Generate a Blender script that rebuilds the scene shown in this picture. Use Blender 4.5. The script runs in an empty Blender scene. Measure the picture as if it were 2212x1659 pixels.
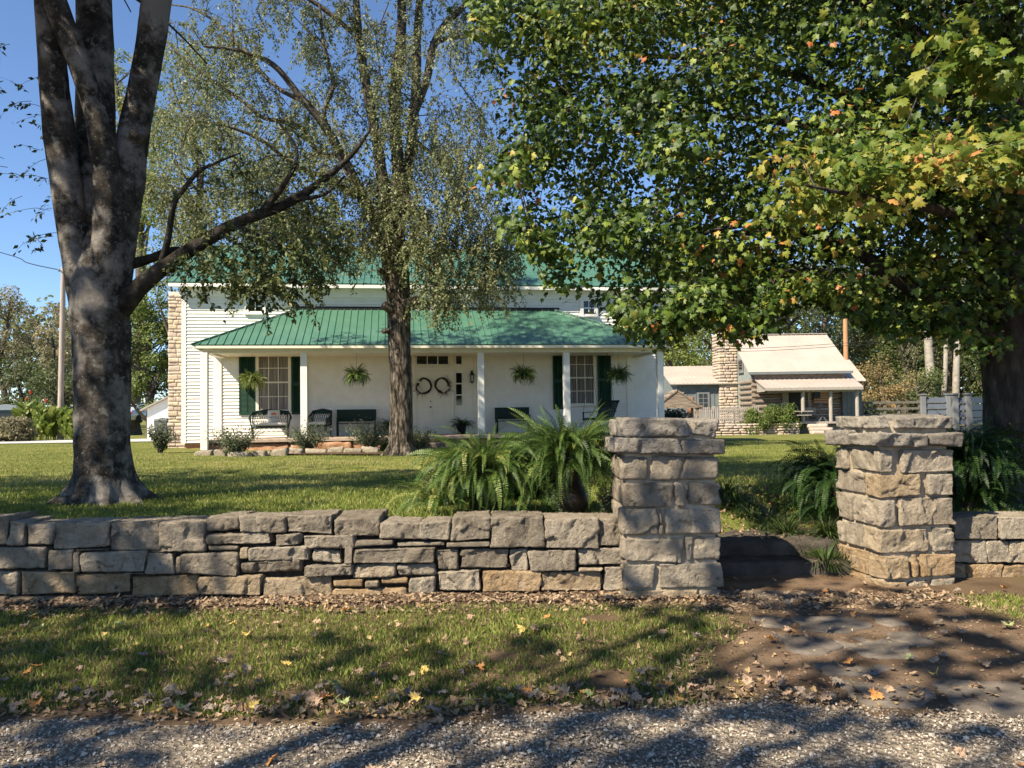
import bpy, math
import numpy as np
from mathutils import Vector, Matrix
rad = math.radians
SC = bpy.context.scene
COL = SC.collection
RNG = np.random.default_rng(11)

# ---------------------------------------------------------------- camera frame (photo measured on a 2212 x 1659 grid)
FPX, CX, CY = 1700.0, 1106.0, 829.5
PITCH, ROLL = rad(2.04), rad(0.8)
CAM = np.array([0.0, 0.0, 1.55])
_F = np.array([0, math.cos(PITCH), math.sin(PITCH)])
_U0 = np.array([0, -math.sin(PITCH), math.cos(PITCH)])
_R0 = np.array([1.0, 0, 0])
_R = math.cos(ROLL) * _R0 - math.sin(ROLL) * _U0
_U = math.cos(ROLL) * _U0 + math.sin(ROLL) * _R0

def ray(px, py):
    return _F + (px - CX) / FPX * _R - (py - CY) / FPX * _U
def at(px, py, Y):
    d = ray(px, py)
    return CAM + d * (Y / d[1])
def on_z(px, py, z):
    d = ray(px, py)
    return CAM + d * ((z - CAM[2]) / d[2])
def to_px(p):
    d = np.asarray(p, float) - CAM
    w = d @ _F
    return CX + FPX * (d @ _R) / w, CY - FPX * (d @ _U) / w

# ---------------------------------------------------------------- terrain
def sstep(a, b, x):
    t = np.clip((x - a) / (b - a), 0, 1)
    return t * t * (3 - 2 * t)
def lawn_h(X, Y):
    X = np.asarray(X, float); Y = np.asarray(Y, float)
    k = 0.008 + (0.0165 - 0.008) * sstep(-11, 4, X)
    h = 0.62 - k * (np.minimum(Y, 62) - 7)
    h = h - 0.09*sstep(3.2, 3.7, X)*sstep(9.5, 7.6, Y)
    dip = sstep(1.5, 0.55, np.abs(X - 2.35)) * sstep(10.0, 8.1, Y)
    h = h * (1 - dip) + np.minimum(h, 0.28) * dip
    cut = ((np.abs(X - 2.38) < 0.85) & (Y < 7.62)) | ((X > 3.1) & (Y < 7.12))
    return np.where(cut, -0.3, h)
def lawn_at(px, py):
    d = ray(px, py); t = 5.0
    for i in range(60):
        p = CAM + d * t
        t += (p[2] - float(lawn_h(p[0], p[1]))) * 6
        t = max(t, 1)
    return CAM + d * t

# ---------------------------------------------------------------- noise
def _hash(ix, iy, iz):
    h = (ix.astype(np.int64) * 374761393 + iy.astype(np.int64) * 668265263 + iz.astype(np.int64) * 2147483647)
    h = (h ^ (h >> 13)) * 1274126177
    h = h ^ (h >> 16)
    return (h & 0xFFFFFF) / float(0xFFFFFF)
def vnoise(p):
    i = np.floor(p).astype(np.int64); f = p - i
    f = f * f * (3 - 2 * f)
    r = 0
    for dx in (0, 1):
        for dy in (0, 1):
            for dz in (0, 1):
                w = (f[:, 0] if dx else 1 - f[:, 0]) * (f[:, 1] if dy else 1 - f[:, 1]) * (f[:, 2] if dz else 1 - f[:, 2])
                r = r + w * _hash(i[:, 0] + dx, i[:, 1] + dy, i[:, 2] + dz)
    return r * 2 - 1
def fbm(p, o=3):
    r, a = 0, 1.0
    for k in range(o):
        r = r + a * vnoise(p); p = p * 2.13 + 17.3; a *= 0.5
    return r / 1.7

# ---------------------------------------------------------------- mesh builder
ORG = {}
class MB:
    def __init__(s):
        s.V = []; s.F = []; s.T = []; s.M = []; s.n = 0
    def add(s, V, F, tint=0.5, mi=0):
        V = np.asarray(V, float).reshape(-1, 3); F = np.asarray(F, int)
        s.V.append(V); s.F.append(F + s.n); s.n += len(V)
        t = np.empty(len(F)); t[:] = tint
        s.T.append(t); s.M.append(np.full(len(F), mi))
        return s
    def merge(s, o):
        for V, F, T, M in zip(o.V, o.F, o.T, o.M):
            pass
    def box(s, a, b, tint=0.5, mi=0):
        x0, y0, z0 = np.minimum(a, b); x1, y1, z1 = np.maximum(a, b)
        V = [(x0,y0,z0),(x1,y0,z0),(x1,y1,z0),(x0,y1,z0),(x0,y0,z1),(x1,y0,z1),(x1,y1,z1),(x0,y1,z1)]
        F = [(0,3,2,1),(4,5,6,7),(0,1,5,4),(1,2,6,5),(2,3,7,6),(3,0,4,7)]
        return s.add(V, F, tint, mi)
    def hexa(s, V, tint=0.5, mi=0):
        F = [(0,3,2,1),(4,5,6,7),(0,1,5,4),(1,2,6,5),(2,3,7,6),(3,0,4,7)]
        return s.add(V, F, tint, mi)
    def bar(s, p, q, w, h=None, up=(0,0,1), tint=0.5, mi=0):
        p = np.asarray(p, float); q = np.asarray(q, float); h = h or w
        d = q - p; d /= np.linalg.norm(d)
        up = np.asarray(up, float)
        if abs(d @ up) > 0.98: up = np.array([0, 1.0, 0])
        r = np.cross(d, up); r /= np.linalg.norm(r); u = np.cross(r, d)
        V = []
        for c in (p, q):
            for a, b in ((-1,-1),(1,-1),(1,1),(-1,1)):
                V.append(c + r*a*w/2 + u*b*h/2)
        return s.hexa(V, tint, mi)
    def slab(s, quad, t, tint=0.5, mi=0):
        q = np.asarray(quad, float)
        n = np.cross(q[1]-q[0], q[3]-q[0]); n /= np.linalg.norm(n)
        return s.hexa(np.vstack([q - n*t, q]), tint, mi)
    def tube(s, P, R, n=8, tint=0.5, mi=0, amp=0.0, fr=3.0, seed=0.0, cap=True, sub=0):
        P = np.asarray(P, float); R = np.asarray(R, float)*np.ones(len(P))
        if sub: P, R = smooth_path(P, R, sub)
        T = np.gradient(P, axis=0); T /= np.linalg.norm(T, axis=1)[:, None] + 1e-9
        N = np.zeros_like(P)
        a = np.array([1.0, 0, 0]) if abs(T[0, 0]) < 0.8 else np.array([0, 1.0, 0])
        nn = a - T[0]*(a @ T[0]); N[0] = nn/np.linalg.norm(nn)
        for i in range(1, len(P)):
            nn = N[i-1] - T[i]*(N[i-1] @ T[i]); N[i] = nn/(np.linalg.norm(nn)+1e-9)
        B = np.cross(T, N)
        th = np.arange(n)/n*2*math.pi
        D = N[:, None, :]*np.cos(th)[None, :, None] + B[:, None, :]*np.sin(th)[None, :, None]
        V = P[:, None, :] + D*R[:, None, None]
        if amp:
            q = V.reshape(-1, 3)
            dsp = fbm(q*fr + seed, 3)*amp
            V = V + D*(dsp.reshape(len(P), n)*R[:, None]**0.5*0.8)[:, :, None]
        i = np.arange(len(P)-1)[:, None]*n; j = np.arange(n)[None, :]; j2 = (j+1) % n
        F = np.stack([i+j, i+j2, i+n+j2, i+n+j], -1).reshape(-1, 4)
        s.add(V.reshape(-1, 3), F, tint, mi)
        if cap:
            c = len(P)-1
            V2 = np.vstack([V[c], P[c]+T[c]*R[c]*0.4])
            s.add(V2, [(k, (k+1) % n, n) for k in range(n)], tint, mi)
            V2 = np.vstack([V[0], P[0]])
            s.add(V2, [((k+1) % n, k, n) for k in range(n)], tint, mi)
        return s
    def lathe(s, c, prof, n=20, tint=0.5, mi=0):
        c = np.asarray(c, float); th = np.arange(n)/n*2*math.pi
        V = np.array([[c + (r*math.cos(t), r*math.sin(t), z) for t in th] for r, z in prof]).reshape(-1, 3)
        i = np.arange(len(prof)-1)[:, None]*n; j = np.arange(n)[None, :]; j2 = (j+1) % n
        return s.add(V, np.stack([i+j, i+j2, i+n+j2, i+n+j], -1).reshape(-1, 4), tint, mi)
    def scatter(s, TV, TF, pos, R, sc, tint=0.5, mi=0):
        """copies of a small template at pos with 3x3 bases R (columns) and scale"""
        TV = np.asarray(TV, float); TF = np.asarray(TF, int); N = len(pos)
        if N == 0: return s
        sc = np.ones(N)*sc
        V = np.einsum('nij,kj->nki', R, TV)*sc[:, None, None] + pos[:, None, :]
        F = TF[None] + (np.arange(N)*len(TV))[:, None, None]
        t = np.repeat(np.ones(N)*tint, len(TF))
        return s.add(V.reshape(-1, 3), F.reshape(-1, TF.shape[1]), t, mi)
    def mesh(s, name, mats, org=(0,0,0), smooth=False):
        me = bpy.data.meshes.new(name)
        V = np.vstack(s.V) - np.asarray(org, float)
        me.vertices.add(len(V)); me.vertices.foreach_set('co', V.ravel().astype(np.float32))
        tot = np.concatenate([np.full(len(F), F.shape[1]) for F in s.F])
        idx = np.concatenate([F.ravel() for F in s.F])
        start = np.concatenate([[0], np.cumsum(tot)[:-1]])
        me.loops.add(len(idx)); me.loops.foreach_set('vertex_index', idx.astype(np.int32))
        me.polygons.add(len(tot))
        me.polygons.foreach_set('loop_start', start.astype(np.int32))
        me.polygons.foreach_set('loop_total', tot.astype(np.int32))
        if not isinstance(mats, (list, tuple)): mats = [mats]
        for m in mats: me.materials.append(m)
        if len(mats) > 1:
            me.polygons.foreach_set('material_index', np.concatenate(s.M).astype(np.int32))
        me.polygons.foreach_set('use_smooth', np.full(len(tot), bool(smooth)))
        a = me.attributes.new('tint', 'FLOAT', 'FACE')
        a.data.foreach_set('value', np.concatenate(s.T).astype(np.float32))
        me.update(calc_edges=True)
        me.validate(clean_customdata=False)
        return me
    def build(s, name, mats, parent=None, smooth=False, local=False, bevel=0):
        org = (0, 0, 0) if (local or parent is None) else ORG.get(parent.name, (0, 0, 0))
        o = bpy.data.objects.new(name, s.mesh(name, mats, org, smooth))
        COL.objects.link(o)
        if parent is not None:
            o.parent = parent; ORG[o.name] = org
        if bevel:
            m = o.modifiers.new('b', 'BEVEL'); m.width = bevel; m.segments = 2; m.limit_method = 'ANGLE'
        return o
    def build_thing(s, name, mats, label, cat, group=None, smooth=False, bevel=0, base=None):
        """a thing that is a single mesh, its origin at its base"""
        V = np.vstack(s.V)
        if base is None: base = (*((V.min(0)+V.max(0))/2)[:2], V[:, 2].min())
        o = bpy.data.objects.new(name, s.mesh(name, mats, base, smooth))
        COL.objects.link(o); o.location = base; ORG[o.name] = tuple(base)
        if bevel:
            m = o.modifiers.new('b', 'BEVEL'); m.width = bevel; m.segments = 2; m.limit_method = 'ANGLE'
        return tag(o, label, cat, group)

def tag(o, label=None, cat=None, group=None, kind=None):
    if label: o['label'] = label
    if cat: o['category'] = cat
    if group: o['group'] = group
    if kind: o['kind'] = kind
    return o
def thing(name, label, cat, loc, group=None, rz=0):
    o = bpy.data.objects.new(name, None); COL.objects.link(o)
    o.empty_display_size = 0.2
    o.location = loc; o.rotation_euler = (0, 0, rz); ORG[o.name] = tuple(loc)
    return tag(o, label, cat, group)
def dup(root, loc, rz=0, label=None, group=None, scale=None):
    r = root.copy(); COL.objects.link(r); r.location = loc; r.rotation_euler = (0, 0, rz)
    if scale is not None: r.scale = (scale,)*3 if np.isscalar(scale) else scale
    if label: r['label'] = label
    if group: r['group'] = group
    for ch in list(root.children):
        c = ch.copy(); COL.objects.link(c); c.parent = r
        for g in list(ch.children):
            d = g.copy(); COL.objects.link(d); d.parent = c
    return r
def smooth_path(P, R, sub):
    P = np.asarray(P, float); R = np.asarray(R, float)
    Q = np.vstack([2*P[0]-P[1], P, 2*P[-1]-P[-2]]); S = np.concatenate([[R[0]], R, [R[-1]]])
    out, ro = [], []
    for i in range(1, len(Q)-2):
        for t in np.arange(sub)/sub:
            a, b, c, d = Q[i-1], Q[i], Q[i+1], Q[i+2]
            out.append(0.5*((2*b)+(-a+c)*t+(2*a-5*b+4*c-d)*t*t+(-a+3*b-3*c+d)*t**3))
            ro.append(S[i]*(1-t)+S[i+1]*t)
    out.append(P[-1]); ro.append(R[-1])
    return np.array(out), np.array(ro)
def frames(nrm, dr):
    """bases (N,3,3): column 1 = dr (made square to nrm), column 2 = nrm"""
    n = nrm/(np.linalg.norm(nrm, axis=1)[:, None]+1e-9)
    d = dr - n*np.sum(dr*n, 1)[:, None]
    d = d/(np.linalg.norm(d, axis=1)[:, None]+1e-9)
    x = np.cross(d, n)
    return np.stack([x, d, n], -1)
def rnd(n, s=1.0): return RNG.normal(0, s, (n, 3))
_tpl = {}
def box_tpl(nx, ny, nz):
    k = (nx, ny, nz)
    if k in _tpl: return _tpl[k]
    ids, V, F = {}, [], []
    def vid(i, j, l):
        if (i, j, l) not in ids:
            ids[(i, j, l)] = len(V); V.append((2*i/nx-1, 2*j/ny-1, 2*l/nz-1))
        return ids[(i, j, l)]
    for i in range(nx):
        for j in range(ny):
            F.append((vid(i,j,0), vid(i,j+1,0), vid(i+1,j+1,0), vid(i+1,j,0)))
            F.append((vid(i,j,nz), vid(i+1,j,nz), vid(i+1,j+1,nz), vid(i,j+1,nz)))
    for i in range(nx):
        for l in range(nz):
            F.append((vid(i,0,l), vid(i+1,0,l), vid(i+1,0,l+1), vid(i,0,l+1)))
            F.append((vid(i,ny,l), vid(i,ny,l+1), vid(i+1,ny,l+1), vid(i+1,ny,l)))
    for j in range(ny):
        for l in range(nz):
            F.append((vid(0,j,l), vid(0,j,l+1), vid(0,j+1,l+1), vid(0,j+1,l)))
            F.append((vid(nx,j,l), vid(nx,j+1,l), vid(nx,j+1,l+1), vid(nx,j,l+1)))
    _tpl[k] = (np.array(V), np.array(F)); return _tpl[k]
def rock(mb, lo, hi, cell=0.035, r=0.03, amp=0.012, jit=0.012, tint=None, M=None, org=None, mi=0, fr=9.0, facet=False):
    lo = np.asarray(lo, float); hi = np.asarray(hi, float)
    c = (lo+hi)/2; h = (hi-lo)/2
    n = [int(np.clip(round(2*x/cell), 2, 40)) for x in h]
    U, F = box_tpl(*n)
    r = min(r, h.min()*0.8)
    p = U*h; q = np.clip(p, -(h-r), h-r); nn = p-q
    nn = nn/(np.linalg.norm(nn, axis=1)[:, None]+1e-9)
    P = q + nn*r
    J = RNG.normal(0, jit, (2, 2, 2, 3))
    w = (U+1)/2
    off = 0
    for a in (0, 1):
        for b in (0, 1):
            for d in (0, 1):
                ww = (w[:,0] if a else 1-w[:,0])*(w[:,1] if b else 1-w[:,1])*(w[:,2] if d else 1-w[:,2])
                off = off + ww[:, None]*J[a, b, d]
    sd = RNG.uniform(0, 300, 3)
    a1 = fbm((P+sd)*fr, 3); a2 = np.abs(vnoise((P+sd)*fr*2.3)); a3 = vnoise((P+sd)*fr*6)
    dsp = a1*.55 - a2*.6 + .30*a3
    if facet:   # hewn facets: nearest of a few seeds, each with its own tilt
        ns = int(np.clip(8*h[0]*h[2]/(.12*.09)+5, 6, 22)); sdp = RNG.uniform(-1, 1, (ns, 3))*h
        Pw = P + .02*np.stack([vnoise((P+sd)*14), vnoise((P+sd+7)*14), vnoise((P+sd+13)*14)], -1)
        dd = ((Pw[:, None, :]-sdp[None])**2).sum(-1); kk = dd.argmin(1)
        tl = RNG.normal(0, .30, (ns, 3)); of = RNG.normal(0, .5, ns)
        wf = np.clip(np.abs(nn[:,0])+np.abs(nn[:,1]), 0, 1)**3; dsp = dsp*.8 + wf*np.clip(of[kk]*.7 + ((P-sdp[kk])*tl[kk]).sum(1)/.022, -1.0, .7) + .30*vnoise((P+sd)*70) + .2*vnoise((P+sd)*130)
    P = P + off + nn*(amp*dsp)[:, None] + c
    if M is not None: P = P @ np.asarray(M).T
    if org is not None: P = P + np.asarray(org)
    mb.add(P, F, RNG.uniform(0, 1) if tint is None else tint, mi)

# ---------------------------------------------------------------- leaf templates
_ml = [(0,0),(.18,-.06),(.42,-.12),(.36,.06),(.62,.22),(.46,.30),(.56,.52),(.32,.46),(.22,.56),(.26,.78),(.12,.74),(0,1.0)]
MAPLE_V = [(0, .30, .03)] + [(x*.95, y, -.10*abs(x)-.12*y*y) for x, y in _ml] + [(-x*.95, y, -.10*abs(x)-.12*y*y) for x, y in _ml[-2:0:-1]]
MAPLE_F = [(0, i, i % (len(MAPLE_V)-1) + 1) for i in range(1, len(MAPLE_V))]
_ms = [(0,0),(.40,-.08),(.34,.08),(.60,.26),(.34,.38),(.24,.70),(0,1.0)]
MAPLES_V = [(0, .30, .03)] + [(x, y, -.10*abs(x)-.12*y*y) for x, y in _ms] + [(-x, y, -.10*abs(x)-.12*y*y) for x, y in _ms[-2:0:-1]]
MAPLES_F = [(0, i, i % (len(MAPLES_V)-1) + 1) for i in range(1, len(MAPLES_V))]
DIA_V = [(0,0,0),(.26,.45,.03),(0,1,-.06),(-.26,.45,.03)]
DIA_F = [(0,1,2,3)]
CLUMP_V = [(0,0,0),(.3,.35,.04),(.1,.5,0),(.38,.8,-.05),(0,1,0),(-.22,.72,.05),(-.4,.5,-.05),(-.2,.3,.04)]
CLUMP_F = [(0,1,2,7),(7,2,5,6),(2,3,4,5)]
BLADE_V = [(-.5,0,0),(.5,0,0),(.22,0,.55),(0,.28,1)]
BLADE_F = [(0,1,2),(0,2,3)]

# ---------------------------------------------------------------- materials
def S(r, g, b):
    return tuple(((c/255)/12.92 if c/255 <= 0.04045 else ((c/255+0.055)/1.055)**2.4) for c in (r, g, b)) + (1,)
def mat(name, col=None, rough=0.8, noise=None, tint=None, mixf=0.5, spots=(), bump=(), transl=0.0, spec=0.3, metal=0.0, stretch=None, tcol=None, emit=None, alpha=None):
    m = bpy.data.materials.new(name); m.use_nodes = True
    nt = m.node_tree; nd = nt.nodes; lk = nt.links
    b = nd['Principled BSDF']; out = nd['Material Output']
    b.inputs['Roughness'].default_value = rough
    b.inputs['Specular IOR Level'].default_value = spec
    b.inputs['Metallic'].default_value = metal
    tc = nd.new('ShaderNodeTexCoord'); vec = tc.outputs['Object']
    if stretch:
        mp = nd.new('ShaderNodeMapping'); mp.inputs['Scale'].default_value = stretch
        lk.new(vec, mp.inputs['Vector']); vec = mp.outputs['Vector']
    def ramp(fac, stops):
        r = nd.new('ShaderNodeValToRGB'); e = r.color_ramp.elements
        while len(e) < len(stops): e.new(0.5)
        for k, (p, c) in enumerate(stops):
            e[k].position = p; e[k].color = c if len(c) == 4 else (*c, 1)
        lk.new(fac, r.inputs['Fac']); return r.outputs['Color']
    def nz(scale, detail=4, rough_=0.6, kind='N'):
        if kind == 'V':
            n = nd.new('ShaderNodeTexVoronoi'); n.inputs['Scale'].default_value = scale
            lk.new(vec, n.inputs['Vector']); return n.outputs['Distance']
        n = nd.new('ShaderNodeTexNoise'); n.inputs['Scale'].default_value = scale
        n.inputs['Detail'].default_value = detail; n.inputs['Roughness'].default_value = rough_
        lk.new(vec, n.inputs['Vector']); return n.outputs['Fac']
    def mix(f, a, c, mode='MIX'):
        x = nd.new('ShaderNodeMix'); x.data_type = 'RGBA'; x.blend_type = mode
        if isinstance(f, (int, float)): x.inputs[0].default_value = f
        else: lk.new(f, x.inputs[0])
        for k, s_ in ((6, a), (7, c)):
            if isinstance(s_, tuple): x.inputs[k].default_value = s_
            else: lk.new(s_, x.inputs[k])
        return x.outputs[2]
    c = col if col is None or len(col) == 4 else (*col, 1)
    if noise: cn = ramp(nz(noise[0], noise[2] if len(noise) > 2 else 5), noise[1]); c = cn
    if tint:
        at_ = nd.new('ShaderNodeAttribute'); at_.attribute_name = 'tint'
        ct = ramp(at_.outputs['Fac'], tint)
        c = mix(mixf, c, ct) if c is not None else ct
    for sp in spots:   # (scale, lo, hi, colour, strength)
        n = nz(sp[0], 6, 0.65)
        f = ramp(n, [(sp[1], (0,0,0,1)), (sp[2], (sp[4],)*3+(1,))])
        c = mix(f, c, sp[3])
    if isinstance(c, tuple): b.inputs['Base Color'].default_value = c
    else: lk.new(c, b.inputs['Base Color'])
    prev = None
    for bp in bump:  # (scale, strength, distance, kind)
        bn = nd.new('ShaderNodeBump'); bn.inputs['Strength'].default_value = bp[1]; bn.inputs['Distance'].default_value = bp[2]
        lk.new(nz(bp[0], 6, 0.65, bp[3] if len(bp) > 3 else 'N'), bn.inputs['Height'])
        if prev: lk.new(prev, bn.inputs['Normal'])
        prev = bn.outputs['Normal']
    if prev: lk.new(prev, b.inputs['Normal'])
    if emit:
        b.inputs['Emission Color'].default_value = emit[0]; b.inputs['Emission Strength'].default_value = emit[1]
    if transl:
        t = nd.new('ShaderNodeBsdfTranslucent'); ms = nd.new('ShaderNodeMixShader')
        tcc = tcol if tcol is not None else c
        if isinstance(tcc, tuple): t.inputs['Color'].default_value = tcc if len(tcc) == 4 else (*tcc, 1)
        else: lk.new(tcc, t.inputs['Color'])
        ms.inputs[0].default_value = transl
        lk.new(b.outputs[0], ms.inputs[1]); lk.new(t.outputs[0], ms.inputs[2]); lk.new(ms.outputs[0], out.inputs['Surface'])
    return m
# ================================================================ materials
M = {}
M['lawn'] = mat('lawn soil and turf', rough=0.95, spec=0.1, noise=(1.3, [(.3,(.085,.092,.024)),(.5,(.135,.145,.036)),(.62,(.20,.18,.058)),(.78,(.26,.205,.09))], 9), bump=((60,.5,.03),))
M['grass'] = mat('grass blade', rough=0.6, spec=0.25, transl=0.35, tint=[(0,(.065,.10,.017)),(.35,(.135,.175,.03)),(.65,(.22,.26,.055)),(.85,(.38,.35,.13)),(1,(.46,.37,.20))])
M['verge'] = mat('verge soil', rough=0.95, spec=0.1, noise=(2.2, [(.3,(.075,.05,.03)),(.5,(.14,.095,.06)),(.7,(.12,.095,.045))], 9), bump=((50,.7,.03),(220,.5,.01)))
M['dirt'] = mat('trodden dirt path', rough=0.95, spec=0.1, noise=(3.0, [(.28,(.085,.05,.03)),(.45,(.155,.102,.064)),(.58,(.215,.15,.10)),(.75,(.16,.09,.052))], 9), bump=((40,.6,.03),(190,.8,.015)), spots=((6,.62,.72,(.22,.075,.035,1),.6),))
M['mulch'] = mat('leaf mould', rough=0.95, spec=0.1, noise=(14, [(.3,(.05,.03,.02)),(.5,(.11,.07,.045)),(.7,(.17,.12,.085))], 8), bump=((70,1,.04),), spots=((2.1,.66,.76,(.24,.075,.03,1),.8),))
M['road'] = mat('gravel road bed', rough=0.95, spec=0.15, noise=(38, [(.3,(.15,.118,.085)),(.5,(.25,.205,.155)),(.7,(.36,.30,.235))], 8), bump=((90,.8,.02),(28,.9,.04,'V')), spots=((1.2,.5,.7,(.20,.165,.14,1),.5),))
M['gravel'] = mat('gravel chips', rough=0.9, spec=0.2, tint=[(0,(.15,.12,.092)),(.4,(.30,.25,.20)),(.75,(.44,.38,.31)),(.93,(.60,.535,.445)),(1,(.30,.18,.11))])
M['drive'] = mat('pale gravel drive', rough=0.95, noise=(12, [(.3,(.36,.34,.32)),(.7,(.52,.5,.47))]))
M['stone'] = mat('grey fieldstone', rough=0.92, spec=0.15, mixf=0.55,
    noise=(7.5, [(.30,(.125,.10,.074)),(.43,(.285,.235,.178)),(.55,(.445,.375,.285)),(.70,(.59,.51,.405))], 8),
    tint=[(0,(.18,.148,.113)),(.3,(.30,.252,.196)),(.5,(.43,.365,.285)),(.66,(.53,.45,.35)),(.80,(.52,.375,.215)),(1,(.54,.325,.14))],
    spots=((16,.60,.70,(.07,.06,.05,1),.8),(22,.66,.74,(.60,.57,.52,1),.6),(4,.58,.72,(.11,.095,.08,1),.65),(3,.62,.76,(.46,.33,.19,1),.5)), bump=((26,1,.05),(75,1,.03),(240,.8,.01)))
M['stone_top'] = mat('weathered capstone', rough=0.95, spec=0.1, mixf=0.5,
    noise=(9, [(.28,(.09,.078,.062)),(.45,(.22,.192,.16)),(.6,(.34,.30,.25)),(.75,(.45,.40,.34))], 8),
    tint=[(0,(.17,.15,.13)),(.6,(.30,.27,.235)),(1,(.36,.32,.26))],
    spots=((13,.56,.7,(.06,.052,.04,1),.85),(19,.70,.78,(.33,.27,.07,1),.55),(24,.66,.74,(.5,.48,.44,1),.45)), bump=((40,1,.03),(130,.7,.012)))
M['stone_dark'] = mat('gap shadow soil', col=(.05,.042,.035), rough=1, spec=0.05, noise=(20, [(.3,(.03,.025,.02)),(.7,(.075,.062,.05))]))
M['mortar'] = mat('sandy mortar', rough=0.95, spec=0.1, noise=(9, [(.3,(.29,.23,.16)),(.5,(.40,.33,.245)),(.7,(.47,.40,.31))], 8), bump=((60,.6,.02),(260,.5,.006)))
M['step'] = mat('worn step stone darkened for shade', rough=.95, spec=.1, noise=(5, [(.3,(.05,.042,.035)),(.5,(.085,.072,.06)),(.72,(.13,.112,.092))], 8), bump=((20,.8,.04),(90,.7,.012)), spots=((4,.55,.7,(.12,.085,.05,1),.6),))  # deep gateway shade is put into this darker stone colour
M['flag'] = mat('flagstone', rough=0.9, spec=0.15, noise=(6, [(.3,(.10,.082,.066)),(.5,(.165,.138,.112)),(.72,(.24,.205,.17))], 8), bump=((26,.6,.02),(160,.5,.006)), spots=((5,.54,.68,(.17,.115,.075,1),.5),(2.2,.55,.7,(.07,.06,.05,1),.6)))

# ================================================================ world, sun, camera
w = bpy.data.worlds.new('World'); SC.world = w; w.use_nodes = True
SUN_TO = np.array([-1.0, -0.82, 1.27]); SUN_TO /= np.linalg.norm(SUN_TO)
elev = math.asin(SUN_TO[2]); azi = math.atan2(SUN_TO[0], SUN_TO[1])
sky = w.node_tree.nodes.new('ShaderNodeTexSky'); sky.sky_type = 'NISHITA'; sky.sun_disc = False
sky.sun_elevation = elev; sky.sun_rotation = azi; sky.altitude = 1800; sky.air_density = 1.0; sky.dust_density = 0.0; sky.ozone_density = 5.0
bg = w.node_tree.nodes['Background']; bg.inputs['Strength'].default_value = 0.088
w.node_tree.links.new(sky.outputs['Color'], bg.inputs['Color'])
sl = bpy.data.lights.new('sun', 'SUN'); sl.energy = 5.0; sl.angle = rad(0.53); sl.color = (1.0, 0.89, 0.70)
so = bpy.data.objects.new('sun', sl); COL.objects.link(so)
so.rotation_euler = Vector(SUN_TO).to_track_quat('Z', 'Y').to_euler()
cd = bpy.data.cameras.new('camera'); co = bpy.data.objects.new('camera', cd); COL.objects.link(co)
cd.sensor_width = 36; cd.lens = 36*FPX/2212; cd.clip_end = 3000; cd.clip_start = 0.05
mw = Matrix.Identity(4)
for r_ in range(3):
    mw[r_][0], mw[r_][1], mw[r_][2], mw[r_][3] = _R[r_], _U[r_], -_F[r_], CAM[r_]
co.matrix_world = mw; SC.camera = co
SC.view_settings.view_transform = 'Standard'; SC.view_settings.look = 'None'; SC.view_settings.gamma = 1
SC.view_settings.exposure = 1.22
SC.cycles.use_denoising = True
SC.cycles.max_bounces = 8; SC.cycles.transparent_max_bounces = 8

# ================================================================ ground sheets
def sheet(name, xs, ys, hf, m):
    X, Y = np.meshgrid(xs, ys); Z = hf(X, Y)
    nx = len(xs); i = np.arange(len(ys)-1)[:, None]*nx; j = np.arange(nx-1)[None, :]
    F = np.stack([i+j, i+j+1, i+nx+j+1, i+nx+j], -1).reshape(-1, 4)
    mb = MB(); mb.add(np.stack([X, Y, Z], -1).reshape(-1, 3), F)
    o = mb.build(name, m, smooth=True); o['kind'] = 'structure'; return o
def road_edge(x):
    x = np.asarray(x, float)
    return 4.06 + 0.025*x + 0.07*np.sin(x*1.9) + 0.04*np.sin(x*5.3+1)
def verge_h(X, Y):
    X = np.asarray(X, float)
    z = 0.012 + 0.035*sstep(4.2, 5.4, Y) - 0.03*sstep(0, 1, 1-np.abs(X-2.4))*0
    return z + 0.015*fbm(np.stack([np.ravel(X)*1.3, np.ravel(Y)*1.3, np.zeros(np.size(X))], -1), 3).reshape(np.shape(X))
gx = np.concatenate([[-400,-200,-100,-60,-40,-30,-22,-17], np.arange(-14,-6,.5), np.arange(-6,6.01,.16), np.arange(6.5,14.1,.5), [17,22,30,40,60,100,200,400]])
gy = np.concatenate([np.arange(6.78,10.4,.15), np.arange(10.5,20,.5), np.arange(20,64,2), [70,85,110,150,220,400,900]])
def lawn_surf(X, Y):
    n = fbm(np.stack([np.ravel(X)*.5, np.ravel(Y)*.5, np.zeros(np.size(X))], -1), 3).reshape(np.shape(X))
    return lawn_h(X, Y) + 0.02*n
sheet('lawn_ground', gx, gy, lawn_surf, M['lawn'])
sheet('verge_ground', np.concatenate([[-400,-60,-20,-12], np.arange(-8,8.01,.2), [12,20,60,400]]), np.arange(3.6,7.75,.1), lambda X,Y: np.where(Y < road_edge(X)-.05, -0.06, verge_h(X, Y)), M['verge'])
sheet('gravel_road', np.concatenate([[-400,-60,-20,-12], np.arange(-8,8.01,.25), [12,20,60,400]]), np.concatenate([[-5,-3,-1],np.arange(0,4.7,.1)]), lambda X,Y: 0.004+0.006*np.sin(X*2.1+Y*3) - 0.05*sstep(0,.25,Y-road_edge(X)), M['road'])
sheet('far_verge', np.array([-400,-60,-20,0,20,60,400.]), np.array([-400,-60,-20,-5.]), lambda X,Y: 0.01+0*X, M['verge'])
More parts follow.
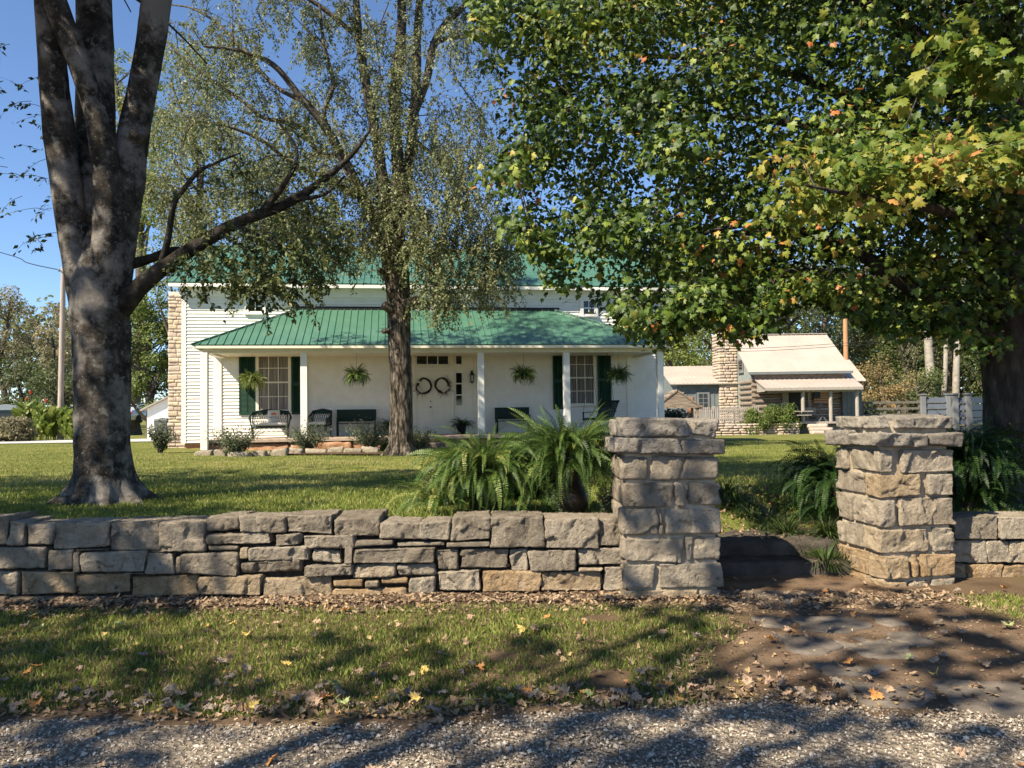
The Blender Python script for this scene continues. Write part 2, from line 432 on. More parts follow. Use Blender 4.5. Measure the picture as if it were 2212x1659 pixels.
# trodden path from the gate to the road
def path_half(y):
    return 2.72 - 0.14*(y-4.0), 0.92 - 0.05*(y-5.5) + 0.12*np.sin(y*3.1)
mb = MB(); ys = np.arange(3.95, 7.3, .12); V = []
nn = 14
for y in ys:
    c, h = path_half(y)
    c += 0.25*sstep(5.5, 3.9, y)
    h += 0.75*sstep(5.6, 4.2, y)
    for t in np.linspace(-1, 1, nn):
        x = c + t*h*(1+0.12*math.sin(y*7+t*4)); V.append((x, y, float(verge_h(np.array([x]), np.array([y]))[0]) + 0.007 - 0.03*max(0, abs(t)-.85) - .09*float(sstep(.30, -.05, y-float(road_edge(x))))))
i = np.arange(len(ys)-1)[:, None]*nn; j = np.arange(nn-1)[None, :]
mb.add(V, np.stack([i+j, i+j+1, i+nn+j+1, i+nn+j], -1).reshape(-1, 4)); mb.build('dirt_path', M['dirt'], smooth=True)['kind'] = 'structure'
# mulch strip along the wall foot
mb = MB(); V = []; xs = np.arange(-9, 1.75, .15)
for x in xs:
    e = 6.02 + 0.10*math.sin(x*2.3) + 0.06*math.sin(x*6.1)
    for t in np.linspace(0, 1, 6):
        y = e + t*(6.62-e); V.append((x, y, float(verge_h(np.array([x]), np.array([y]))[0]) + 0.004 + 0.03*t))
i = np.arange(len(xs)-1)[:, None]*6; j = np.arange(5)[None, :]
mb.add(V, np.stack([i+6+j, i+6+j+1, i+j+1, i+j], -1).reshape(-1, 4)[:, ::-1]); mb.build('mulch_bed', M['mulch'], smooth=True)['kind'] = 'structure'
# far drive on the left
def at_lawn_strip(name, pts_lo, pts_hi, m, dz=0.03):
    mb = MB(); V = []
    for a, b in zip(pts_lo, pts_hi):
        for p in (a, b):
            V.append((p[0], p[1], float(lawn_h(p[0], p[1]))+dz))
    n = len(pts_lo); mb.add(V, [(2*k, 2*k+2, 2*k+3, 2*k+1) for k in range(n-1)]); o = mb.build(name, m); o['kind'] = 'structure'
xs = [-90, -60, -45, -34, -28, -24, -21, -18, -14, -9]
at_lawn_strip('driveway', [(x, 37.0+0.05*(x+20)) for x in xs], [(x, 43.5+0.05*(x+20)) for x in xs], M['drive'])

# ================================================================ steps and flagstones
sg = 'flat stepping stones set in the dirt path'
def flag_stone(px, py, wpx, hpx, label, rz=0.0, t=0.05):
    c = on_z(px, py, 0.05); wx = wpx*c[1]/FPX/2; a = on_z(px, py-hpx/2, .05)[1]; b = on_z(px, py+hpx/2, .05)[1]
    wy = abs(a-b)/2
    n = 26; th = np.arange(n)/n*2*math.pi
    k = RNG.uniform(0, 9)
    rr = 1 + 0.10*np.sin(th*3+k) + 0.09*np.sin(th*5+2*k) + RNG.normal(0, .025, n)
    sup = (np.abs(np.cos(th))**3 + np.abs(np.sin(th))**3)**(-1/3)
    x = np.cos(th)*sup*rr*wx; y = np.sin(th)*sup*rr*wy
    z0 = float(verge_h(np.array([c[0]]), np.array([c[1]]))[0])
    P = np.stack([x*math.cos(rz)-y*math.sin(rz)+c[0], x*math.sin(rz)+y*math.cos(rz)+c[1], 0*x+z0], -1)
    C = P.mean(0)
    mb = MB(); t = .034; top = P + (0,0,t*.45)
    ring = [P+(0,0,-t), top-(0,0,.008), C+(top-C)*.96, C+(top-C)*.5+(0,0,.004), np.repeat(C[None]+(0,0,t*.45+.004), n, 0)]
    V = np.vstack(ring); V[:, 2] += 0.006*fbm(V*5, 3)
    for r_ in range(4):
        mb.add(V, [(r_*n+q, r_*n+(q+1) % n, (r_+1)*n+(q+1) % n, (r_+1)*n+q) for q in range(n)]) if r_ == 0 else mb.F.append(np.array([(r_*n+q, r_*n+(q+1) % n, (r_+1)*n+(q+1) % n, (r_+1)*n+q) for q in range(n)])) or mb.T.append(np.full(n, .5)) or mb.M.append(np.zeros(n))
    mb.build_thing('stepping_stone', M['flag'], label, 'stepping stone', sg, smooth=True)
flag_stone(1655, 1288, 190, 26, 'broad pale flagstone just in front of the stone steps')
flag_stone(1668, 1346, 70, 24, 'small grey stepping stone below the left gate pillar')
flag_stone(1795, 1352, 150, 34, 'long grey stepping stone in the middle of the dirt path, half in shade')
flag_stone(1922, 1347, 60, 18, 'small stepping stone below the right gate pillar')
flag_stone(1748, 1392, 120, 38, 'rounded grey stepping stone near the grass edge of the dirt path')
flag_stone(1893, 1397, 140, 44, 'dark stepping stone in the centre of the dirt path')
flag_stone(1965, 1380, 80, 28, 'pale cracked stepping stone right of the dark one')
flag_stone(1842, 1438, 150, 26, 'narrow dark stepping stone with a shadowed front edge')
flag_stone(1918, 1484, 170, 56, 'large flat flagstone where the dirt path meets the gravel')
flag_stone(2150, 1492, 220, 66, 'largest flagstone beside the gravel at the right of the path')
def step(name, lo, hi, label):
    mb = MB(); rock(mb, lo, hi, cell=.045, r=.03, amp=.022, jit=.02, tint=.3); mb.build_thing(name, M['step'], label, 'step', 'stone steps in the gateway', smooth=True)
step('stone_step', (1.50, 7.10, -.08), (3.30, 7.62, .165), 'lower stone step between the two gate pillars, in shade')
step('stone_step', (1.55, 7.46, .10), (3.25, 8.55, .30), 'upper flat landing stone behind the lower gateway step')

# ================================================================ dry stone walls
def wall_px(rects, conv, Y, depth, mb, tfun, split=None):
    for r in rects:
        (x0, y0), (x1, y1) = conv(r[0], r[1]), conv(r[2], r[3])
        a = at(x0, y1, Y); b = at(x1, y0, Y)
        lo = (a[0]+.004, Y+RNG.uniform(-.03, .02), a[2]+.003); hi = (b[0]-.004, Y+depth, b[2]-.003)
        small = (hi[2]-lo[2]) < .06 or (hi[0]-lo[0]) < .07
        zc = (lo[2]+hi[2])/2
        rock(mb, lo, hi, cell=.0135, r=.015 if not small else .009, amp=.0125 if not small else .005, jit=.008 if not small else .004, tint=tfun(zc), fr=9, facet=True)
WL = [(-40,145,35,270),(35,167,115,272),(118,182,238,272),(232,178,470,292),(468,170,685,303),(685,167,890,303),(893,148,1035,212),(893,212,1180,272),(893,275,1030,298),
(1037,146,1238,220),(1185,222,1302,270),(1240,136,1440,225),(1305,228,1530,290),(1440,143,1640,238),(1645,170,1815,250),(1815,167,1952,252),(1952,143,2118,255),(2120,148,2352,285),(2352,158,2584,288),(2584,155,2694,280),
(1535,245,1700,275),(1712,255,1925,280),(1930,257,2120,282),(1530,268,1570,285),
(-30,275,205,375),(208,287,318,378),(318,297,350,392),(350,300,628,390),(630,305,752,400),(752,322,782,400),(782,305,1032,402),(330,286,470,298),(640,297,770,303),
(1035,278,1075,335),(1075,270,1340,338),(1345,290,1478,350),(1478,270,1530,350),(1530,280,1885,350),(1888,290,1982,380),(1990,285,2200,375),(2200,290,2282,385),(2284,290,2487,385),(2495,285,2692,362),
(-30,378,80,490),(82,380,320,490),(318,395,555,487),(555,402,850,495),(855,402,1135,490),(530,390,620,398),
(1040,338,1300,397),(1308,347,1525,413),(1525,355,1710,418),(1712,355,1875,408),(1135,404,1430,502),(1435,420,1570,456),(1575,425,1640,453),(1645,415,1760,440),(1435,458,1755,505),(1765,410,1890,485),(1892,380,2075,475),(2085,382,2340,475),(2344,388,2604,470),(2497,366,2607,386),(2609,364,2694,468),
(-30,497,28,550),(40,494,275,550),(288,492,515,550),(518,492,698,550),(703,500,1000,550),(1003,492,1070,510),(1072,492,1140,508),(1005,512,1140,550),(1145,507,1370,552),(1375,510,1560,552),(1565,508,1665,552),(1680,492,1890,552),(1893,480,2080,552),(2085,480,2300,552),(2305,476,2500,552),(2505,470,2694,552)]
for row, (y0, y1) in enumerate([(160,272),(276,378),(382,490),(496,550)]):   # the wall runs on beyond the frame
    x = -42
    while x > -1500:
        wd = RNG.uniform(110, 290); WL.append((x-wd, y0+RNG.uniform(-8,4), x-4, y1)); x -= wd
mb = MB()
wall_px(WL, lambda x, y: (x*.5, 1042+y*.5), 6.48, .40, mb, lambda z: np.clip(RNG.normal(.34, .2) + (.55 if z < .17 else (.32 if z < .30 else 0)), 0, 1))
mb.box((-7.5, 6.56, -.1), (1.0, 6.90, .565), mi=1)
mb.build_thing('stone_wall', [M['stone'], M['stone_dark']], 'low grey dry stone wall along the grass verge, left of the gateway', 'stone wall', smooth=True)
WR = [(1900,145,2100,245),(2102,150,2330,245),(1900,250,2050,348),(2052,250,2150,346),(2152,250,2290,350),(1900,355,1962,435),(1965,352,2120,435),(2122,352,2270,432)]
x = 2335
while x < 3600:
    wd = RNG.uniform(120, 260); WR += [(x, 150, x+wd, 246), (x-45, 250, x+wd-50, 350), (x-60, 354, x+wd-64, 434)]; x += wd+4
mb = MB()
wall_px(WR, lambda x, y: (1106+x*.5, 1042+y*.5), 6.95, .36, mb, lambda z: np.clip(RNG.normal(.52, .15)+(.42 if z < .2 else 0.05), 0, 1))
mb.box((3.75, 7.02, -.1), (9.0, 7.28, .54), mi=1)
mb.build_thing('stone_wall', [M['stone'], M['stone_dark']], 'low tan stone wall right of the gateway, three courses high', 'stone wall', smooth=True)

# ================================================================ gate pillars
def pillar(loc, W, rz, zs, fronts, corner, label, dep):
    """zs: z levels top to bottom per course (top, bottom); fronts: splits 0..1 of the front per course; corner: depth of the corner stone"""
    root = thing('stone_pillar', label, 'gate pillar', loc, 'stone gate pillars', rz)
    mb = MB(); cap = MB(); mo = MB()
    H = zs[0][0]
    mo.box((.035, .035, -.15), (W-.035, dep-.035, H-.05))
    for k, (zt, zb) in enumerate(zs):
        tgt = cap if k < 2 else mb
        ov = (.03, .055)[k] if k < 2 else 0
        if k == 0: ov = .012
        tn = lambda: np.clip(RNG.normal(.5, .2) + (.38 if k >= 6 else 0), 0, 1)
        d1 = corner[k]*dep
        for q, (a, b) in enumerate(fronts[k]):
            first, last = a < .02, b > .98
            x0 = -ov if first else a*W; x1 = W+ov if last else b*W
            y1 = d1 if first else (dep*RNG.uniform(.42,.62) if last else dep*.3)
            wd = (x1-x0)
            rock(tgt, (x0+.004, -ov+RNG.uniform(-.018,.008), zb+.012), (x1-.004, y1, zt-.010 if k else zt), cell=.0145, r=.014 if k > 1 else .022, amp=.0115, jit=.007 if k > 1 else .013, tint=tn(), fr=9, facet=True)
            if last:
                rock(tgt, (W*.45, y1+.015, zb+.012), (x1-.004, dep+ov, zt-.01), cell=.06, amp=.015, tint=tn())
        y0 = d1+.02
        while y0 < dep-.03:
            y1 = min(dep+ov, y0+RNG.uniform(.24, .42))
            if dep-y1 < .12: y1 = dep+ov
            rock(tgt, (-ov+RNG.uniform(-.008,.012), y0, zb+.012), (W*.4, y1, zt-.01), cell=.016, r=.014, amp=.011, jit=.007, tint=tn(), fr=9, facet=True)
            y0 = y1+.02
        if k == 0:
            rock(tgt, (W*.1, dep*.1, zt-.12), (W*.92, dep*.92, zt-.008), cell=.06, amp=.012)
    mo.build('mortar_core', M['mortar'], root, local=True)
    mb.build('shaft', M['stone'], root, smooth=True, local=True)
    cap.build('cap', M['stone_top'], root, smooth=True, local=True)
def zl(ys, px, Y):
    return [at(px, y, Y)[2] for y in ys]
YL = 6.27
a = at(1347, 1200, YL); b = at(1559, 1200, YL); WLp = b[0]-a[0]
yz = zl([904, 946, 984, 1039, 1097, 1158, 1216, 1273, 1322], 1450, YL)
zsL = [(yz[i], yz[i+1]) for i in range(8)]
f = lambda L, o=310, w=745: [((x0-o)/w, (x1-o)/w) for x0, x1 in L]
frL = [f([(310,830),(850,1055)]), f([(310,752),(765,1055)]), f([(310,505),(520,1055)]), f([(310,697),(710,785),(812,1055)]), f([(310,578),(585,622),(632,1055)]), f([(310,765),(782,848),(855,1055)]), f([(310,550),(570,1055)]), f([(310,868),(882,1055)])]
frL = [[(max(0,p),min(1,q)) for p,q in r] for r in frL]
pillar((a[0], YL, 0), WLp, 0, zsL, frL, [.34,.55,.3,.5,.35,.62,.3,.5], 'grey stone gate pillar at the end of the dry stone wall, beside the potted ferns', WLp)
c0 = at(1904, 1200, 6.63)
yz = zl([897, 930, 970, 1024, 1077, 1142, 1200, 1254, 1296], 1950, 6.63)
zsR = [(yz[i], yz[i+1]) for i in range(8)]
g = lambda L, o, w: [(max(0,(x0-o)/w), min(1,(x1-o)/w)) for x0, x1 in L]
frR = [g([(1240,1365),(1412,1770)],1285,495), g([(1200,1590),(1600,1800)],1285,500), g([(1200,1380),(1435,1785)],1285,500), g([(1180,1560),(1605,1785)],1285,500),
       g([(1500,1665),(1682,1925)],1597,330), g([(1525,1810),(1828,1930)],1597,333), g([(1580,1718),(1735,1762),(1768,1930)],1597,333), g([(1600,1712),(1717,1820),(1825,1938)],1597,340)]
frR = [[(0.0 if i == 0 else p, 1.0 if i == len(r)-1 else q) for i, (p, q) in enumerate(r)] for r in frR]
pillar((c0[0], 6.63, 0), .675, rad(6.5), zsR, frR, [.35,.5,.68,.34,.6,.4,.3,.5], 'tan stone gate pillar on the right of the gateway, beside the maple trunk', .70)
# ================================================================ farmhouse
M['white'] = mat('white house paint', rough=.55, spec=.3, noise=(3, [(.3,(.73,.705,.65)),(.7,(.82,.80,.75))], 6), spots=((1.1,.6,.8,(.60,.57,.50,1),.5),), bump=((60,.08,.004),))  # slightly yellow: warm lawn bounce is mixed into the paint
M['cream'] = mat('cream trim paint', rough=.5, noise=(4, [(.3,(.68,.64,.53)),(.7,(.75,.71,.60))], 5))
M['roof'] = mat('green metal roof', rough=.34, spec=.7, noise=(1.7, [(.3,(.05,.135,.088)),(.7,(.075,.17,.115))], 6), spots=((9,.6,.75,(.07,.17,.12,1),.4),), bump=((3,.12,.02),))
M['darkgreen'] = mat('dark green paint', rough=.45, noise=(6, [(.3,(.006,.034,.021)),(.7,(.011,.05,.031))]))
M['wicker'] = mat('dark green wicker', rough=.6, noise=(40, [(.3,(.004,.016,.012)),(.7,(.010,.034,.026))]), bump=((120,.6,.006),))
M['glass'] = mat('window glass', col=(.02,.022,.025), rough=.04, spec=.8)
M['darkpane'] = mat('dark window glass', col=(.006,.007,.008), rough=.05, spec=.6)
M['curtain'] = mat('gathered white curtain dimmed for shade', rough=.9, stretch=(14,1,.25), noise=(2.4, [(.3,(.06,.055,.052)),(.5,(.17,.155,.145)),(.65,(.30,.28,.265))], 3))  # porch shade darkens the white; vertical streaks paint the folds
M['brick'] = mat('old brick and earth', rough=.95, noise=(4, [(.3,(.26,.13,.075)),(.5,(.38,.20,.115)),(.7,(.46,.29,.18))], 8), bump=((14,.7,.03),(60,.5,.01)))
M['porchfloor'] = mat('brick porch floor', rough=.9, noise=(5, [(.3,(.30,.22,.17)),(.7,(.46,.36,.29))], 6))
M['chim'] = mat('pale limestone', rough=.93, mixf=.5, noise=(4, [(.3,(.28,.215,.17)),(.5,(.42,.34,.28)),(.7,(.52,.44,.37))], 7), tint=[(0,(.30,.23,.18)),(.6,(.44,.36,.30)),(1,(.50,.40,.24))], bump=((30,.7,.02),))
M['black'] = mat('black iron', col=(.012,.012,.012), rough=.5)
M['cushion'] = mat('cream cushion', rough=.9, noise=(20, [(.3,(.55,.52,.46)),(.7,(.66,.63,.57))]))
M['twig'] = mat('dark twigs', rough=.9, noise=(30, [(.3,(.02,.014,.01)),(.7,(.06,.042,.03))]))
M['flowerw'] = mat('white dried flowers', col=(.55,.52,.44), rough=.9)
M['lampglass'] = mat('lantern glass', col=(.35,.35,.33), rough=.1, spec=.6)

AL = rad(8.5)
UA = np.array([math.cos(AL), math.sin(AL), 0]); VA = np.array([-math.sin(AL), math.cos(AL), 0])
P0 = at(590, 830, 27.4)
def _hit(px, py, P):
    d = ray(px, py); return CAM + d*(((P-CAM) @ VA)/(d @ VA))
HO = _hit(394, 900, P0); HO = np.array([HO[0], HO[1], 0.0])
def hp(px, py, v=0.0):
    q = _hit(px, py, HO + VA*v) - HO
    return q @ UA, q[2]
def hw(u, v, z): return HO + UA*u + VA*v + np.array([0, 0, z])
house = thing('white_farmhouse', 'white clapboard farmhouse with green metal roofs and a deep front porch', 'house', tuple(HO), rz=AL)
HB = lambda mb, name, m, parent=None, **k: mb.build(name, m, parent or house, local=True, **k)
uR = hp(1428, 700)[0]
zBot = hp(394, 957)[1]; zEave = hp(700, 613, -.42)[1]
DEP = 8.0
grd = lambda u, v: float(lawn_h(*hw(u, v, 0)[:2]))
# wall: core, gables, lapped boards
mb = MB()
mb.box((0, .03, zBot), (uR, DEP, zEave-.02))
zR = hp(740, 537, DEP/2)[1]
for u0 in (0.0, uR-.1):
    V = [(u0,.03,zEave-.03),(u0+.1,.03,zEave-.03),(u0+.1,DEP,zEave-.03),(u0,DEP,zEave-.03),(u0,DEP/2,zR-.12),(u0+.1,DEP/2,zR-.12)]
    mb.add(V, [(0,1,5,4),(2,3,4,5)]); mb.add(V, [(0,4,3),(1,2,5)])
z = zBot; ex = .117
def lap(mb, u0, u1, z, z2):
    j = RNG.uniform(-.002, .002)
    V = [(u0,-.038+j,z),(u1,-.038+j,z),(u1,-.004,z2),(u0,-.004,z2),(u0,.02,z),(u1,.02,z),(u1,.02,z2),(u0,.02,z2)]
    mb.add(V, [(0,1,2,3),(0,4,5,1),(0,3,7,4),(1,5,6,2)])
while z < zEave-.1:
    lap(mb, .10, uR-.1, z, z+ex); z += ex
HB(mb, 'wall', M['white'])
mb = MB(); mb.box((.06,.06,grd(0,0)-.4), (uR-.06, DEP-.06, zBot)); HB(mb, 'foundation', M['brick'])
mb = MB()
mb.box((-.02,-.045,zBot-.02), (.125,.03,zEave-.05)); mb.box((uR-.125,-.045,zBot-.02), (uR+.02,.03,zEave-.05))
mb.box((-.1,-.06,zEave-.42), (uR+.1,.03,zEave-.10))        # frieze
mb.box((-.3,-.36,zEave-.10), (uR+.3,.03,zEave-.06))         # soffit
mb.box((-.35,-.42,zEave-.14), (uR+.35,-.362,zEave+.01))     # fascia
HB(mb, 'trim', M['white'], bevel=.006)
# main roof
def ribs(mb, p00, p10, p01, p11, step_, w=.025, h=.028):
    """ribs from the lower edge p00-p10 to the upper edge p01-p11"""
    p00, p10, p01, p11 = map(lambda q: np.asarray(q, float), (p00, p10, p01, p11))
    n = int(np.linalg.norm(p10-p00)/step_)
    up = np.cross(p10-p00, p01-p00); up /= np.linalg.norm(up)
    for k in range(n+1):
        t = k/n
        a = p00+(p10-p00)*t; b = p01+(p11-p01)*t
        if np.linalg.norm(b-a) > .08: mb.bar(a+up*h*.4, b+up*h*.4, w, h, up=up)
e0, e1, ov = -.42, uR+.42, -.44
zE = zEave+.02
mb = MB()
A, B, C, D = (e0,ov,zE), (e1,ov,zE), (e1,DEP/2,zR), (e0,DEP/2,zR)
mb.slab([A,B,C,D], .05); ribs(mb, A, B, D, C, .24)
A2, B2 = (e1,DEP-ov,zE), (e0,DEP-ov,zE)
mb.slab([A2,B2,D,C], .05)
mb.bar((e0-.01,DEP/2,zR+.02), (e1+.01,DEP/2,zR+.02), .26, .04)
HB(mb, 'roof', M['roof'])
# stone chimney on the left gable end
cu0, cz0 = hp(365, 965, .9); cu1 = -.03
mb = MB()
z = grd(-1,1)-.2; k = 0
while z < zEave-.25:
    h = RNG.uniform(.10, .19); u = cu0+RNG.uniform(-.02,.02); z1 = min(z+h, zEave-.12)
    while u < cu1-.05:
        w_ = RNG.uniform(.16,.42); u1 = min(u+w_, cu1)
        if cu1-u1 < .15: u1 = cu1
        rock(mb, (u+.002,.765+RNG.uniform(-.012,.01),z+.002), (u1-.002,1.1,z1-.003), cell=.05, r=.010, amp=.006, jit=.006, facet=True)
        u = u1
    z = z1
mb.box((cu0+.01,.785,grd(-1,1)-.3), (cu1,2.3,zEave-.14), tint=.4)
HB(mb, 'chimney', M['chim'], smooth=True)

# ---- porch
VP_ = -2.35
zF = .80
pa = hp(436, 940, VP_)[0]; pb = hp(1437, 900, VP_)[0]
mb = MB(); mb.box((pa,VP_-.18,zF-.10), (pb,.0,zF)); HB(mb, 'porch_floor', M['porchfloor'], bevel=.01)
mb = MB(); u = pa+.05
while u < pb-.1:
    w_ = RNG.uniform(.6,1.7); u1 = min(u+w_, pb-.05)
    rock(mb, (u,VP_-.14,grd(u,VP_)-.25), (u1,VP_+.3,zF-.115), cell=.1, r=.06, amp=.05, jit=.03); u = u1-.02
mb.box((pa+.1,VP_+.1,-.2), (pb-.1,-.01,zF-.13))
HB(mb, 'porch_base', M['brick'], smooth=True)
mb = MB(); sx = hp(930, 940, VP_)[0]
mb.box((sx-1.0, VP_-.55, grd(sx,VP_)-.2), (sx+1.1, VP_-.20, .60)); mb.box((sx-1.1, VP_-.95, grd(sx,VP_)-.2), (sx+1.2, VP_-.552, .45)); HB(mb, 'porch_steps', M['flag'], bevel=.02)
zB = hp(740, 763, VP_)[1]; zEv = hp(740, 744, VP_-.4)[1]
pxs = [447, 657, 852, 1039, 1224, 1426]
for px in pxs:
    mb = MB(); u = hp(px, 850, VP_)[0]
    zb = zF if px != 447 else zBot-.15
    yv = VP_ if px != 447 else VP_
    if px == 447: yv = VP_-.30
    mb.box((u-.105,yv-.105,zb), (u+.105,yv+.105,zB)); HB(mb, 'porch_post', M['white'], bevel=.008)
mb = MB()
mb.box((pa+.05,VP_-.12,zB), (pb-.05,VP_+.12,zEv-.02)); mb.box((pa+.05,VP_+.121,zB), (pa+.27,-.03,zEv-.02)); mb.box((pb-.27,VP_+.121,zB), (pb-.05,-.03,zEv-.02))
u = pa+.1
while u < pb-.1:
    mb.box((u,VP_-.135,zB+.01), (u+.15,VP_-.118,zB+.065)); u += .17
ra = hp(413, 746, VP_-.42)[0]; rb = hp(1456, 739, VP_-.42)[0]
mb.box((ra+.04,VP_-.40,zEv-.12), (rb-.04,VP_-.355,zEv-.015)); mb.box((ra+.04,VP_-.354,zEv-.05), (rb-.04,VP_-.121,zEv-.03))
mb.box((pa,VP_+.10,zB+.06), (pb,-.03,zB+.09))
mb.box((ra+.04,VP_-.354,zEv-.12), (ra+.09,-.03,zEv-.015)); mb.box((rb-.09,VP_-.354,zEv-.12), (rb-.04,-.03,zEv-.015))
HB(mb, 'porch_beam', M['cream'], bevel=.005)
ta, zt = hp(645, 668, -.03); tb = hp(1199, 668, -.03)[0]
ta2, _ = hp(640, 666, -.03)
mb = MB(); vE = VP_-.42
A, B, C, D = (ra,vE,zEv), (rb,vE,zEv), (tb,-.03,zt), (ta,-.03,zt)
mb.slab([A,B,C,D], .03)
n = int((rb-ra)/.235)
A_, B_, C_, D_ = map(np.array, (A,B,C,D))
upn = np.cross(B_-A_, D_-A_); upn /= np.linalg.norm(upn)
for k in range(1, n):        # ribs run straight up the slope and stop at the hips
    u = ra+(rb-ra)*k/n
    t = 1.0
    if u < ta: t = (u-ra)/(ta-ra)
    if u > tb: t = (rb-u)/(rb-tb)
    p = np.array([u,vE,zEv]); q = p + (np.array([u,-.03,zt])-p)*t
    if t > .04: mb.bar(p+upn*.012, q+upn*.012, .024, .03, up=upn)
LA, RA = (ra,-.03,zEv), (rb,-.03,zEv)
mb.add([A, D, LA, (ra,vE,zEv-.03), (ra,-.03,zEv-.03)], [(0,1,2)]); mb.add([A, LA, (ra,vE,zEv-.03), (ra,-.03,zEv-.03)], [(0,1,3,2)])
mb.add([B, C, RA], [(0,2,1)])
for k in range(1, 10):
    t = k/10; p = np.array([ra,vE+(-.03-vE)*t,zEv]); q = p+(D_-np.array(A_))*0
for a_, b_ in ((A, D), (B, C)): mb.bar(np.array(a_)+(0,0,.02), np.array(b_)+(0,0,.03), .10, .035)
HB(mb, 'porch_roof', M['roof'])
mb = MB(); mb.box((ta-.15,-.075,zt-.03), (tb+.15,-.027,zt+.10)); HB(mb, 'roof_flashing', M['black'])
for px in (471, 1361):
    mb = MB(); u = hp(px, 850)[0]; mb.box((u-.13,-.06,zF), (u+.13,-.003,zB+.1)); HB(mb, 'pilaster', M['white'], bevel=.006)

# ---- windows
def window(px0, px1, py0, py1, cols, rows, curtain=True, v=0, thick=.10, sash=True):
    u0, zt_ = hp(px0, py0, v); u1, zb_ = hp(px1, py1, v)
    fr = MB(); f_ = thick
    fr.box((u0-f_,-.09,zb_-.03), (u0,-.004,zt_+f_)); fr.box((u1,-.09,zb_-.03), (u1+f_,-.004,zt_+f_)); fr.box((u0-.001,-.088,zt_), (u1+.001,-.004,zt_+f_-.002))
    fr.box((u0-f_-.03,-.12,zb_-.085), (u1+f_+.03,-.003,zb_-.031))
    o = HB(fr, 'window', M['cream'] if curtain else M['white'], bevel=.005)
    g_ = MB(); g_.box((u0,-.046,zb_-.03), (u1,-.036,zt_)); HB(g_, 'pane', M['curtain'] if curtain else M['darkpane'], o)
    if curtain:
        pass
    mu = MB()
    for k in range(1, cols): x = u0+(u1-u0)*k/cols; mu.box((x-.013,-.065,zb_), (x+.013,-.047,zt_))
    for k in range(1, rows):
        zz = zb_+(zt_-zb_)*k/rows; t = .026 if (sash and k == rows//2) else .012
        mu.box((u0,-.07 if t > .02 else -.064,zz-t), (u1,-.047,zz+t))
    mu.box((u0,-.066,zb_-.03), (u1,-.047,zb_+.035)); HB(mu, 'muntins', M['cream'] if curtain else M['white'], o)
    return u0, u1, zb_, zt_
def shutter(px0, px1, py0, py1):
    u0, zt_ = hp(px0, py0); u1, zb_ = hp(px1, py1)
    mb = MB(); s_ = .055
    mb.box((u0,-.08,zb_), (u0+s_,-.045,zt_)); mb.box((u1-s_,-.08,zb_), (u1,-.045,zt_))
    zm = zb_+(zt_-zb_)*.5
    for a_, b_ in ((zb_,zb_+.09),(zm-.04,zm+.04),(zt_-.09,zt_)): mb.box((u0+s_,-.08,a_), (u1-s_,-.045,b_))
    um = (u0+u1)/2; mb.box((um-.012,-.082,zb_+.09), (um+.012,-.045,zt_-.09))
    z = zb_+.1
    while z < zt_-.12:
        if abs(z-zm) > .06:
            mb.add([(u0+s_,-.078,z),(u1-s_,-.078,z),(u1-s_,-.05,z+.045),(u0+s_,-.05,z+.045)], [(0,1,2,3)])
        z += .042
    mb.add([(u0,-.044,zb_),(u1,-.044,zb_),(u1,-.044,zt_),(u0,-.044,zt_)], [(0,1,2,3)])
    HB(mb, 'shutter', M['darkgreen'])
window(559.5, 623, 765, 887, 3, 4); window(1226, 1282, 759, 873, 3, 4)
shutter(517, 552.5, 766, 896.5); shutter(630, 664, 766, 895); shutter(1193, 1218, 762, 884); shutter(1289.5, 1320.5, 760, 880)
window(1259.5, 1283, 651, 681, 2, 2, False, thick=.13); window(538, 566, 648, 675, 2, 2, False, thick=.13); window(905, 930, 649, 678, 2, 2, False, thick=.13)
# ---- entrance: two door leaves, transom, side lights
zx = lambda x: (1500+x*.3315)/1.823
zy = lambda y: (1200+y*.3315)/1.823
d0, dt = hp(zx(410), zy(778)); d1, db = hp(zx(835), zy(1475)); dm = hp(zx(613), 860)[0]
zTop = hp(zx(613), zy(572))[1]
s0 = hp(zx(885), 800)[0]; s1 = hp(zx(962), 800)[0]; sw = s1-s0
mb = MB(); db = zF+.10
mb.box((d0-.95,-.04,zF), (d1+.95,-.004,zTop+.15))
for u in (d0-.10, d1+.0): mb.box((u,-.10,zF), (u+.10,-.041,zTop+.1))
for u in (d0-.92, d1+.82): mb.box((u,-.09,zF), (u+.10,-.041,zTop+.1))
mb.box((d0,-.085,dt+.02), (d1,-.041,hp(zx(600), zy(725))[1])); mb.box((d0-.04,-.13,dt-.0), (d1+.04,-.086,dt+.07)); mb.box((d0-.1,-.16,zF+.001), (d1+.1,-.041,db))
HB(mb, 'door_frame', M['cream'], bevel=.006)
def pane_row(rects, name):
    f_ = MB(); g_ = MB()
    for (a, b, c, d) in rects:
        u0, z1 = hp(zx(a), zy(b)); u1, z0 = hp(zx(c), zy(d))
        g_.box((u0,-.05,z0), (u1,-.042,z1))
        for (x0, x1, y0, y1) in ((u0-.025,u0,z0-.025,z1+.025),(u1,u1+.025,z0-.025,z1+.025),(u0,u1,z0-.025,z0),(u0,u1,z1,z1+.025)): f_.box((x0,-.07,y0), (x1,-.0415,y1))
    o = HB(f_, name, M['cream']); HB(g_, 'pane', M['darkpane'], o)
pane_row([(425,580,545,707),(555,580,668,707),(680,580,798,707)], 'transom_window')
pane_row([(890,580,957,707)], 'transom_window'); pane_row([(890,812,960,930),(890,945,960,1065),(892,1080,960,1195)], 'sidelight')
pane_row([(295,580,362,707)], 'transom_window'); pane_row([(295,812,362,930),(295,945,362,1065),(295,1080,362,1195)], 'sidelight')
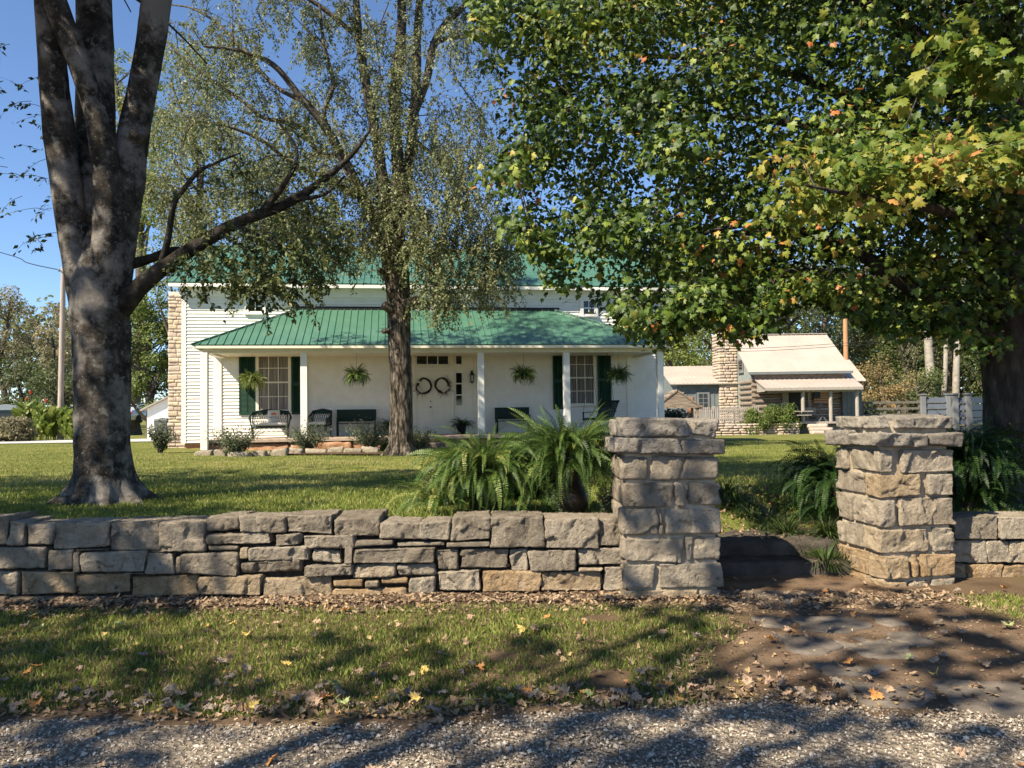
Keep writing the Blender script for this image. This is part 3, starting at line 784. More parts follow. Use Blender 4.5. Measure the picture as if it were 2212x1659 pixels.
for q, (u0, u1) in enumerate(((d0, dm-.004), (dm+.004, d1))):
    mb = MB(); mb.box((u0,-.065,db), (u1,-.042,dt-.01))
    wv = (u1-u0); hh = dt-db
    for (x0, x1, y0, y1) in ((.14,.44,.46,.95),(.56,.86,.46,.95),(.14,.86,.06,.36)):
        for t_, dd in ((0,.006),):
            a0, a1, b0, b1 = u0+wv*x0, u0+wv*x1, db+hh*y0, db+hh*y1
            for (m0,m1,n0,n1) in ((a0,a0+.02,b0,b1),(a1-.02,a1,b0,b1),(a0+.02,a1-.02,b0,b0+.02),(a0+.02,a1-.02,b1-.02,b1)): mb.box((m0,-.075,n0), (m1,-.0655,n1))
    o = HB(mb, 'door', M['cream'])
    if q == 0:
        kb = MB(); 
        for zz, r_, nm in ((db+hh*.395,.03,'door_knob'),(db+hh*.49,.02,'deadbolt')):
            kb = MB(); kb.lathe((u1-.07,-.095,zz-r_), [(.001,0),(r_*.8,r_*.3),(r_,r_),(r_*.8,r_*1.7),(.001,2*r_)], 10); HB(kb, nm, M['black'], o)
# wall lantern
lu, lz0 = hp(zx(1078), zy(940)); lz1 = hp(zx(1078), zy(790))[1]
mb = MB(); hL = lz1-lz0
mb.lathe((lu,-.16,lz0), [(.01,0),(.015,.03),(.05,.05),(.085,.06),(.085,.075)], 8); mb.lathe((lu,-.16,lz0+hL*.66), [(.10,0),(.07,.05),(.03,.09),(.012,.12),(.001,.18)], 8)
for k in range(4):
    t = math.pi/4+k*math.pi/2; mb.bar((lu+.08*math.cos(t),-.16+.08*math.sin(t),lz0+.07), (lu+.095*math.cos(t),-.16+.095*math.sin(t),lz0+hL*.67), .014)
mb.tube([(lu,-.16,lz0+hL*.8),(lu,-.16,lz1),(lu,-.10,lz1+.03),(lu,-.04,lz1-.06)], .012, 6); mb.box((lu-.04,-.05,lz1-.2), (lu+.04,-.027,lz1))
o = HB(mb, 'wall_lantern', M['black'])
g_ = MB(); g_.lathe((lu,-.16,lz0+.075), [(.06,0),(.072,hL*.58)], 8); HB(g_, 'lantern_glass', M['lampglass'], o)

# ================================================================ things on the porch
def porch_thing(name, label, cat, u, v, z=None, group=None, rz=0):
    p = hw(u, v, zF if z is None else z); return thing(name, label, cat, tuple(p), group, AL+rz)
# wreaths
for px, py, sgn, lab in ((916.5, 833.5, -1, 'twig wreath with white flowers hung on the left leaf of the double door'), (954, 832, 1, 'twig wreath with white flowers hung on the right leaf of the double door')):
    u, z = hp(px, py); t = porch_thing('door_wreath', lab, 'wreath', u, -.09, z, 'wreaths on the front door')
    mb = MB()
    for q in range(9):
        th = np.linspace(0, 2*math.pi, 22); r_ = .235+RNG.normal(0,.012)
        ph = RNG.uniform(0,6)
        P = np.stack([np.cos(th+ph)*(r_+.018*np.sin(3*th+q)), -.02+.018*np.cos(5*th+q), np.sin(th+ph)*(r_*1.08+.018*np.cos(4*th+q))], -1)
        mb.tube(P, .012, 5, cap=False)
    for q in range(70):
        a_ = RNG.normal(-math.pi/2+sgn*.9, .7); p = np.array([math.cos(a_)*.25, -.02, math.sin(a_)*.26]); d = np.array([math.cos(a_)*.7+RNG.normal(0,.5), RNG.normal(-.2,.2), math.sin(a_)*.6+RNG.normal(0,.5)])
        mb.bar(p, p+d*RNG.uniform(.08,.18), .006)
    mb.build('twig_ring', M['twig'], t, local=True)
    mb = MB()
    for q in range(8):
        a_ = RNG.normal(-math.pi/2+sgn*.95, .5); mb.lathe((math.cos(a_)*.22,-.07,math.sin(a_)*.23-.04), [(.001,0),(.04,.012),(.05,.04),(.035,.07),(.001,.08)], 8)
    mb.build('flowers', M['flowerw'], t, smooth=True, local=True)
# wicker furniture: loveseat and chair
def wicker(name, label, cat, u, v, wd, rz, group, cushion=True):
    t = porch_thing(name, label, cat, u, v, None, group, rz); D = .62
    fr = MB()
    for sx_ in (-1, 1):
        x = sx_*wd/2
        fr.tube([(x*.96,-D*.5,0),(x*.98,-D*.47,.3),(x*1.06,-D*.5,.62)], .022, 7, sub=3); fr.tube([(x*.92,D*.5,0),(x*.95,D*.45,.4),(x*.95,D*.55,.86)], .022, 7, sub=3)
        fr.tube([(x*1.06,-D*.52,.60),(x*1.12,-D*.1,.66),(x*1.06,D*.35,.78),(x*.95,D*.55,.88)], .032, 7, sub=4)
        for k in range(7):   # woven lattice on the arm
            y0 = -D*.45+k*D*.15
            fr.bar((x*1.02,y0,.40), (x*1.07,min(y0+.16,D*.5),.63+.03*k), .010); fr.bar((x*1.02,min(y0+.16,D*.5),.40), (x*1.07,y0,.63+.03*k), .010)
        fr.bar((x*.97,-D*.48,.16), (x*.94,D*.48,.16), .018)
        # brackets
        fr.tube([(x*.97,-D*.48,.12),(x*.85,-D*.48,.27),(x*.62,-D*.48,.36)], .012, 6, sub=3)
    fr.tube([(-wd*.475,D*.55,.87),(-wd*.25,D*.60,.90),(0,D*.62,.93),(wd*.25,D*.60,.90),(wd*.475,D*.55,.87)], .034, 7, sub=3)
    fr.bar((-wd*.49,-D*.48,.37), (wd*.49,-D*.48,.37), .03, .07); fr.bar((-wd*.47,D*.46,.37), (wd*.47,D*.46,.37), .03, .07); fr.bar((-wd*.47,-D*.46,.16), (wd*.47,-D*.46,.16), .016)
    n = int(wd/.07)
    for k in range(n):
        x = -wd*.47+wd*.94*k/(n-1); x2 = np.clip(x+.14,-wd*.47,wd*.47); x3 = np.clip(x-.14,-wd*.47,wd*.47)
        fr.bar((x,D*.46,.42), (x2,D*.58,.90), .010); fr.bar((x,D*.46,.42), (x3,D*.58,.90), .010)
        if k % 2 == 0 and k+2 < n:
            fr.tube([(x,-D*.48,.34),(x+.07,-D*.48,.22),(x+.14,-D*.48,.34)], .008, 5, sub=3)
    fr.build('frame', M['wicker'], t, local=True, smooth=True)
    n = int(wd/.11)
    sc_ = MB()   # dark woven apron hanging below the top rail
    V = []
    for k in range(41):
        x = -wd*.47+wd*.94*k/40; V += [(x,D*.56,.90),(x,D*.535,.80-.045*abs(math.sin(k*math.pi/5)))]
    sc_.add(V, [(2*k,2*k+1,2*k+3,2*k+2) for k in range(40)]); sc_.build('woven_apron', M['wicker'], t, local=True)
    if cushion:
        m2 = MB(); rock(m2, (-wd*.46,-D*.46,.40), (wd*.46,D*.44,.52), cell=.06, r=.05, amp=.01, jit=.008); m2.build('seat_cushion', M['cushion'], t, smooth=True, local=True)
    return t
u, _ = hp(584, 938, -1.3); wicker('wicker_loveseat', 'dark green wicker loveseat with cream cushion under the left window', 'loveseat', u, -1.3, 1.18, rad(8), None)
pc = u+.10
u2, _ = hp(690, 925, -.8); wicker('wicker_chair', 'dark green wicker armchair half hidden behind a porch post', 'armchair', u2, -.8, .66, rad(-12), None)
# throw pillow with printed pumpkin and the word PATCH
q = porch_thing('throw_pillow', 'white pillow printed with a pumpkin and lettering, leaning on the wicker loveseat', 'pillow', pc, -1.22, zF+.53, None, rad(8))
mb = MB(); n = 12
g1 = np.linspace(-1, 1, n); X_, Z_ = np.meshgrid(g1, g1); puff = (1-X_**4)*(1-Z_**4)*.075
def pil(sgn): return np.stack([X_*.20*(1-.06*Z_**2), sgn*puff-.02+ (Z_+1)*.06, .20+Z_*.20*(1-.06*X_**2)], -1).reshape(-1, 3)
ii = np.arange(n-1)[:, None]*n; jj = np.arange(n-1)[None, :]
Fp = np.stack([ii+jj, ii+jj+1, ii+n+jj+1, ii+n+jj], -1).reshape(-1, 4)
mb.add(pil(-1), Fp); mb.add(pil(1), Fp[:, ::-1]); mb.build('cover', M['cushion'], q, smooth=True, local=True)
M['orange'] = mat('printed orange', col=(.55,.14,.06), rough=.9); M['ink'] = mat('printed charcoal', col=(.06,.055,.055), rough=.9)
mb = MB()
for cx_ in (-.045, 0, .045):
    th = np.linspace(0, 2*math.pi, 17)[:-1]; xs_ = cx_+.042*np.cos(th); zs_ = .27+.036*np.sin(th)
    V = [(x, -.094+abs(cx_)*.03+ (z-.2)*.30+.008*abs(x)-.003-(.001 if cx_ else 0), z) for x, z in zip(xs_, zs_)]; mb.add(V, [tuple(range(16))])
mb.box((-.008,-.088,.300), (.008,-.078,.325)); mb.build('pumpkin_print', M['orange'], q, local=True)
fc = bpy.data.curves.new('t', 'FONT'); fc.body = 'PATCH'; fc.size = .105; fc.align_x = 'CENTER'; fc.extrude = .002
fo = bpy.data.objects.new('t', fc); COL.objects.link(fo); bpy.context.view_layer.update()
tm = bpy.data.meshes.new_from_object(fo.evaluated_get(bpy.context.evaluated_depsgraph_get())); bpy.data.objects.remove(fo)
tm.name = 'lettering'; tm.materials.clear(); tm.materials.append(M['ink'])
lt = bpy.data.objects.new('lettering', tm); COL.objects.link(lt); lt.parent = q; lt.location = (0,-.097,.115); lt.rotation_euler = (rad(73),0,0)
# benches
def bench(label, u, v, wd):
    t = porch_thing('porch_bench', label, 'bench', u, v, None, 'green benches against the house wall')
    mb = MB(); mb.box((-wd/2,.17,.50), (wd/2,.21,.92)); mb.build('backrest', M['wicker'], t, local=True, bevel=.006)
    mb = MB()
    for k in range(4): mb.box((-wd/2,-.22+k*.10,.42), (wd/2,-.13+k*.10,.45))
    mb.build('seat', M['wicker'], t, local=True)
    for sx_ in (-1, 1):
        for y in (-.18, .17):
            mb = MB(); x = sx_*(wd/2-.04); mb.box((x-.03,y-.03,0), (x+.03,y+.03,.419 if y < 0 else .499)); mb.build('leg', M['wicker'], t, local=True)
        mb = MB(); x = sx_*(wd/2-.04); mb.box((x-.03,-.21,.60), (x+.03,.169,.64)); mb.box((x-.025,-.20,.45), (x+.025,-.15,.599)); mb.build('armrest', M['wicker'], t, local=True)
bench('dark green wooden bench left of the centre tree trunk', hp(770, 930, -.4)[0], -.4, 1.36)
bench('dark green wooden bench right of the front door, behind the potted ferns', hp(1108, 915, -.4)[0], -.4, 1.25)
# porch swing, hung from the ceiling on chains at the right end
u, z = hp(1292, 905, -1.2); t = porch_thing('porch_swing', 'dark slatted porch swing on chains at the right end of the porch', 'swing', u, -1.2, None, None, rad(-78))
mb = MB(); zs_ = .48; wd = 1.3
for k in range(5): mb.box((-wd/2,-.28+k*.105,zs_), (wd/2,-.19+k*.105,zs_+.025))
mb.build('seat', M['wicker'], t, local=True)
mb = MB()
for k in range(13):
    x = -wd/2+.03+k*(wd-.06)/12; mb.bar((x,.26,zs_+.02), (x,.50,zs_+.62), .06, .018, up=(0,1,0))
mb.bar((-wd/2,.50,zs_+.60), (wd/2,.50,zs_+.60), .03, .07); mb.build('backrest', M['wicker'], t, local=True)
for sx_ in (-1, 1):
    x = sx_*wd/2
    mb = MB(); mb.bar((x,-.30,zs_+.22), (x,.38,zs_+.24), .07, .025); mb.bar((x,-.26,zs_-.06), (x,-.26,zs_+.21), .04); mb.bar((x,-.30,zs_-.04), (x,.32,zs_-.02), .04, .06); mb.build('armrest', M['wicker'], t, local=True)
    mb = MB(); mb.tube([(x,-.26,zs_+.23),(x,.06,zB-zF+.05)], .007, 5); mb.tube([(x,.34,zs_+.25),(x,.06,zB-zF+.05)], .007, 5); mb.build('chain', M['black'], t, local=True)
# ================================================================ trees
M['bark_grey'] = mat('smooth grey bark', rough=.93, spec=.12, noise=(6, [(.28,(.022,.018,.014)),(.45,(.05,.042,.035)),(.6,(.105,.09,.075)),(.8,(.19,.165,.14))], 10),
    spots=((2.2,.48,.60,(.34,.305,.27,1),.85),(11,.56,.66,(.36,.35,.31,1),.6),(34,.60,.68,(.42,.41,.36,1),.5),(3.1,.60,.70,(.035,.027,.018,1),.85),(4.5,.62,.74,(.10,.07,.018,1),.75)), bump=((24,1,.05),(70,1,.025),(200,.7,.008)))  # pale patches: lichen plus painted sun; dark ones: moss plus painted shade
M['bark_dark'] = mat('furrowed bark', rough=.95, spec=.1, stretch=(1,1,.22), noise=(16, [(.36,(.018,.014,.011)),(.48,(.065,.053,.042)),(.58,(.17,.142,.115)),(.75,(.28,.24,.20))], 10),
    spots=((5,.6,.75,(.10,.085,.02,1),.5),), bump=((26,1,.07),(80,.7,.02)))
M['bark_maple'] = mat('dark maple bark', rough=.95, spec=.1, stretch=(1,1,.25), noise=(14, [(.3,(.025,.02,.016)),(.5,(.06,.05,.042)),(.72,(.13,.11,.09))], 8), bump=((22,1,.06),(80,.7,.02)))
M['limb'] = mat('dark lichened limb bark', rough=.95, spec=.1, noise=(9, [(.3,(.018,.015,.012)),(.5,(.045,.038,.03)),(.68,(.09,.078,.065))], 8), spots=((13,.60,.70,(.26,.25,.21,1),.6),(4,.62,.74,(.07,.05,.015,1),.6)), bump=((40,1,.03),(120,.7,.012)))
M['twigbark'] = mat('lichened branch bark', rough=.95, spec=.1, noise=(14, [(.3,(.035,.028,.022)),(.5,(.085,.07,.056)),(.66,(.17,.15,.12)),(.8,(.30,.28,.23))], 6), bump=((50,.8,.02),))
M['pale_bark'] = mat('pale sycamore bark', rough=.9, noise=(3, [(.3,(.16,.135,.105)),(.5,(.27,.24,.20)),(.72,(.38,.35,.30))], 6), spots=((5,.6,.7,(.22,.17,.12,1),.7),))
def leafmat(name, ramp_, tr=.4, rough=.5, tcol=None):
    return mat(name, rough=rough, spec=.35, transl=tr, tint=ramp_, tcol=tcol)
M['maple'] = leafmat('maple leaf', [(0,(.016,.036,.006)),(.45,(.045,.084,.010)),(.70,(.135,.185,.025)),(.88,(.26,.285,.048)),(.99,(.36,.24,.05)),(1,(.42,.15,.05))], .24)
M['maple_gold'] = leafmat('sunlit turning maple leaf', [(0,(.07,.13,.02)),(.45,(.16,.21,.035)),(.75,(.33,.31,.055)),(.93,(.46,.32,.08)),(1,(.52,.22,.09))], .45)  # turning colours, lightened to imitate sun on the near bough
M['elm'] = leafmat('small dry leaf', [(0,(.08,.10,.038)),(.5,(.165,.19,.078)),(.8,(.25,.26,.12)),(1,(.34,.28,.13))], .38)
M['leftleaf'] = leafmat('ash leaf', [(0,(.032,.05,.014)),(.6,(.10,.125,.035)),(1,(.21,.19,.06))], .35)
M['bgleaf'] = leafmat('woodland leaf', [(0,(.05,.07,.02)),(.5,(.11,.135,.04)),(.85,(.18,.19,.06)),(1,(.26,.22,.08))], .35)
M['bgbrown'] = leafmat('thinning autumn leaf', [(0,(.14,.12,.07)),(.5,(.24,.215,.12)),(.85,(.31,.29,.14)),(1,(.37,.29,.20))], .4)
M['bglime'] = leafmat('yellow green leaf', [(0,(.07,.11,.02)),(.5,(.15,.19,.04)),(.85,(.23,.24,.06)),(1,(.36,.27,.06))], .4)
M['bgpine'] = leafmat('evergreen spray', [(0,(.014,.028,.012)),(.6,(.03,.05,.02)),(1,(.06,.08,.03))], .2)
M['bgorange'] = leafmat('orange autumn leaf', [(0,(.11,.11,.035)),(.45,(.24,.18,.07)),(1,(.40,.24,.12))], .35)

def unit(v): return v/(np.linalg.norm(v, axis=-1, keepdims=True)+1e-9)
def pxpath(L):
    """[(px, py, Y, width_px)] -> points, radii"""
    P = np.array([at(x, y, Y) for x, y, Y, w_ in L]); R = np.array([w_*Y/FPX/2 for x, y, Y, w_ in L]); return P, R
def leaf_cloud(mb, C, rad_, n, TV, TF, size, tint, up=(-.2,-.5,.6), wild=.6, tipdown=.5, flat=1.0, mi=0):
    """n leaves in each ellipsoid clump; leaves lean outward, tips hang"""
    C = np.asarray(C); N = len(C)*n
    d = unit(rnd(N)); r_ = RNG.uniform(.15, 1, N)**.5
    q = d*r_[:, None]*np.repeat(np.atleast_2d(rad_)*np.ones((len(C), 3)), n, 0); q[:, 2] *= flat
    p = np.repeat(C, n, 0)+q
    nr = unit(np.array(up)[None]+.5*d+rnd(N, wild))
    tip = d*np.array([1,1,.3])+np.array([0,0,-tipdown])+rnd(N,.5)
    mb.scatter(TV, TF, p, frames(nr, tip), size*RNG.uniform(.5,1.3,N), np.clip(tint+RNG.normal(0,.20,N)+np.repeat(RNG.normal(0,.12,len(C)), n), 0, 1), mi)
def droop_path(p, d, L, n=7, g=.5, wob=.12):
    P = [p]; d = unit(np.asarray(d, float))
    for k in range(n):
        d = unit(d+np.array([0,0,-g/n])+RNG.normal(0, wob, 3)); P.append(P[-1]+d*L/n)
    return np.array(P)

# ---------------------------------------------------------------- left ash tree
tb_ = lawn_at(226, 1085); TLY = tb_[1]
tree = thing('grey_barked_tree', 'big grey-barked tree with several upright stems, on the lawn behind the dry stone wall', 'tree', tuple(tb_))
mb = MB(); Yt = TLY
P, R = pxpath([(228,1112,Yt,215),(227,1090,Yt,172),(226,1066,Yt,143),(224,1030,Yt,123),(222,960,Yt,116),(220,860,Yt,112),(220,760,Yt,114),(216,680,Yt,120),(212,610,Yt,112),(214,560,Yt,86),(214,510,Yt,56),(214,470,Yt,24)])
mb.tube(P, R, 30, amp=.07, fr=3.2, sub=7)
for k in range(9):   # root flares
    a_ = k/9*2*math.pi+.3; r0 = .2
    p0 = tb_+np.array([math.cos(a_)*.17,math.sin(a_)*.17,.42]); p1 = tb_+np.array([math.cos(a_)*.30,math.sin(a_)*.30,.13]); p2 = tb_+np.array([math.cos(a_)*(.50+.14*RNG.uniform()),math.sin(a_)*.52,-.03]); p3 = p2+np.array([math.cos(a_)*.3,math.sin(a_)*.3,-.1])
    mb.tube([p0,p1,p2,p3], [.10,.115,.075,.03], 10, amp=.05, sub=5)
stems = [
 [(206,740,Yt,70),(186,640,Yt-.02,74),(166,540,Yt-.05,66),(148,430,Yt-.1,64),(130,300,Yt-.15,66),(118,190,Yt-.2,60),(108,80,Yt-.25,54),(98,-40,Yt-.3,52),(60,-260,Yt-.5,44),(20,-520,Yt-.6,32)],
 [(212,740,Yt+.08,90),(207,620,Yt+.12,88),(204,500,Yt+.15,84),(204,400,Yt+.2,88),(206,280,Yt+.25,82),(206,150,Yt+.28,76),(202,0,Yt+.3,72),(196,-200,Yt+.5,58),(200,-500,Yt+.7,40)],
 [(226,680,Yt-.02,76),(236,560,Yt-.10,76),(238,450,Yt-.15,72),(230,360,Yt-.22,58),(208,250,Yt-.3,50),(176,150,Yt-.35,46),(140,60,Yt-.38,50),(108,-20,Yt-.4,52),(40,-150,Yt-.6,38),(-60,-360,Yt-.8,26)],
 [(226,740,Yt,90),(240,620,Yt,82),(256,500,Yt,76),(272,390,Yt,78),(286,300,Yt+.02,66),(306,200,Yt+.04,60),(326,90,Yt+.06,60),(342,-20,Yt+.1,62),(380,-220,Yt+.3,50),(440,-480,Yt+.4,34)],
]
for s_ in stems:
    P, R = pxpath(s_); mb.tube(P, R, 18, amp=.035, fr=4, sub=6)
# knot at the fork
k_ = at(292, 292, Yt-.12); mb.tube([k_+(0,.08,0), k_, k_+(.02,-.05,.01)], [.10,.085,.05], 10, amp=.04)
mb.build('trunk', M['bark_grey'], tree, smooth=True)
limbs = [
 [(246,680,Yt,70),(300,622,Yt-.05,50),(350,580,Yt-.1,43),(430,528,Yt-.15,38),(500,488,Yt-.2,34),(560,463,Yt-.2,30),(620,440,Yt-.15,26),(690,395,Yt-.1,20),(760,335,Yt,12),(800,280,Yt+.1,6)],
 [(262,575,Yt+.1,34),(320,560,Yt+.15,26),(380,540,Yt+.2,20),(440,552,Yt+.3,10)],
 [(345,585,Yt-.1,22),(362,520,Yt-.2,18),(376,440,Yt-.3,17),(400,405,Yt-.35,14),(430,370,Yt-.4,11),(470,350,Yt-.5,7),(520,330,Yt-.5,4)],
 [(560,465,Yt-.2,22),(590,430,Yt-.3,17),(616,395,Yt-.35,14),(640,350,Yt-.4,10),(636,310,Yt-.4,7),(600,262,Yt-.45,5)],
 [(640,430,Yt-.15,16),(700,420,Yt-.3,9),(745,380,Yt-.4,6)],
 [(500,488,Yt-.2,14),(540,500,Yt-.35,9),(585,520,Yt-.5,6),(640,545,Yt-.6,4)],
]
br = MB()
for s_ in limbs:
    P, R = pxpath(s_); R = R*.80; br.tube(P, R, 12, amp=.03, fr=6, sub=5)
cr = MB()
def leafy_twig(br, cr, P, r, TV, TF, size, n, tint, mi=0, spread=.05):
    br.tube(P, np.linspace(r, r*.3, len(P)), 4, cap=False)
    t = RNG.uniform(.15, 1, n); k = t*(len(P)-1); i = np.minimum(k.astype(int), len(P)-2); f_ = (k-i)[:, None]
    p = P[i]*(1-f_)+P[i+1]*f_
    d = unit(P[i+1]-P[i]); side = unit(np.cross(d, [0,0,1.0])+1e-3)*RNG.choice([-1,1], n)[:, None]
    dr = side*.9+d*.6+np.array([0,0,-.45])+rnd(n,.35)
    nr = np.array([-.25,-.55,.5])+rnd(n,.75)
    cr.scatter(TV, TF, p+rnd(n,spread*.3), frames(nr, dr), size*RNG.uniform(.7,1.25,n), np.clip(tint+RNG.normal(0,.2,n),0,1), mi)
# sprays of hanging twigs off the right limb, over the house front
for (x, y, Y) in [(545,520,Yt-.4),(575,545,Yt-.5),(600,500,Yt-.5),(625,535,Yt-.55),(650,560,Yt-.6),(560,575,Yt-.5),(600,590,Yt-.55),(520,560,Yt-.4),(480,560,Yt-.3),(455,585,Yt-.3),(640,600,Yt-.6),(500,600,Yt-.4),(545,620,Yt-.45),(430,560,Yt-.2),(670,520,Yt-.5),(690,470,Yt-.3),(590,560,Yt-.45),(470,520,Yt-.3),(400,570,Yt-.2),(415,600,Yt-.25),(520,640,Yt-.45),(580,630,Yt-.5),(480,625,Yt-.35),(560,650,Yt-.5),(620,575,Yt-.55),(660,480,Yt-.4),(700,560,Yt-.5),(530,530,Yt-.4),(610,640,Yt-.5),(690,610,Yt-.5),(720,520,Yt-.4),(450,640,Yt-.3)]:
    for q in range(6):
        p = at(x+RNG.normal(0,16), y-26+RNG.normal(0,16), Y+RNG.normal(0,.25))
        d = np.array([RNG.normal(.5,.7), RNG.normal(0,.6), RNG.uniform(-.8,.1)])
        leafy_twig(br, cr, droop_path(p, d, RNG.uniform(.25,.55), 6, 1.0), .0045, DIA_V, DIA_F, .060, 30, .5)
for (x, y) in [(420,365),(470,350),(515,330),(600,265),(640,320),(745,380),(790,290),(700,420),(440,552),(650,350),(560,420),(390,420)]:
    for q in range(4):
        p = at(x+RNG.normal(0,12), y+RNG.normal(0,12), Yt-.3+RNG.normal(0,.2)); d = rnd(1)[0]+np.array([.3,0,.1])
        leafy_twig(br, cr, droop_path(p, d, RNG.uniform(.3,.6), 6, .8), .005, DIA_V, DIA_F, .06, 14, .4)
# bare hanging twigs with few leaves on the far left
for (x, y) in [(100,190),(95,260),(105,300),(90,360),(110,440),(100,470),(115,520),(100,415),(60,230),(40,430),(5,230),(10,370),(2,130),(85,560)]:
    for q in range(2):
        p = at(x+RNG.normal(4,8), y-26+RNG.normal(0,10), Yt+RNG.normal(.2,.3)); d = np.array([-.7+RNG.normal(0,.3), RNG.normal(0,.4), RNG.uniform(-.2,.5)])
        leafy_twig(br, cr, droop_path(p, d, RNG.uniform(.3,.5), 6, 1.1), .0035, DIA_V, DIA_F, .07, 9, .15)
# the crown above the frame
def tip_tube(P, r): br.tube(P, np.linspace(r, r*.25, len(P)), 6, amp=.02, cap=False)
tops = [at(20,-520,Yt-.6), at(200,-500,Yt+.7), at(-60,-360,Yt-.8), at(440,-480,Yt+.4)]
Cc = []
for k in range(84):
    o = tops[k % 4]; d = np.array([RNG.normal(0,1.0), RNG.normal(.2,1.0), RNG.uniform(.1,.9)])
    P = droop_path(o-np.array([0,0,RNG.uniform(0,1.0)]), d, RNG.uniform(1.5,4.2), 8, .3, .15); tip_tube(P, .035)
    for p in P[3:]:
        if p[2] > 1.55+.56*max(p[1],1)+.75: Cc.append(p)
leaf_cloud(cr, Cc, (.6,.6,.45), 42, CLUMP_V, CLUMP_F, .15, .4)
br.build('branches', M['limb'], tree, smooth=True)
cr.build('crown', M['leftleaf'], tree)

# ---------------------------------------------------------------- centre tree, fine leaved and weeping
cb = lawn_at(866, 984); CYt = cb[1]
tree = thing('weeping_elm', 'fine-leaved drooping tree with furrowed bark in front of the farmhouse porch', 'tree', tuple(cb))
mb = MB()
P, R = pxpath([(866,1000,CYt,92),(866,984,CYt,66),(866,960,CYt,54),(867,900,CYt,48),(866,820,CYt,47),(863,760,CYt,48),(862,700,CYt,50),(862,650,CYt,52),(858,610,CYt,54),(852,560,CYt,58),(850,520,CYt,56)])
mb.tube(P, R, 26, amp=.05, fr=5, sub=7)
for k in range(7):
    a_ = k/7*2*math.pi; e = cb+np.array([math.cos(a_)*.62,math.sin(a_)*.5,-.06]); mb.tube([cb+np.array([math.cos(a_)*.12,math.sin(a_)*.12,.55]), cb+np.array([math.cos(a_)*.3,math.sin(a_)*.3,.14]), e], [.12,.13,.05], 9, amp=.04, sub=4)
for (x, y, dx, dy, w_) in [(842,668,-14,-10,18),(884,655,20,-6,20),(835,590,-18,-6,14),(838,715,-12,2,10),(848,640,-10,-16,14)]:   # stubs of cut limbs
    P, R = pxpath([(x+8*(1 if dx<0 else -1),y+6,CYt-.15,w_*1.5),(x,y,CYt-.25,w_*1.2),(x+dx,y+dy,CYt-.35,w_)]); mb.tube(P, R, 9, amp=.06, fr=9, sub=3)
mb.build('trunk', M['bark_dark'], tree, smooth=True)
c_limbs = [
 [(842,560,CYt,34),(810,480,CYt-.2,28),(770,400,CYt-.5,25),(735,330,CYt-.7,22),(700,270,CYt-1,19),(650,210,CYt-1.2,15),(590,140,CYt-1.4,12),(520,110,CYt-1.6,8),(440,100,CYt-1.8,5)],
 [(846,540,CYt,34),(830,430,CYt-.1,28),(818,330,CYt-.2,24),(800,230,CYt-.4,22),(784,140,CYt-.4,19),(772,40,CYt-.4,17),(765,-80,CYt-.5,13),(760,-260,CYt-.4,8)],
 [(856,540,CYt+.1,36),(862,430,CYt+.1,30),(858,330,CYt+.1,27),(852,230,CYt+.2,25),(862,130,CYt+.2,24),(868,20,CYt+.3,20),(862,-120,CYt+.4,15),(850,-300,CYt+.5,9)],
 [(868,470,CYt+.2,24),(884,350,CYt+.3,24),(894,250,CYt+.3,22),(900,150,CYt+.4,20),(902,60,CYt+.5,17),(912,-60,CYt+.5,14),(930,-240,CYt+.6,8)],
 [(896,240,CYt+.3,20),(922,170,CYt+.2,18),(936,100,CYt+.1,18),(960,55,CYt,16),(1000,15,CYt-.1,13),(1040,-30,CYt-.2,10),(1090,-90,CYt-.2,6)],
 [(930,95,CYt+.1,12),(980,80,CYt,11),(1030,85,CYt-.1,8),(1062,130,CYt-.2,6),(1090,190,CYt-.3,4)],
 [(872,560,CYt,26),(890,535,CYt-.1,22),(915,530,CYt-.2,17),(935,555,CYt-.25,13),(945,600,CYt-.3,10),(940,640,CYt-.3,6)],
 [(778,420,CYt-.5,16),(730,400,CYt-.8,13),(700,380,CYt-1,11),(640,360,CYt-1.3,9),(560,300,CYt-1.6,8),(480,270,CYt-1.9,6),(420,262,CYt-2,4)],
 [(740,335,CYt-.7,15),(690,330,CYt-.4,11),(640,268,CYt-.2,10),(570,255,CYt,9),(520,215,CYt,8),(460,175,CYt+.2,7),(400,128,CYt+.3,5),(350,80,CYt+.4,4)],
 [(660,220,CYt-1.2,11),(600,190,CYt-.8,9),(540,128,CYt-.6,8),(480,60,CYt-.4,6),(420,20,CYt-.3,5),(370,10,CYt,3)],
 [(762,70,CYt-.4,12),(700,20,CYt-.6,10),(640,-20,CYt-.8,8),(560,-80,CYt-1,6)],
 [(735,335,CYt-.7,11),(700,250,CYt-.9,10),(720,180,CYt-.8,9),(700,100,CYt-.8,8),(690,10,CYt-.8,6)],
 [(870,420,CYt-.3,8),(905,470,CYt-.5,7),(950,520,CYt-.6,5),(985,590,CYt-.7,4)],
 [(894,300,CYt+.2,9),(940,340,CYt,7),(990,400,CYt-.2,5),(1030,470,CYt-.3,4)],
]
br = MB(); cr = MB(); src = []
for s_ in c_limbs:
    P, R = pxpath(s_); br.tube(P, R, 10, amp=.04, fr=5, sub=5)
    Ps, Rs = smooth_path(P, R, 5)
    for k in range(6, len(Ps)):
        if Rs[k] < .145: src.append((Ps[k], Rs[k]))
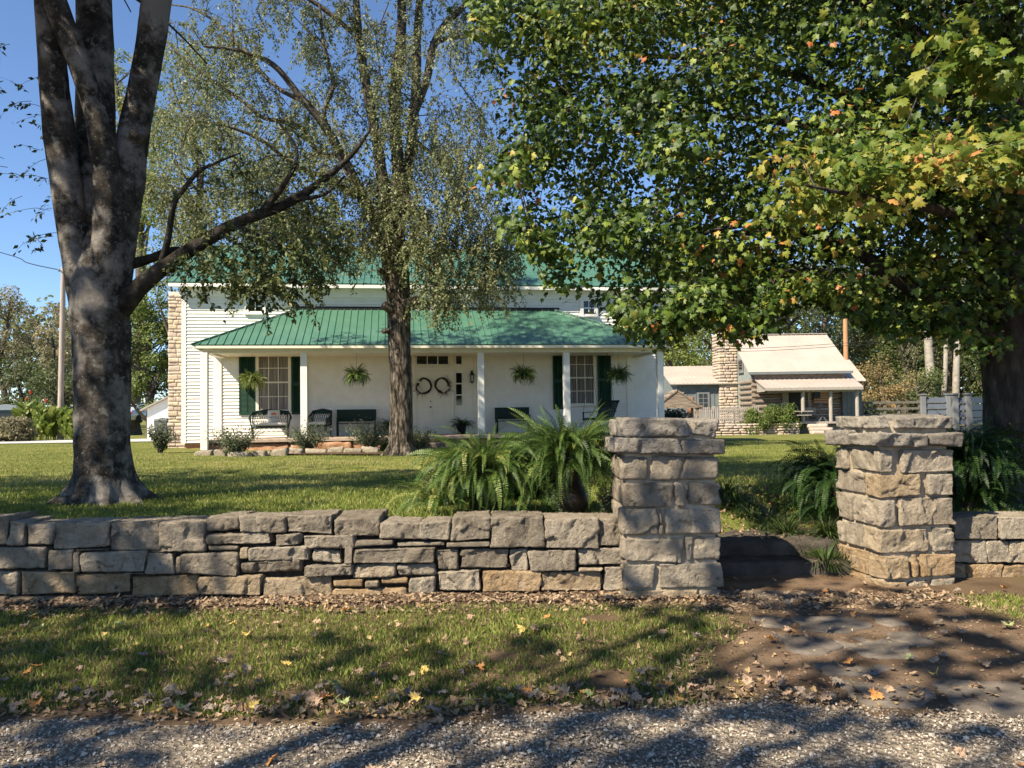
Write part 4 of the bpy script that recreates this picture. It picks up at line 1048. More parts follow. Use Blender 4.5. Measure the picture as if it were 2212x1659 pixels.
def elm_sprays(targets, n_str, L, dens, tint=.5):
    for (x, y, Y) in targets:
        c = at(x, y, Y)
        j = np.argmin([np.linalg.norm(c-p) for p, r in src]); o = src[j][0]
        mid = (o+c)/2+np.array([0,0,.18]); P, R = smooth_path([o, mid+rnd(1,.12)[0], c], [.016,.010,.004], 5); br.tube(P, R, 4, cap=False)
        src.extend((p_, .02) for p_ in P[5::3])
        for q in range(n_str):
            p = P[RNG.integers(3, len(P))]+rnd(1,.16)[0]
            pth = droop_path(p, np.array([RNG.normal(0,.7), RNG.normal(0,.7), RNG.uniform(-.7,.2)]), RNG.uniform(.5,1)*L, 7, 2.0)
            leafy_twig(br, cr, pth, .005, DIA_V, DIA_F, .085, int(dens*1.5), tint, spread=.10)
# clumps read off the photograph: (px range, py range, count, density); last two unseen, thickened to shade the porch roof
reg = [((370,700),(10,250),34,20),((330,740),(240,420),34,22),((320,700),(400,560),28,22),((700,860),(20,330),26,18),((700,860),(330,560),15,22),((780,900),(390,500),8,30),((860,1060),(120,330),26,15),((880,1080),(330,480),28,22),((900,1120),(470,610),27,24),((905,1010),(570,690),10,26),((1000,1130),(540,660),13,22),((560,720),(440,540),10,20),((690,840),(480,600),12,18),((880,1010),(-60,110),12,16),((370,900),(-380,-20),70,18),((760,1250),(-420,-40),60,18)]
for (xa, xb), (ya, yb), n, dens in reg:
    n = int(n*1.45); T = [(RNG.uniform(xa,xb), RNG.uniform(ya,yb)-20, CYt+RNG.normal(-.5,1.1)) for k in range(n)]
    elm_sprays(T, 8, 1.1, dens)
br.build('branches', M['twigbark'], tree, smooth=True)
cr.build('crown', M['elm'], tree)

# ---------------------------------------------------------------- maple on the right
mbs = lawn_at(2188, 1082); MY = mbs[1]
tree = thing('maple_tree', 'leafy maple with low spreading boughs and a dark trunk at the right edge', 'tree', tuple(mbs))
mb = MB()
P, R = pxpath([(2190,1110,MY,170),(2190,1085,MY,135),(2188,1050,MY,118),(2186,980,MY,108),(2184,880,MY,104),(2182,800,MY,108),(2180,740,MY,116),(2180,660,MY,100)])
mb.tube(P, R, 24, amp=.05, fr=4, sub=6)
for k in range(6):
    a_ = k/6*2*math.pi; mb.tube([mbs+np.array([math.cos(a_)*.15,math.sin(a_)*.15,.4]), mbs+np.array([math.cos(a_)*.3,math.sin(a_)*.3,.1]), mbs+np.array([math.cos(a_)*.6,math.sin(a_)*.6,-.06])], [.1,.1,.04], 9, sub=3)
m_limbs = [
 [(2178,760,MY,60),(2080,690,MY-.2,34),(1960,620,MY-.5,28),(1840,540,MY-.3,22),(1700,490,MY-.1,15),(1580,490,MY,9),(1490,520,MY,5),(1430,580,MY,3)],
 [(2178,700,MY,56),(2120,560,MY-.1,44),(2040,430,MY-.3,36),(1930,330,MY+.1,26),(1780,280,MY+.3,19),(1600,255,MY+.5,12),(1420,262,MY+.5,7),(1280,290,MY+.5,4)],
 [(2180,690,MY,60),(2170,500,MY,50),(2120,300,MY,40),(2040,140,MY-.1,32),(1920,30,MY-.2,24),(1760,-20,MY-.4,16),(1560,-30,MY-.6,10),(1300,20,MY-.7,6)],
 [(2182,690,MY,60),(2190,480,MY+.1,52),(2200,240,MY+.2,44),(2180,0,MY+.3,36),(2140,-240,MY+.3,28),(2100,-500,MY+.3,18),(2080,-800,MY+.3,9)],
 [(2184,700,MY,50),(2300,520,MY,40),(2440,340,MY-.1,30),(2600,200,MY-.2,20),(2780,120,MY-.2,10)],
 [(2170,520,MY,34),(2080,470,MY-1,26),(1960,440,MY-1.8,18),(1840,420,MY-2.3,10),(1740,400,MY-2.5,6)],
 [(2178,740,MY,44),(2060,660,MY+1,34),(1880,560,MY+2,26),(1680,500,MY+2.8,18),(1500,520,MY+3.2,10)],
 [(2176,600,MY,44),(2060,400,MY+1,34),(1880,240,MY+1.8,26),(1640,140,MY+2.4,18),(1400,120,MY+2.8,10)],
 [(2190,600,MY,44),(2300,400,MY+1.2,34),(2420,240,MY+2.2,24),(2560,140,MY+3,12)],
]
br = MB(); cr = MB(); src = []
for s_ in m_limbs:
    P, R = pxpath(s_); P, R = smooth_path(P, R, 5); br.tube(P, R, 10, amp=.03, fr=5)
    src += [p for p, r in zip(P, R) if r < .13]
src = np.array(src)
# lower outline of the foliage in the photograph
OX = [1000,1040,1075,1090,1080,1085,1100,1060,1070,1150,1190,1230,1300,1360,1430,1470,1530,1570,1610,1650,1700,1760,1830,1880,1930,1990,2060,2130,2400]
OY = [5,60,110,180,250,330,400,440,470,520,600,640,640,700,745,700,650,720,740,690,640,640,650,690,720,690,720,760,760]
def low(x): return np.interp(x, OX, OY)
def clump_at(x, y, Y, n, r, size, tint, mi=0):
    global src
    c = at(x, y, Y)
    k = np.argmin(((src-c)**2).sum(1)); o = src[k]
    mid = (o+c)/2+np.array([0,0,.10]); P, R = smooth_path([o, mid, c], [.007,.005,.002], 4); br.tube(P, R, 4, cap=False); src = np.vstack([src, P[4:]])
    far = Y > 8.6
    leaf_cloud(cr, [c+np.array([0,0,-.05])], (r,r,r*.6), n, MAPLES_V if far else MAPLE_V, MAPLES_F if far else MAPLE_F, size, tint, up=(-.2,-.55,.65), wild=.75, tipdown=.9, mi=mi)
N_ = 0; CL = []
holes = [(1330,560,42),(1480,600,40),(1760,190,65),(1690,300,40),(1850,575,45),(1440,100,48),(1560,480,40),(1900,90,45),(2010,250,36),(1250,570,36),(1640,90,40),(1190,430,40),(1160,250,36),(1330,200,30),(1410,400,34),(1500,300,30),(1950,560,36),(1720,560,36)]
while N_ < 480:
    x = RNG.uniform(1040, 2260); y = RNG.uniform(-60, 745)
    Y = RNG.uniform(6.9, 11.6)
    if y > low(x)-55: continue
    if x < 1150 and y > 60 and RNG.uniform() < .4: continue
    if x < 1240 and 480 < y: continue
    if any((x-a)**2+(y-b)**2 < c*c for a, b, c in holes): continue
    w3 = at(x, y, Y)
    if w3[0] < 3.2 and w3[1] < 6.9+.3*max(0, 2.5-w3[0]): continue
    if y > 430 and x > 1850 and RNG.uniform() < .25: continue
    CL.append((x, y, Y, 120, RNG.uniform(.36,.62), .071, .47))
    N_ += 1
for k in range(210):   # the fringe along the lower edge
    x = RNG.uniform(1040, 2150); y = low(x)-RNG.uniform(8, 60)
    if 1225 < x < 1330: continue
    CL.append((x, y, RNG.uniform(7.0, 8.8), 32, RNG.uniform(.16,.28), .070, .45))
CL.sort(key=lambda c: ((src-at(*c[:3]))**2).sum(1).min())
for c_ in CL: clump_at(*c_)
for k in range(24):   # sunlit turning bough, nearer
    x = RNG.uniform(1700, 2240); y = 400-.14*(x-1700)+RNG.normal(0,36)
    clump_at(x, y, RNG.uniform(5.9, 6.6), 90, .32, .072, .5, mi=1)
for k in range(8):
    clump_at(RNG.uniform(1960,2212), RNG.uniform(60,200), RNG.uniform(6.2,6.8), 40, .25, .115, .35, mi=1)
# the rest of the crown, beyond the frame
Cc = []
for k in range(330):
    a_ = RNG.uniform(0, 2*math.pi); z = RNG.uniform(2.6, 11); R_ = 4.3*math.sin(min(1,(z-1.4)/3.5)*math.pi/2)*math.sqrt(max(.05,1-((z-4.2)/7.2)**2))*RNG.uniform(.55,1)
    p = np.array([mbs[0]+.3+R_*math.cos(a_), mbs[1]+R_*math.sin(a_), z])
    x, y = to_px(p)
    if p[1] < 5 or (x < 2212+1600/p[1] and y > -1000/p[1]-60): continue
    if p[0] < 3.6 and p[1] < 7.2: continue
    Cc.append(p)
leaf_cloud(cr, Cc, (.65,.65,.4), 46, MAPLES_V, MAPLES_F, .15, .42, tipdown=.8)
Cu = []
while len(Cu) < 130:   # high boughs added over the gate, above the frame, to shade the crown below
    p = np.array([RNG.uniform(1.2,7.5), RNG.uniform(5.2,9.5), RNG.uniform(5.6,10.0)])
    x, y = to_px(p)
    if y > -110 and x < 2520: continue
    if np.hypot(p[0]-mbs[0], p[1]-mbs[1]) > 5.2-.25*(p[2]-5): continue
    Cu.append(p)
for c in Cu[::3]:
    o = np.array([mbs[0]-.4, mbs[1]-.2, RNG.uniform(4.5,7.5)]); P, R = smooth_path([o, (o+c)/2+np.array([0,0,.3]), c], [.05,.03,.01], 4); br.tube(P, R, 5, cap=False)
leaf_cloud(cr, Cu, (.7,.7,.4), 60, MAPLES_V, MAPLES_F, .12, .42, tipdown=.8)
br.build('branches', M['bark_maple'], tree, smooth=True)
mb.build('trunk', M['bark_maple'], tree, smooth=True)
cr.build('crown', [M['maple'], M['maple_gold']], tree)

# ---------------------------------------------------------------- roadside trees whose shade falls on the gravel and verge
def simple_tree(name, label, base, h, r, trunk_r, zc, leafm, n_clump, n_leaf, size, tint, group=None, barkm='bark_maple', tpl=None, rz=1.0, rejection=None, clr=.18, lean=(0,0), extra=()):
    base = np.asarray(base, float); t = thing(name, label, 'tree', tuple(base), group)
    tr = MB(); top = base+np.array([RNG.normal(0,.1*r)+lean[0], RNG.normal(0,.1*r)+lean[1], h*.86])
    P = [base-(0,0,.2), base+(0,0,.05*h)]+[base+(top-base)*f_+np.array([RNG.normal(0,.02*h),RNG.normal(0,.02*h),0]) for f_ in (.25,.5,.75,1)]
    R = np.array([1.5,1.05,.9,.7,.42,.12])*trunk_r; Ps, Rs = smooth_path(P, R, 4); tr.tube(Ps, Rs, 9, amp=.04)
    C = [np.asarray(e, float) for e in extra]
    tries = 0
    while len(C) < n_clump and tries < n_clump*20:
        tries += 1
        d = unit(rnd(1))[0]; q = d*RNG.uniform(.35,1)**.6*np.array([r,r,rz*r])*RNG.uniform(.75,1.08)
        p = base+np.array([lean[0],lean[1],zc])+q
        if rejection is not None and rejection(p): continue
        C.append(p)
    for p in C[:min(len(C), 26)]:
        k = int(np.clip((p[2]-base[2]-.2*r)/(h*.86)*(len(Ps)-1), len(Ps)*.25, len(Ps)-1)); o = Ps[k]; mid = (o*.45+p*.55)+np.array([0,0,-.08*r])
        bp, brr = smooth_path([o, mid, p], [Rs[k]*.5+.01, Rs[k]*.25+.008, .012], 3); tr.tube(bp, brr, 5, cap=False)
    cl = MB(); V, F = tpl or (CLUMP_V, CLUMP_F)
    leaf_cloud(cl, C, (r*clr*1.5,r*clr*1.5,r*clr), n_leaf, V, F, size, tint, wild=.7)
    tr.build('trunk', M[barkm], t, smooth=True); cl.build('crown', M[leafm], t)
    return t
def off_frame(p):
    x, y = to_px(p) if p[1] > .6 else (-9999, 0)
    return p[1] > .6 and (-160 < x < 2400) and y > -160
g_ = 'roadside maples casting shade on the gravel'
simple_tree('roadside_maple', 'roadside maple beyond the left edge, shading the gravel and the verge', (-8.9,-6.2,0), 13, 3.1, .32, 8.6, 'maple', 40, 66, .17, .45, g_, tpl=(MAPLES_V, MAPLES_F), rejection=off_frame, lean=(.6,3.8), rz=.6, extra=[(-4.0+RNG.normal(0,1.0), -.4+RNG.normal(0,.9), 8.3+RNG.normal(0,.5)) for _q in range(9)])
simple_tree('roadside_maple', 'roadside maple far beyond the left edge, shading the dry stone wall', (-11.4,5.4,0), 11, 2.6, .28, 7.6, 'maple', 34, 60, .17, .45, g_, tpl=(MAPLES_V, MAPLES_F), rejection=off_frame, lean=(1.0,-3.2), rz=.9)
simple_tree('roadside_maple', 'maple beyond the left edge inside the wall, shading the lawn', (-14.0,7.6,.6), 12, 4.3, .3, 8.2, 'maple', 62, 60, .17, .45, g_, tpl=(MAPLES_V, MAPLES_F), rejection=off_frame, lean=(2.2,-1.6), rz=.7)
# ================================================================ ferns
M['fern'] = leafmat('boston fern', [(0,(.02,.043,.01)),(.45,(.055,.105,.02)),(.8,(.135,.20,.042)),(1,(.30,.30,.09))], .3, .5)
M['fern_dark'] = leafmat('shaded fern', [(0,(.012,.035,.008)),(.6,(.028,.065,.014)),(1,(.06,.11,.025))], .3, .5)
M['pot'] = mat('dark glazed pot', rough=.42, spec=.4, noise=(5, [(.3,(.020,.013,.011)),(.6,(.036,.024,.021)),(.8,(.06,.042,.037))], 6))
M['basket'] = mat('black plastic basket', col=(.012,.012,.011), rough=.6)
def fern(mb, c, nf, L, up, bend, wid=.045, K=26, r0=.05, front=None, tint=.5, sink=0.0):
    """arching fronds with paired leaflets round the point c"""
    for f in range(nf):
        ph = RNG.uniform(0, 2*math.pi) if front is None else RNG.normal(front[0], front[1])
        e0 = rad(RNG.uniform(*up)); bd = rad(RNG.uniform(*bend)); Lf = L*RNG.uniform(.62, 1.1)
        t = np.linspace(0, 1, K); el = e0-bd*t**1.35; ps = ph+RNG.normal(0,.6)*t**2
        ds = Lf/(K-1)
        T = np.stack([np.cos(el)*np.cos(ps), np.cos(el)*np.sin(ps), np.sin(el)], -1)
        P = np.array(c)+np.array([math.cos(ph)*r0, math.sin(ph)*r0, 0])*RNG.uniform(0,1)+np.vstack([[0,0,0], np.cumsum(T[:-1]*ds, 0)])
        if sink: P[:, 2] = np.maximum(P[:, 2], sink+.01)
        tw = RNG.normal(0,.7)
        side = np.stack([-np.sin(ps), np.cos(ps), 0*ps], -1); nrm = np.cross(side, T)
        sd = side*math.cos(tw)+nrm*math.sin(tw); nr = np.cross(sd, T)
        ln = wid*RNG.uniform(.8,1.2)*np.clip(np.sin(math.pi*(.14+.86*t))**.55, .12, 1)*(1-.25*t)
        w_ = ds*.36
        k = np.arange(2, K); tn = np.clip(tint+RNG.normal(0,.26), 0, 1)
        for s_ in (-1, 1):
            d = unit(sd[k]*s_+T[k]*.35-nr[k]*RNG.uniform(-.05,.30)+RNG.normal(0,.10,(len(k),3)))
            b = P[k]; l_ = ln[k][:, None]
            V = np.stack([b, b+d*l_*.45+T[k]*w_, b+d*l_, b+d*l_*.45-T[k]*w_], 1).reshape(-1, 3)
            mb.add(V, np.arange(len(k)*4).reshape(-1, 4), np.clip(tn+RNG.normal(0,.08,len(k)),0,1))
        wr = .0035*(1-.7*t)[:, None]
        V = np.stack([P-sd*wr, P+sd*wr], 1).reshape(-1, 3); q = np.arange(K-1)*2
        mb.add(V, np.stack([q, q+1, q+3, q+2], -1), .8)
def potted_fern(label, px, py_top, Y, prof, nf, L, up, bend, group, m='fern', wid=.044, tint=.55, ph=None, K=34):
    b = at(px, 1100, Y); z0 = float(lawn_h(b[0], Y)); t = thing('potted_fern', label, 'potted fern', (b[0], Y, z0), group)
    mb = MB(); mb.lathe((0,0,0), prof, 28); mb.build('pot', M['pot'], t, smooth=True, local=True)
    zt = max(z for r, z in prof)-.04
    s_ = MB(); s_.lathe((0,0,zt), [(prof[-2][0]*.9,0),(.001,.01)], 20); s_.build('potting_soil', M['stone_dark'], t, local=True)
    fm = MB(); fern(fm, (0,0,zt-.02), nf, L, up, bend, wid, K, .20, tint=tint); fm.build('fronds', M[m], t, local=True)
    return t
gf = 'potted ferns by the gate pillars'
JAR = [(.001,0),(.15,.0),(.16,.03),(.19,.08),(.20,.14),(.18,.20),(.135,.26),(.12,.32),(.14,.42),(.19,.50),(.205,.52),(.18,.525),(.15,.48)]
CYL = [(.001,0),(.15,0),(.155,.05),(.175,.2),(.20,.38),(.215,.42),(.19,.425),(.17,.38)]
potted_fern('big boston fern in a dark tapered pot behind the wall, left of the urn', 1050, 0, 7.32, CYL, 520, .64, (0,82), (60,190), gf, tint=.58)  # frond tints imitate sun on the left ferns, shade on the urn fern
t = thing('fern_plant', 'low boston fern filling the gap between the two big pots', 'fern', (at(1130,1100,7.3)[0], 7.3, float(lawn_h(at(1130,1100,7.3)[0],7.3))), gf)
fm = MB(); fern(fm, (0,0,.12), 130, .62, (20,88), (50,150), .048, 30, .16, tint=.42); fm.build('fronds', M['fern'], t, local=True)
t = thing('fern_plant', 'low bright fern at the left foot of the potted ferns', 'fern', (at(945,1100,7.2)[0], 7.25, float(lawn_h(at(945,1100,7.2)[0],7.2))), gf)
fm = MB(); fern(fm, (0,0,.08), 80, .50, (20,88), (60,150), .048, 28, .12, tint=.72); fm.build('fronds', M['fern'], t, local=True)
potted_fern('tall boston fern in a waisted brown urn beside the left gate pillar', 1228, 0, 7.28, JAR, 460, .64, (5,86), (40,180), gf, tint=.36)
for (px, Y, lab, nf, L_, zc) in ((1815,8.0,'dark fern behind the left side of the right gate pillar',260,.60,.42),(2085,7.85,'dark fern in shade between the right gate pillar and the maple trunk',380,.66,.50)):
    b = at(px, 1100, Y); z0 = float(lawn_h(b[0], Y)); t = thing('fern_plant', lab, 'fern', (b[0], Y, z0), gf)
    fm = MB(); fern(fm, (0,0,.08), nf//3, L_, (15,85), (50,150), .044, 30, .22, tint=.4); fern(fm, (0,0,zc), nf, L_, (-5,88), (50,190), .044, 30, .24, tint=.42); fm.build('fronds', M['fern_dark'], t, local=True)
    sm = MB()
    for q in range(16): sm.tube([(RNG.normal(0,.05),RNG.normal(0,.05),-.02), (RNG.normal(0,.1),RNG.normal(0,.1),zc)], .008, 5)
    sm.build('stems', M['twigbark'], t, local=True)
# small plants at the wall behind the pots
def small_bush(name, label, cat, base, r, h, n, size, leafm, tint, group=None, tpl=(DIA_V, DIA_F), stems=14, stemm='twigbark', narrow=0):
    t = thing(name, label, cat, tuple(base), group); st = MB(); lf = MB()
    for k in range(stems):
        a_ = RNG.uniform(0, 2*math.pi); rr = r*math.sqrt(RNG.uniform(0,1))
        e = np.array([math.cos(a_)*rr, math.sin(a_)*rr, h*RNG.uniform(.55,1.05)*(1-.35*(rr/r)**2)])
        P = smooth_path([np.array([math.cos(a_)*rr*.12, math.sin(a_)*rr*.12, -.03]), e*np.array([.35,.35,.5])+rnd(1,.02*r)[0], e], [.012*h+.002,.008*h,.003], 5)
        st.tube(P[0], P[1], 5, cap=False)
        m_ = n//stems; tt = RNG.uniform(.25,1,m_); i = np.minimum((tt*(len(P[0])-1)).astype(int), len(P[0])-2)
        p = P[0][i]+(P[0][i+1]-P[0][i])*RNG.uniform(0,1,(m_,1)); d = unit(P[0][i+1]-P[0][i])
        off = unit(rnd(m_)); 
        sp = RNG.uniform(0, .22*r, m_)[:, None]
        lf.scatter(tpl[0], tpl[1], p+off*sp, frames(rnd(m_,.6)+np.array([0,-.2,.8]), off+d*.7+np.array([0,0,.15])), size*RNG.uniform(.6,1.25,m_), np.clip(tint+RNG.normal(0,.2,m_),0,1))
    st.build('stems', M[stemm], t, local=True, smooth=True); lf.build('foliage', M[leafm], t, local=True)
    return t
M['sage'] = leafmat('grey green leaf', [(0,(.05,.07,.035)),(.5,(.10,.125,.065)),(1,(.20,.21,.12))], .3)
b = at(1312, 1100, 7.0); small_bush('rosemary_plant', 'feathery grey green herb at the foot of the left gate pillar', 'plant', (b[0], 7.05, float(lawn_h(b[0],7.05))), .10, .34, 700, .035, 'sage', .4, stems=20)
# hanging ferns on the porch
gh = 'hanging fern baskets along the porch'
for k, (px, py, v, lab, tn) in enumerate([(545,826,-2.25,'hanging fern in front of the left green shutter, catching sun',.85),(770,815,-2.2,'hanging fern left of the centre tree trunk',.45),(1131,812,-2.2,'hanging fern between the two right-hand porch posts',.45),(1336,812,-2.2,'hanging fern at the right end of the porch, in front of a shutter',.25)]):  # last value tints the fronds: sun on the left basket, shade rightwards
    u, z = hp(px, py, v); t = porch_thing('hanging_fern', lab, 'hanging fern', u, v, z, gh)
    mb = MB(); mb.lathe((0,0,-.12), [(.001,0),(.09,.0),(.13,.13),(.135,.14),(.11,.13)], 14); mb.build('basket', M['basket'], t, local=True, smooth=True)
    mb = MB()
    for q in range(3):
        a_ = q*2.1; mb.tube([(math.cos(a_)*.13,math.sin(a_)*.13,.02),(0,0,.38)], .004, 4, cap=False)
    mb.tube([(0,0,.38),(0,0,zB-z+.05)], .004, 4, cap=False); mb.build('hanger', M['black'], t, local=True)
    fm = MB(); fern(fm, (0,0,.03), 280, .50, (-20,90), (20,200), .040, 20, .12, tint=tn); fm.build('fronds', M['fern'], t, local=True)
for px, lab in ((997,'dark potted fern beside the front door, right of the side light'),(838,'dark potted fern left of the front door, beside the tree trunk')):
    u, z = hp(px, 925, -.5); t = porch_thing('porch_fern', lab, 'potted fern', u, -.5, None, 'potted ferns beside the front door')
    mb = MB(); mb.lathe((0,0,0), [(.001,0),(.13,0),(.18,.3),(.185,.32),(.15,.31)], 14); mb.build('pot', M['basket'], t, local=True, smooth=True)
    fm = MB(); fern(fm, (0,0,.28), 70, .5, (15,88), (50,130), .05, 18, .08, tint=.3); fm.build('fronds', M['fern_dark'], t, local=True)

# ================================================================ shrubs and stones in front of the porch
gs = 'wispy shrubs in front of the porch'
for (px, py, h, r, lab) in [(345,979,.95,.42,'wispy shrub by the stone chimney at the left house corner'),(512,985,.85,.72,'wispy shrub below the wicker loveseat'),(664,978,.88,.62,'wispy shrub below the second porch post'),(800,975,.95,.70,'dark wispy shrub just left of the centre tree trunk'),(905,972,.75,.5,'low shrub right of the centre tree trunk')]:
    p = lawn_at(px, py); small_bush('garden_shrub', lab, 'shrub', tuple(p), r*1.15, h*1.1, 3000, .062, 'sage', .5, gs, stems=34)
p = lawn_at(832, 974); small_bush('hosta_plant', 'bright green low plant between the shrub and the centre tree', 'plant', tuple(p), .32, .3, 160, .14, 'fern', .8, stems=10, tpl=(CLUMP_V, CLUMP_F))
ge = 'rough stones edging the porch flower bed'
es = [(440,984,38,'first edging stone at the left end of the flower bed, broad and pale'),(477,985,30,'edging stone below the first shrub, on its left'),(520,986,46,'long edging stone below the first shrub'),(562,985,34,'edging stone between the first and second shrubs'),(602,984,40,'low edging stone left of the second shrub'),(640,982,34,'edging stone under the second shrub'),(684,980,44,'pale edging stone right of the second shrub'),(724,978,36,'upright edging stone between second and third shrubs'),(762,978,40,'edging stone under the third shrub'),(800,977,36,'edging stone close to the centre tree trunk')]
for px, py, w_, lab in es:
    p = lawn_at(px, py); hw_ = w_*p[1]/FPX/2; mb = MB()
    rock(mb, (-hw_,-.13,-.08), (hw_,.13,RNG.uniform(.10,.17)), cell=.06, r=.05, amp=.03, jit=.03, org=p, tint=RNG.uniform(.35,.75)); mb.build_thing('edging_stone', M['stone'], lab, 'stone', ge, smooth=True)
mb = MB(); V = []; xs_ = np.linspace(425, 830, 24)
for x in xs_:
    a = lawn_at(x, 984); 
    for dv in (0, .6, 1.2): V.append((a[0]+dv*.1, a[1]+dv, float(lawn_h(a[0], a[1]+dv))+.035))
mb.add(V, [(3*k+j, 3*k+3+j, 3*k+4+j, 3*k+1+j) for k in range(23) for j in (0,1)]); o = mb.build('flower_bed_soil', M['mulch']); o['kind'] = 'structure'

# ================================================================ lily turf along the path
M['liriope'] = leafmat('lily turf blade', [(0,(.025,.05,.012)),(.5,(.05,.085,.022)),(.85,(.09,.125,.035)),(1,(.26,.21,.10))], .25)
gl = 'clumps of lily turf along the gateway path'
lt_ = [(1785,1240,7.25,'largest lily turf clump, against the right gate pillar'),(1740,1205,7.6,'lily turf clump next to the pillar clump'),(1700,1180,7.95,'lily turf clump beside the upper landing step'),(1660,1158,8.3,'lily turf clump behind the landing step'),(1625,1140,8.65,'lily turf clump in the middle of the row'),(1592,1122,9.0,'smaller lily turf clump towards the left gate pillar'),(1568,1108,9.4,'lily turf clump half behind the left gate pillar'),(1790,1190,7.7,'lily turf clump behind the largest one')]
for px, py, Y, lab in lt_:
    p = at(px, py, Y); p[2] = max(float(lawn_h(p[0], p[1])), .10); n = 230; mb = MB()
    a_ = RNG.uniform(0, 2*math.pi, n); e0 = np.radians(RNG.uniform(30,88,n)); bd = np.radians(RNG.uniform(40,120,n)); L = RNG.uniform(.2,.38,n)
    K = 6; Q = np.zeros((n,K,3)); Q[:,0] = p+np.stack([np.cos(a_)*.05, np.sin(a_)*.05, 0*a_],-1)*RNG.uniform(0,2,(n,1))
    for k in range(1,K):
        el = e0-bd*(k/K)**1.2; Q[:,k] = Q[:,k-1]+np.stack([np.cos(el)*np.cos(a_), np.cos(el)*np.sin(a_), np.sin(el)],-1)*(L/K)[:,None]
    s_ = np.stack([-np.sin(a_), np.cos(a_), 0*a_],-1)
    W = (.0055*np.sin(np.linspace(.6,3.0,K)))[None,:,None]
    V = np.stack([Q-s_[:,None]*W, Q+s_[:,None]*W], 2).reshape(-1,3); i = (np.arange(n)[:,None]*K*2+np.arange(K-1)[None]*2).ravel()
    mb.add(V, np.stack([i,i+1,i+3,i+2],-1), np.repeat(np.clip(RNG.normal(.5,.25,n),0,1), K-1)); mb.build_thing('lily_turf', M['liriope'], lab, 'plant', gl, base=tuple(p))

# ================================================================ grass
def grass(name, N, xr, yr, hf, keep, h, wd, tintf):
    X = RNG.uniform(*xr, N); Y = RNG.uniform(*yr, N); k = keep(X, Y); X, Y = X[k], Y[k]; n = len(X)
    pos = np.stack([X, Y, hf(X, Y)-.006], -1); a_ = RNG.uniform(0, 2*math.pi, n)
    nrm = np.stack([np.cos(a_)*.7, np.sin(a_)*.7, np.ones(n)*.0], -1); ln = RNG.normal(0,.38,(n,2))
    up = np.stack([ln[:,0], ln[:,1], np.ones(n)], -1); up = unit(up); x = unit(np.cross(nrm, up)); y = np.cross(up, x)
    hh = h*RNG.uniform(.45,1.25,n)*(1+.35*fbm(np.stack([X*1.7,Y*1.7,0*X],-1),2)); W = wd*RNG.uniform(.7,1.3,n)
    B = np.stack([x*W[:,None], y*hh[:,None], up*hh[:,None]], -1)
    mb = MB(); mb.scatter(BLADE_V, BLADE_F, pos, B, 1.0, np.clip(tintf(X, Y)+RNG.normal(0,.16,n),0,1)); o = mb.build(name, M['grass'])
    return tag(o, kind='stuff')
def pathmask(X, Y):
    c = 2.72-.14*(Y-4)+.25*sstep(5.5,3.9,Y); hw_ = .92-.05*(Y-5.5)+.75*sstep(5.6,4.2,Y)
    return np.abs(X-c)/hw_
def keep_verge(X, Y):
    n = fbm(np.stack([X*1.6,Y*1.6,3+0*X],-1),3)
    return (Y > road_edge(X)+.05+.10*n) & (Y < 6.1+.12*n+.25*(X>3.5)) & (pathmask(X,Y) > 1.02+.16*n) & (n > -.40) & (RNG.uniform(0,1,len(X)) < np.clip(1.0-.8*sstep(1.35,1.0,pathmask(X,Y)),0,1))
o = grass('verge_grass', 105000, (-6.2,6.5), (3.9,6.3), verge_h, keep_verge, .046, .0036, lambda X,Y: .42+.30*fbm(np.stack([X*.9,Y*.9,0*X],-1),3))
o2 = grass('verge_straw', 48000, (-6.2,6.5), (3.95,6.2), verge_h, lambda X,Y: keep_verge(X,Y+.0*X), .03, .004, lambda X,Y: .95+0*X); tag(o2, 'dry straw-coloured blades mixed into the verge grass', 'grass')
tag(o, 'short green verge grass littered with fallen leaves, between wall and gravel', 'grass')
def keep_lawn(X, Y):
    fr = (np.abs(X) < .72*Y+2.5)
    ok = ~((np.abs(X-2.38) < .84) & (Y < 8.4)) & (Y > np.where(X > 3.3, 7.27, 6.9))
    rt = np.hypot(X-tb_[0], Y-tb_[1]) > .42+.1*RNG.uniform(0,1,len(X))
    dens = np.clip((9.0/Y)**1.15, 0, 1)
    return fr & ok & rt & (RNG.uniform(0,1,len(X)) < dens)
lt = lambda X,Y: .58+.26*fbm(np.stack([X*.35,Y*.35,5+0*X],-1),3)+.14*fbm(np.stack([X*1.6,Y*1.6,0*X],-1),2)
mbl = None
o = grass('lawn_grass', 190000, (-9.5,9.5), (6.9,13), lawn_surf, keep_lawn, .055, .0055, lt)
tag(o, 'mown lawn grass in front of the farmhouse, streaked with tree shade', 'grass')
o = grass('lawn_grass', 260000, (-24,24), (13,36), lawn_surf, lambda X,Y: (np.abs(X) < .72*Y+2.5) & (RNG.uniform(0,1,len(X)) < np.clip((17/Y)**1.0,0,1)) & ~((X > HO[0]-.2) & ((np.stack([X,Y],-1)-HO[:2])@VA[:2] > VP_-.9) & ((np.stack([X,Y],-1)-HO[:2])@UA[:2] < uR+.3)), .05, .012, lt)
tag(o, 'mown lawn grass farther back, around the farmhouse', 'grass')
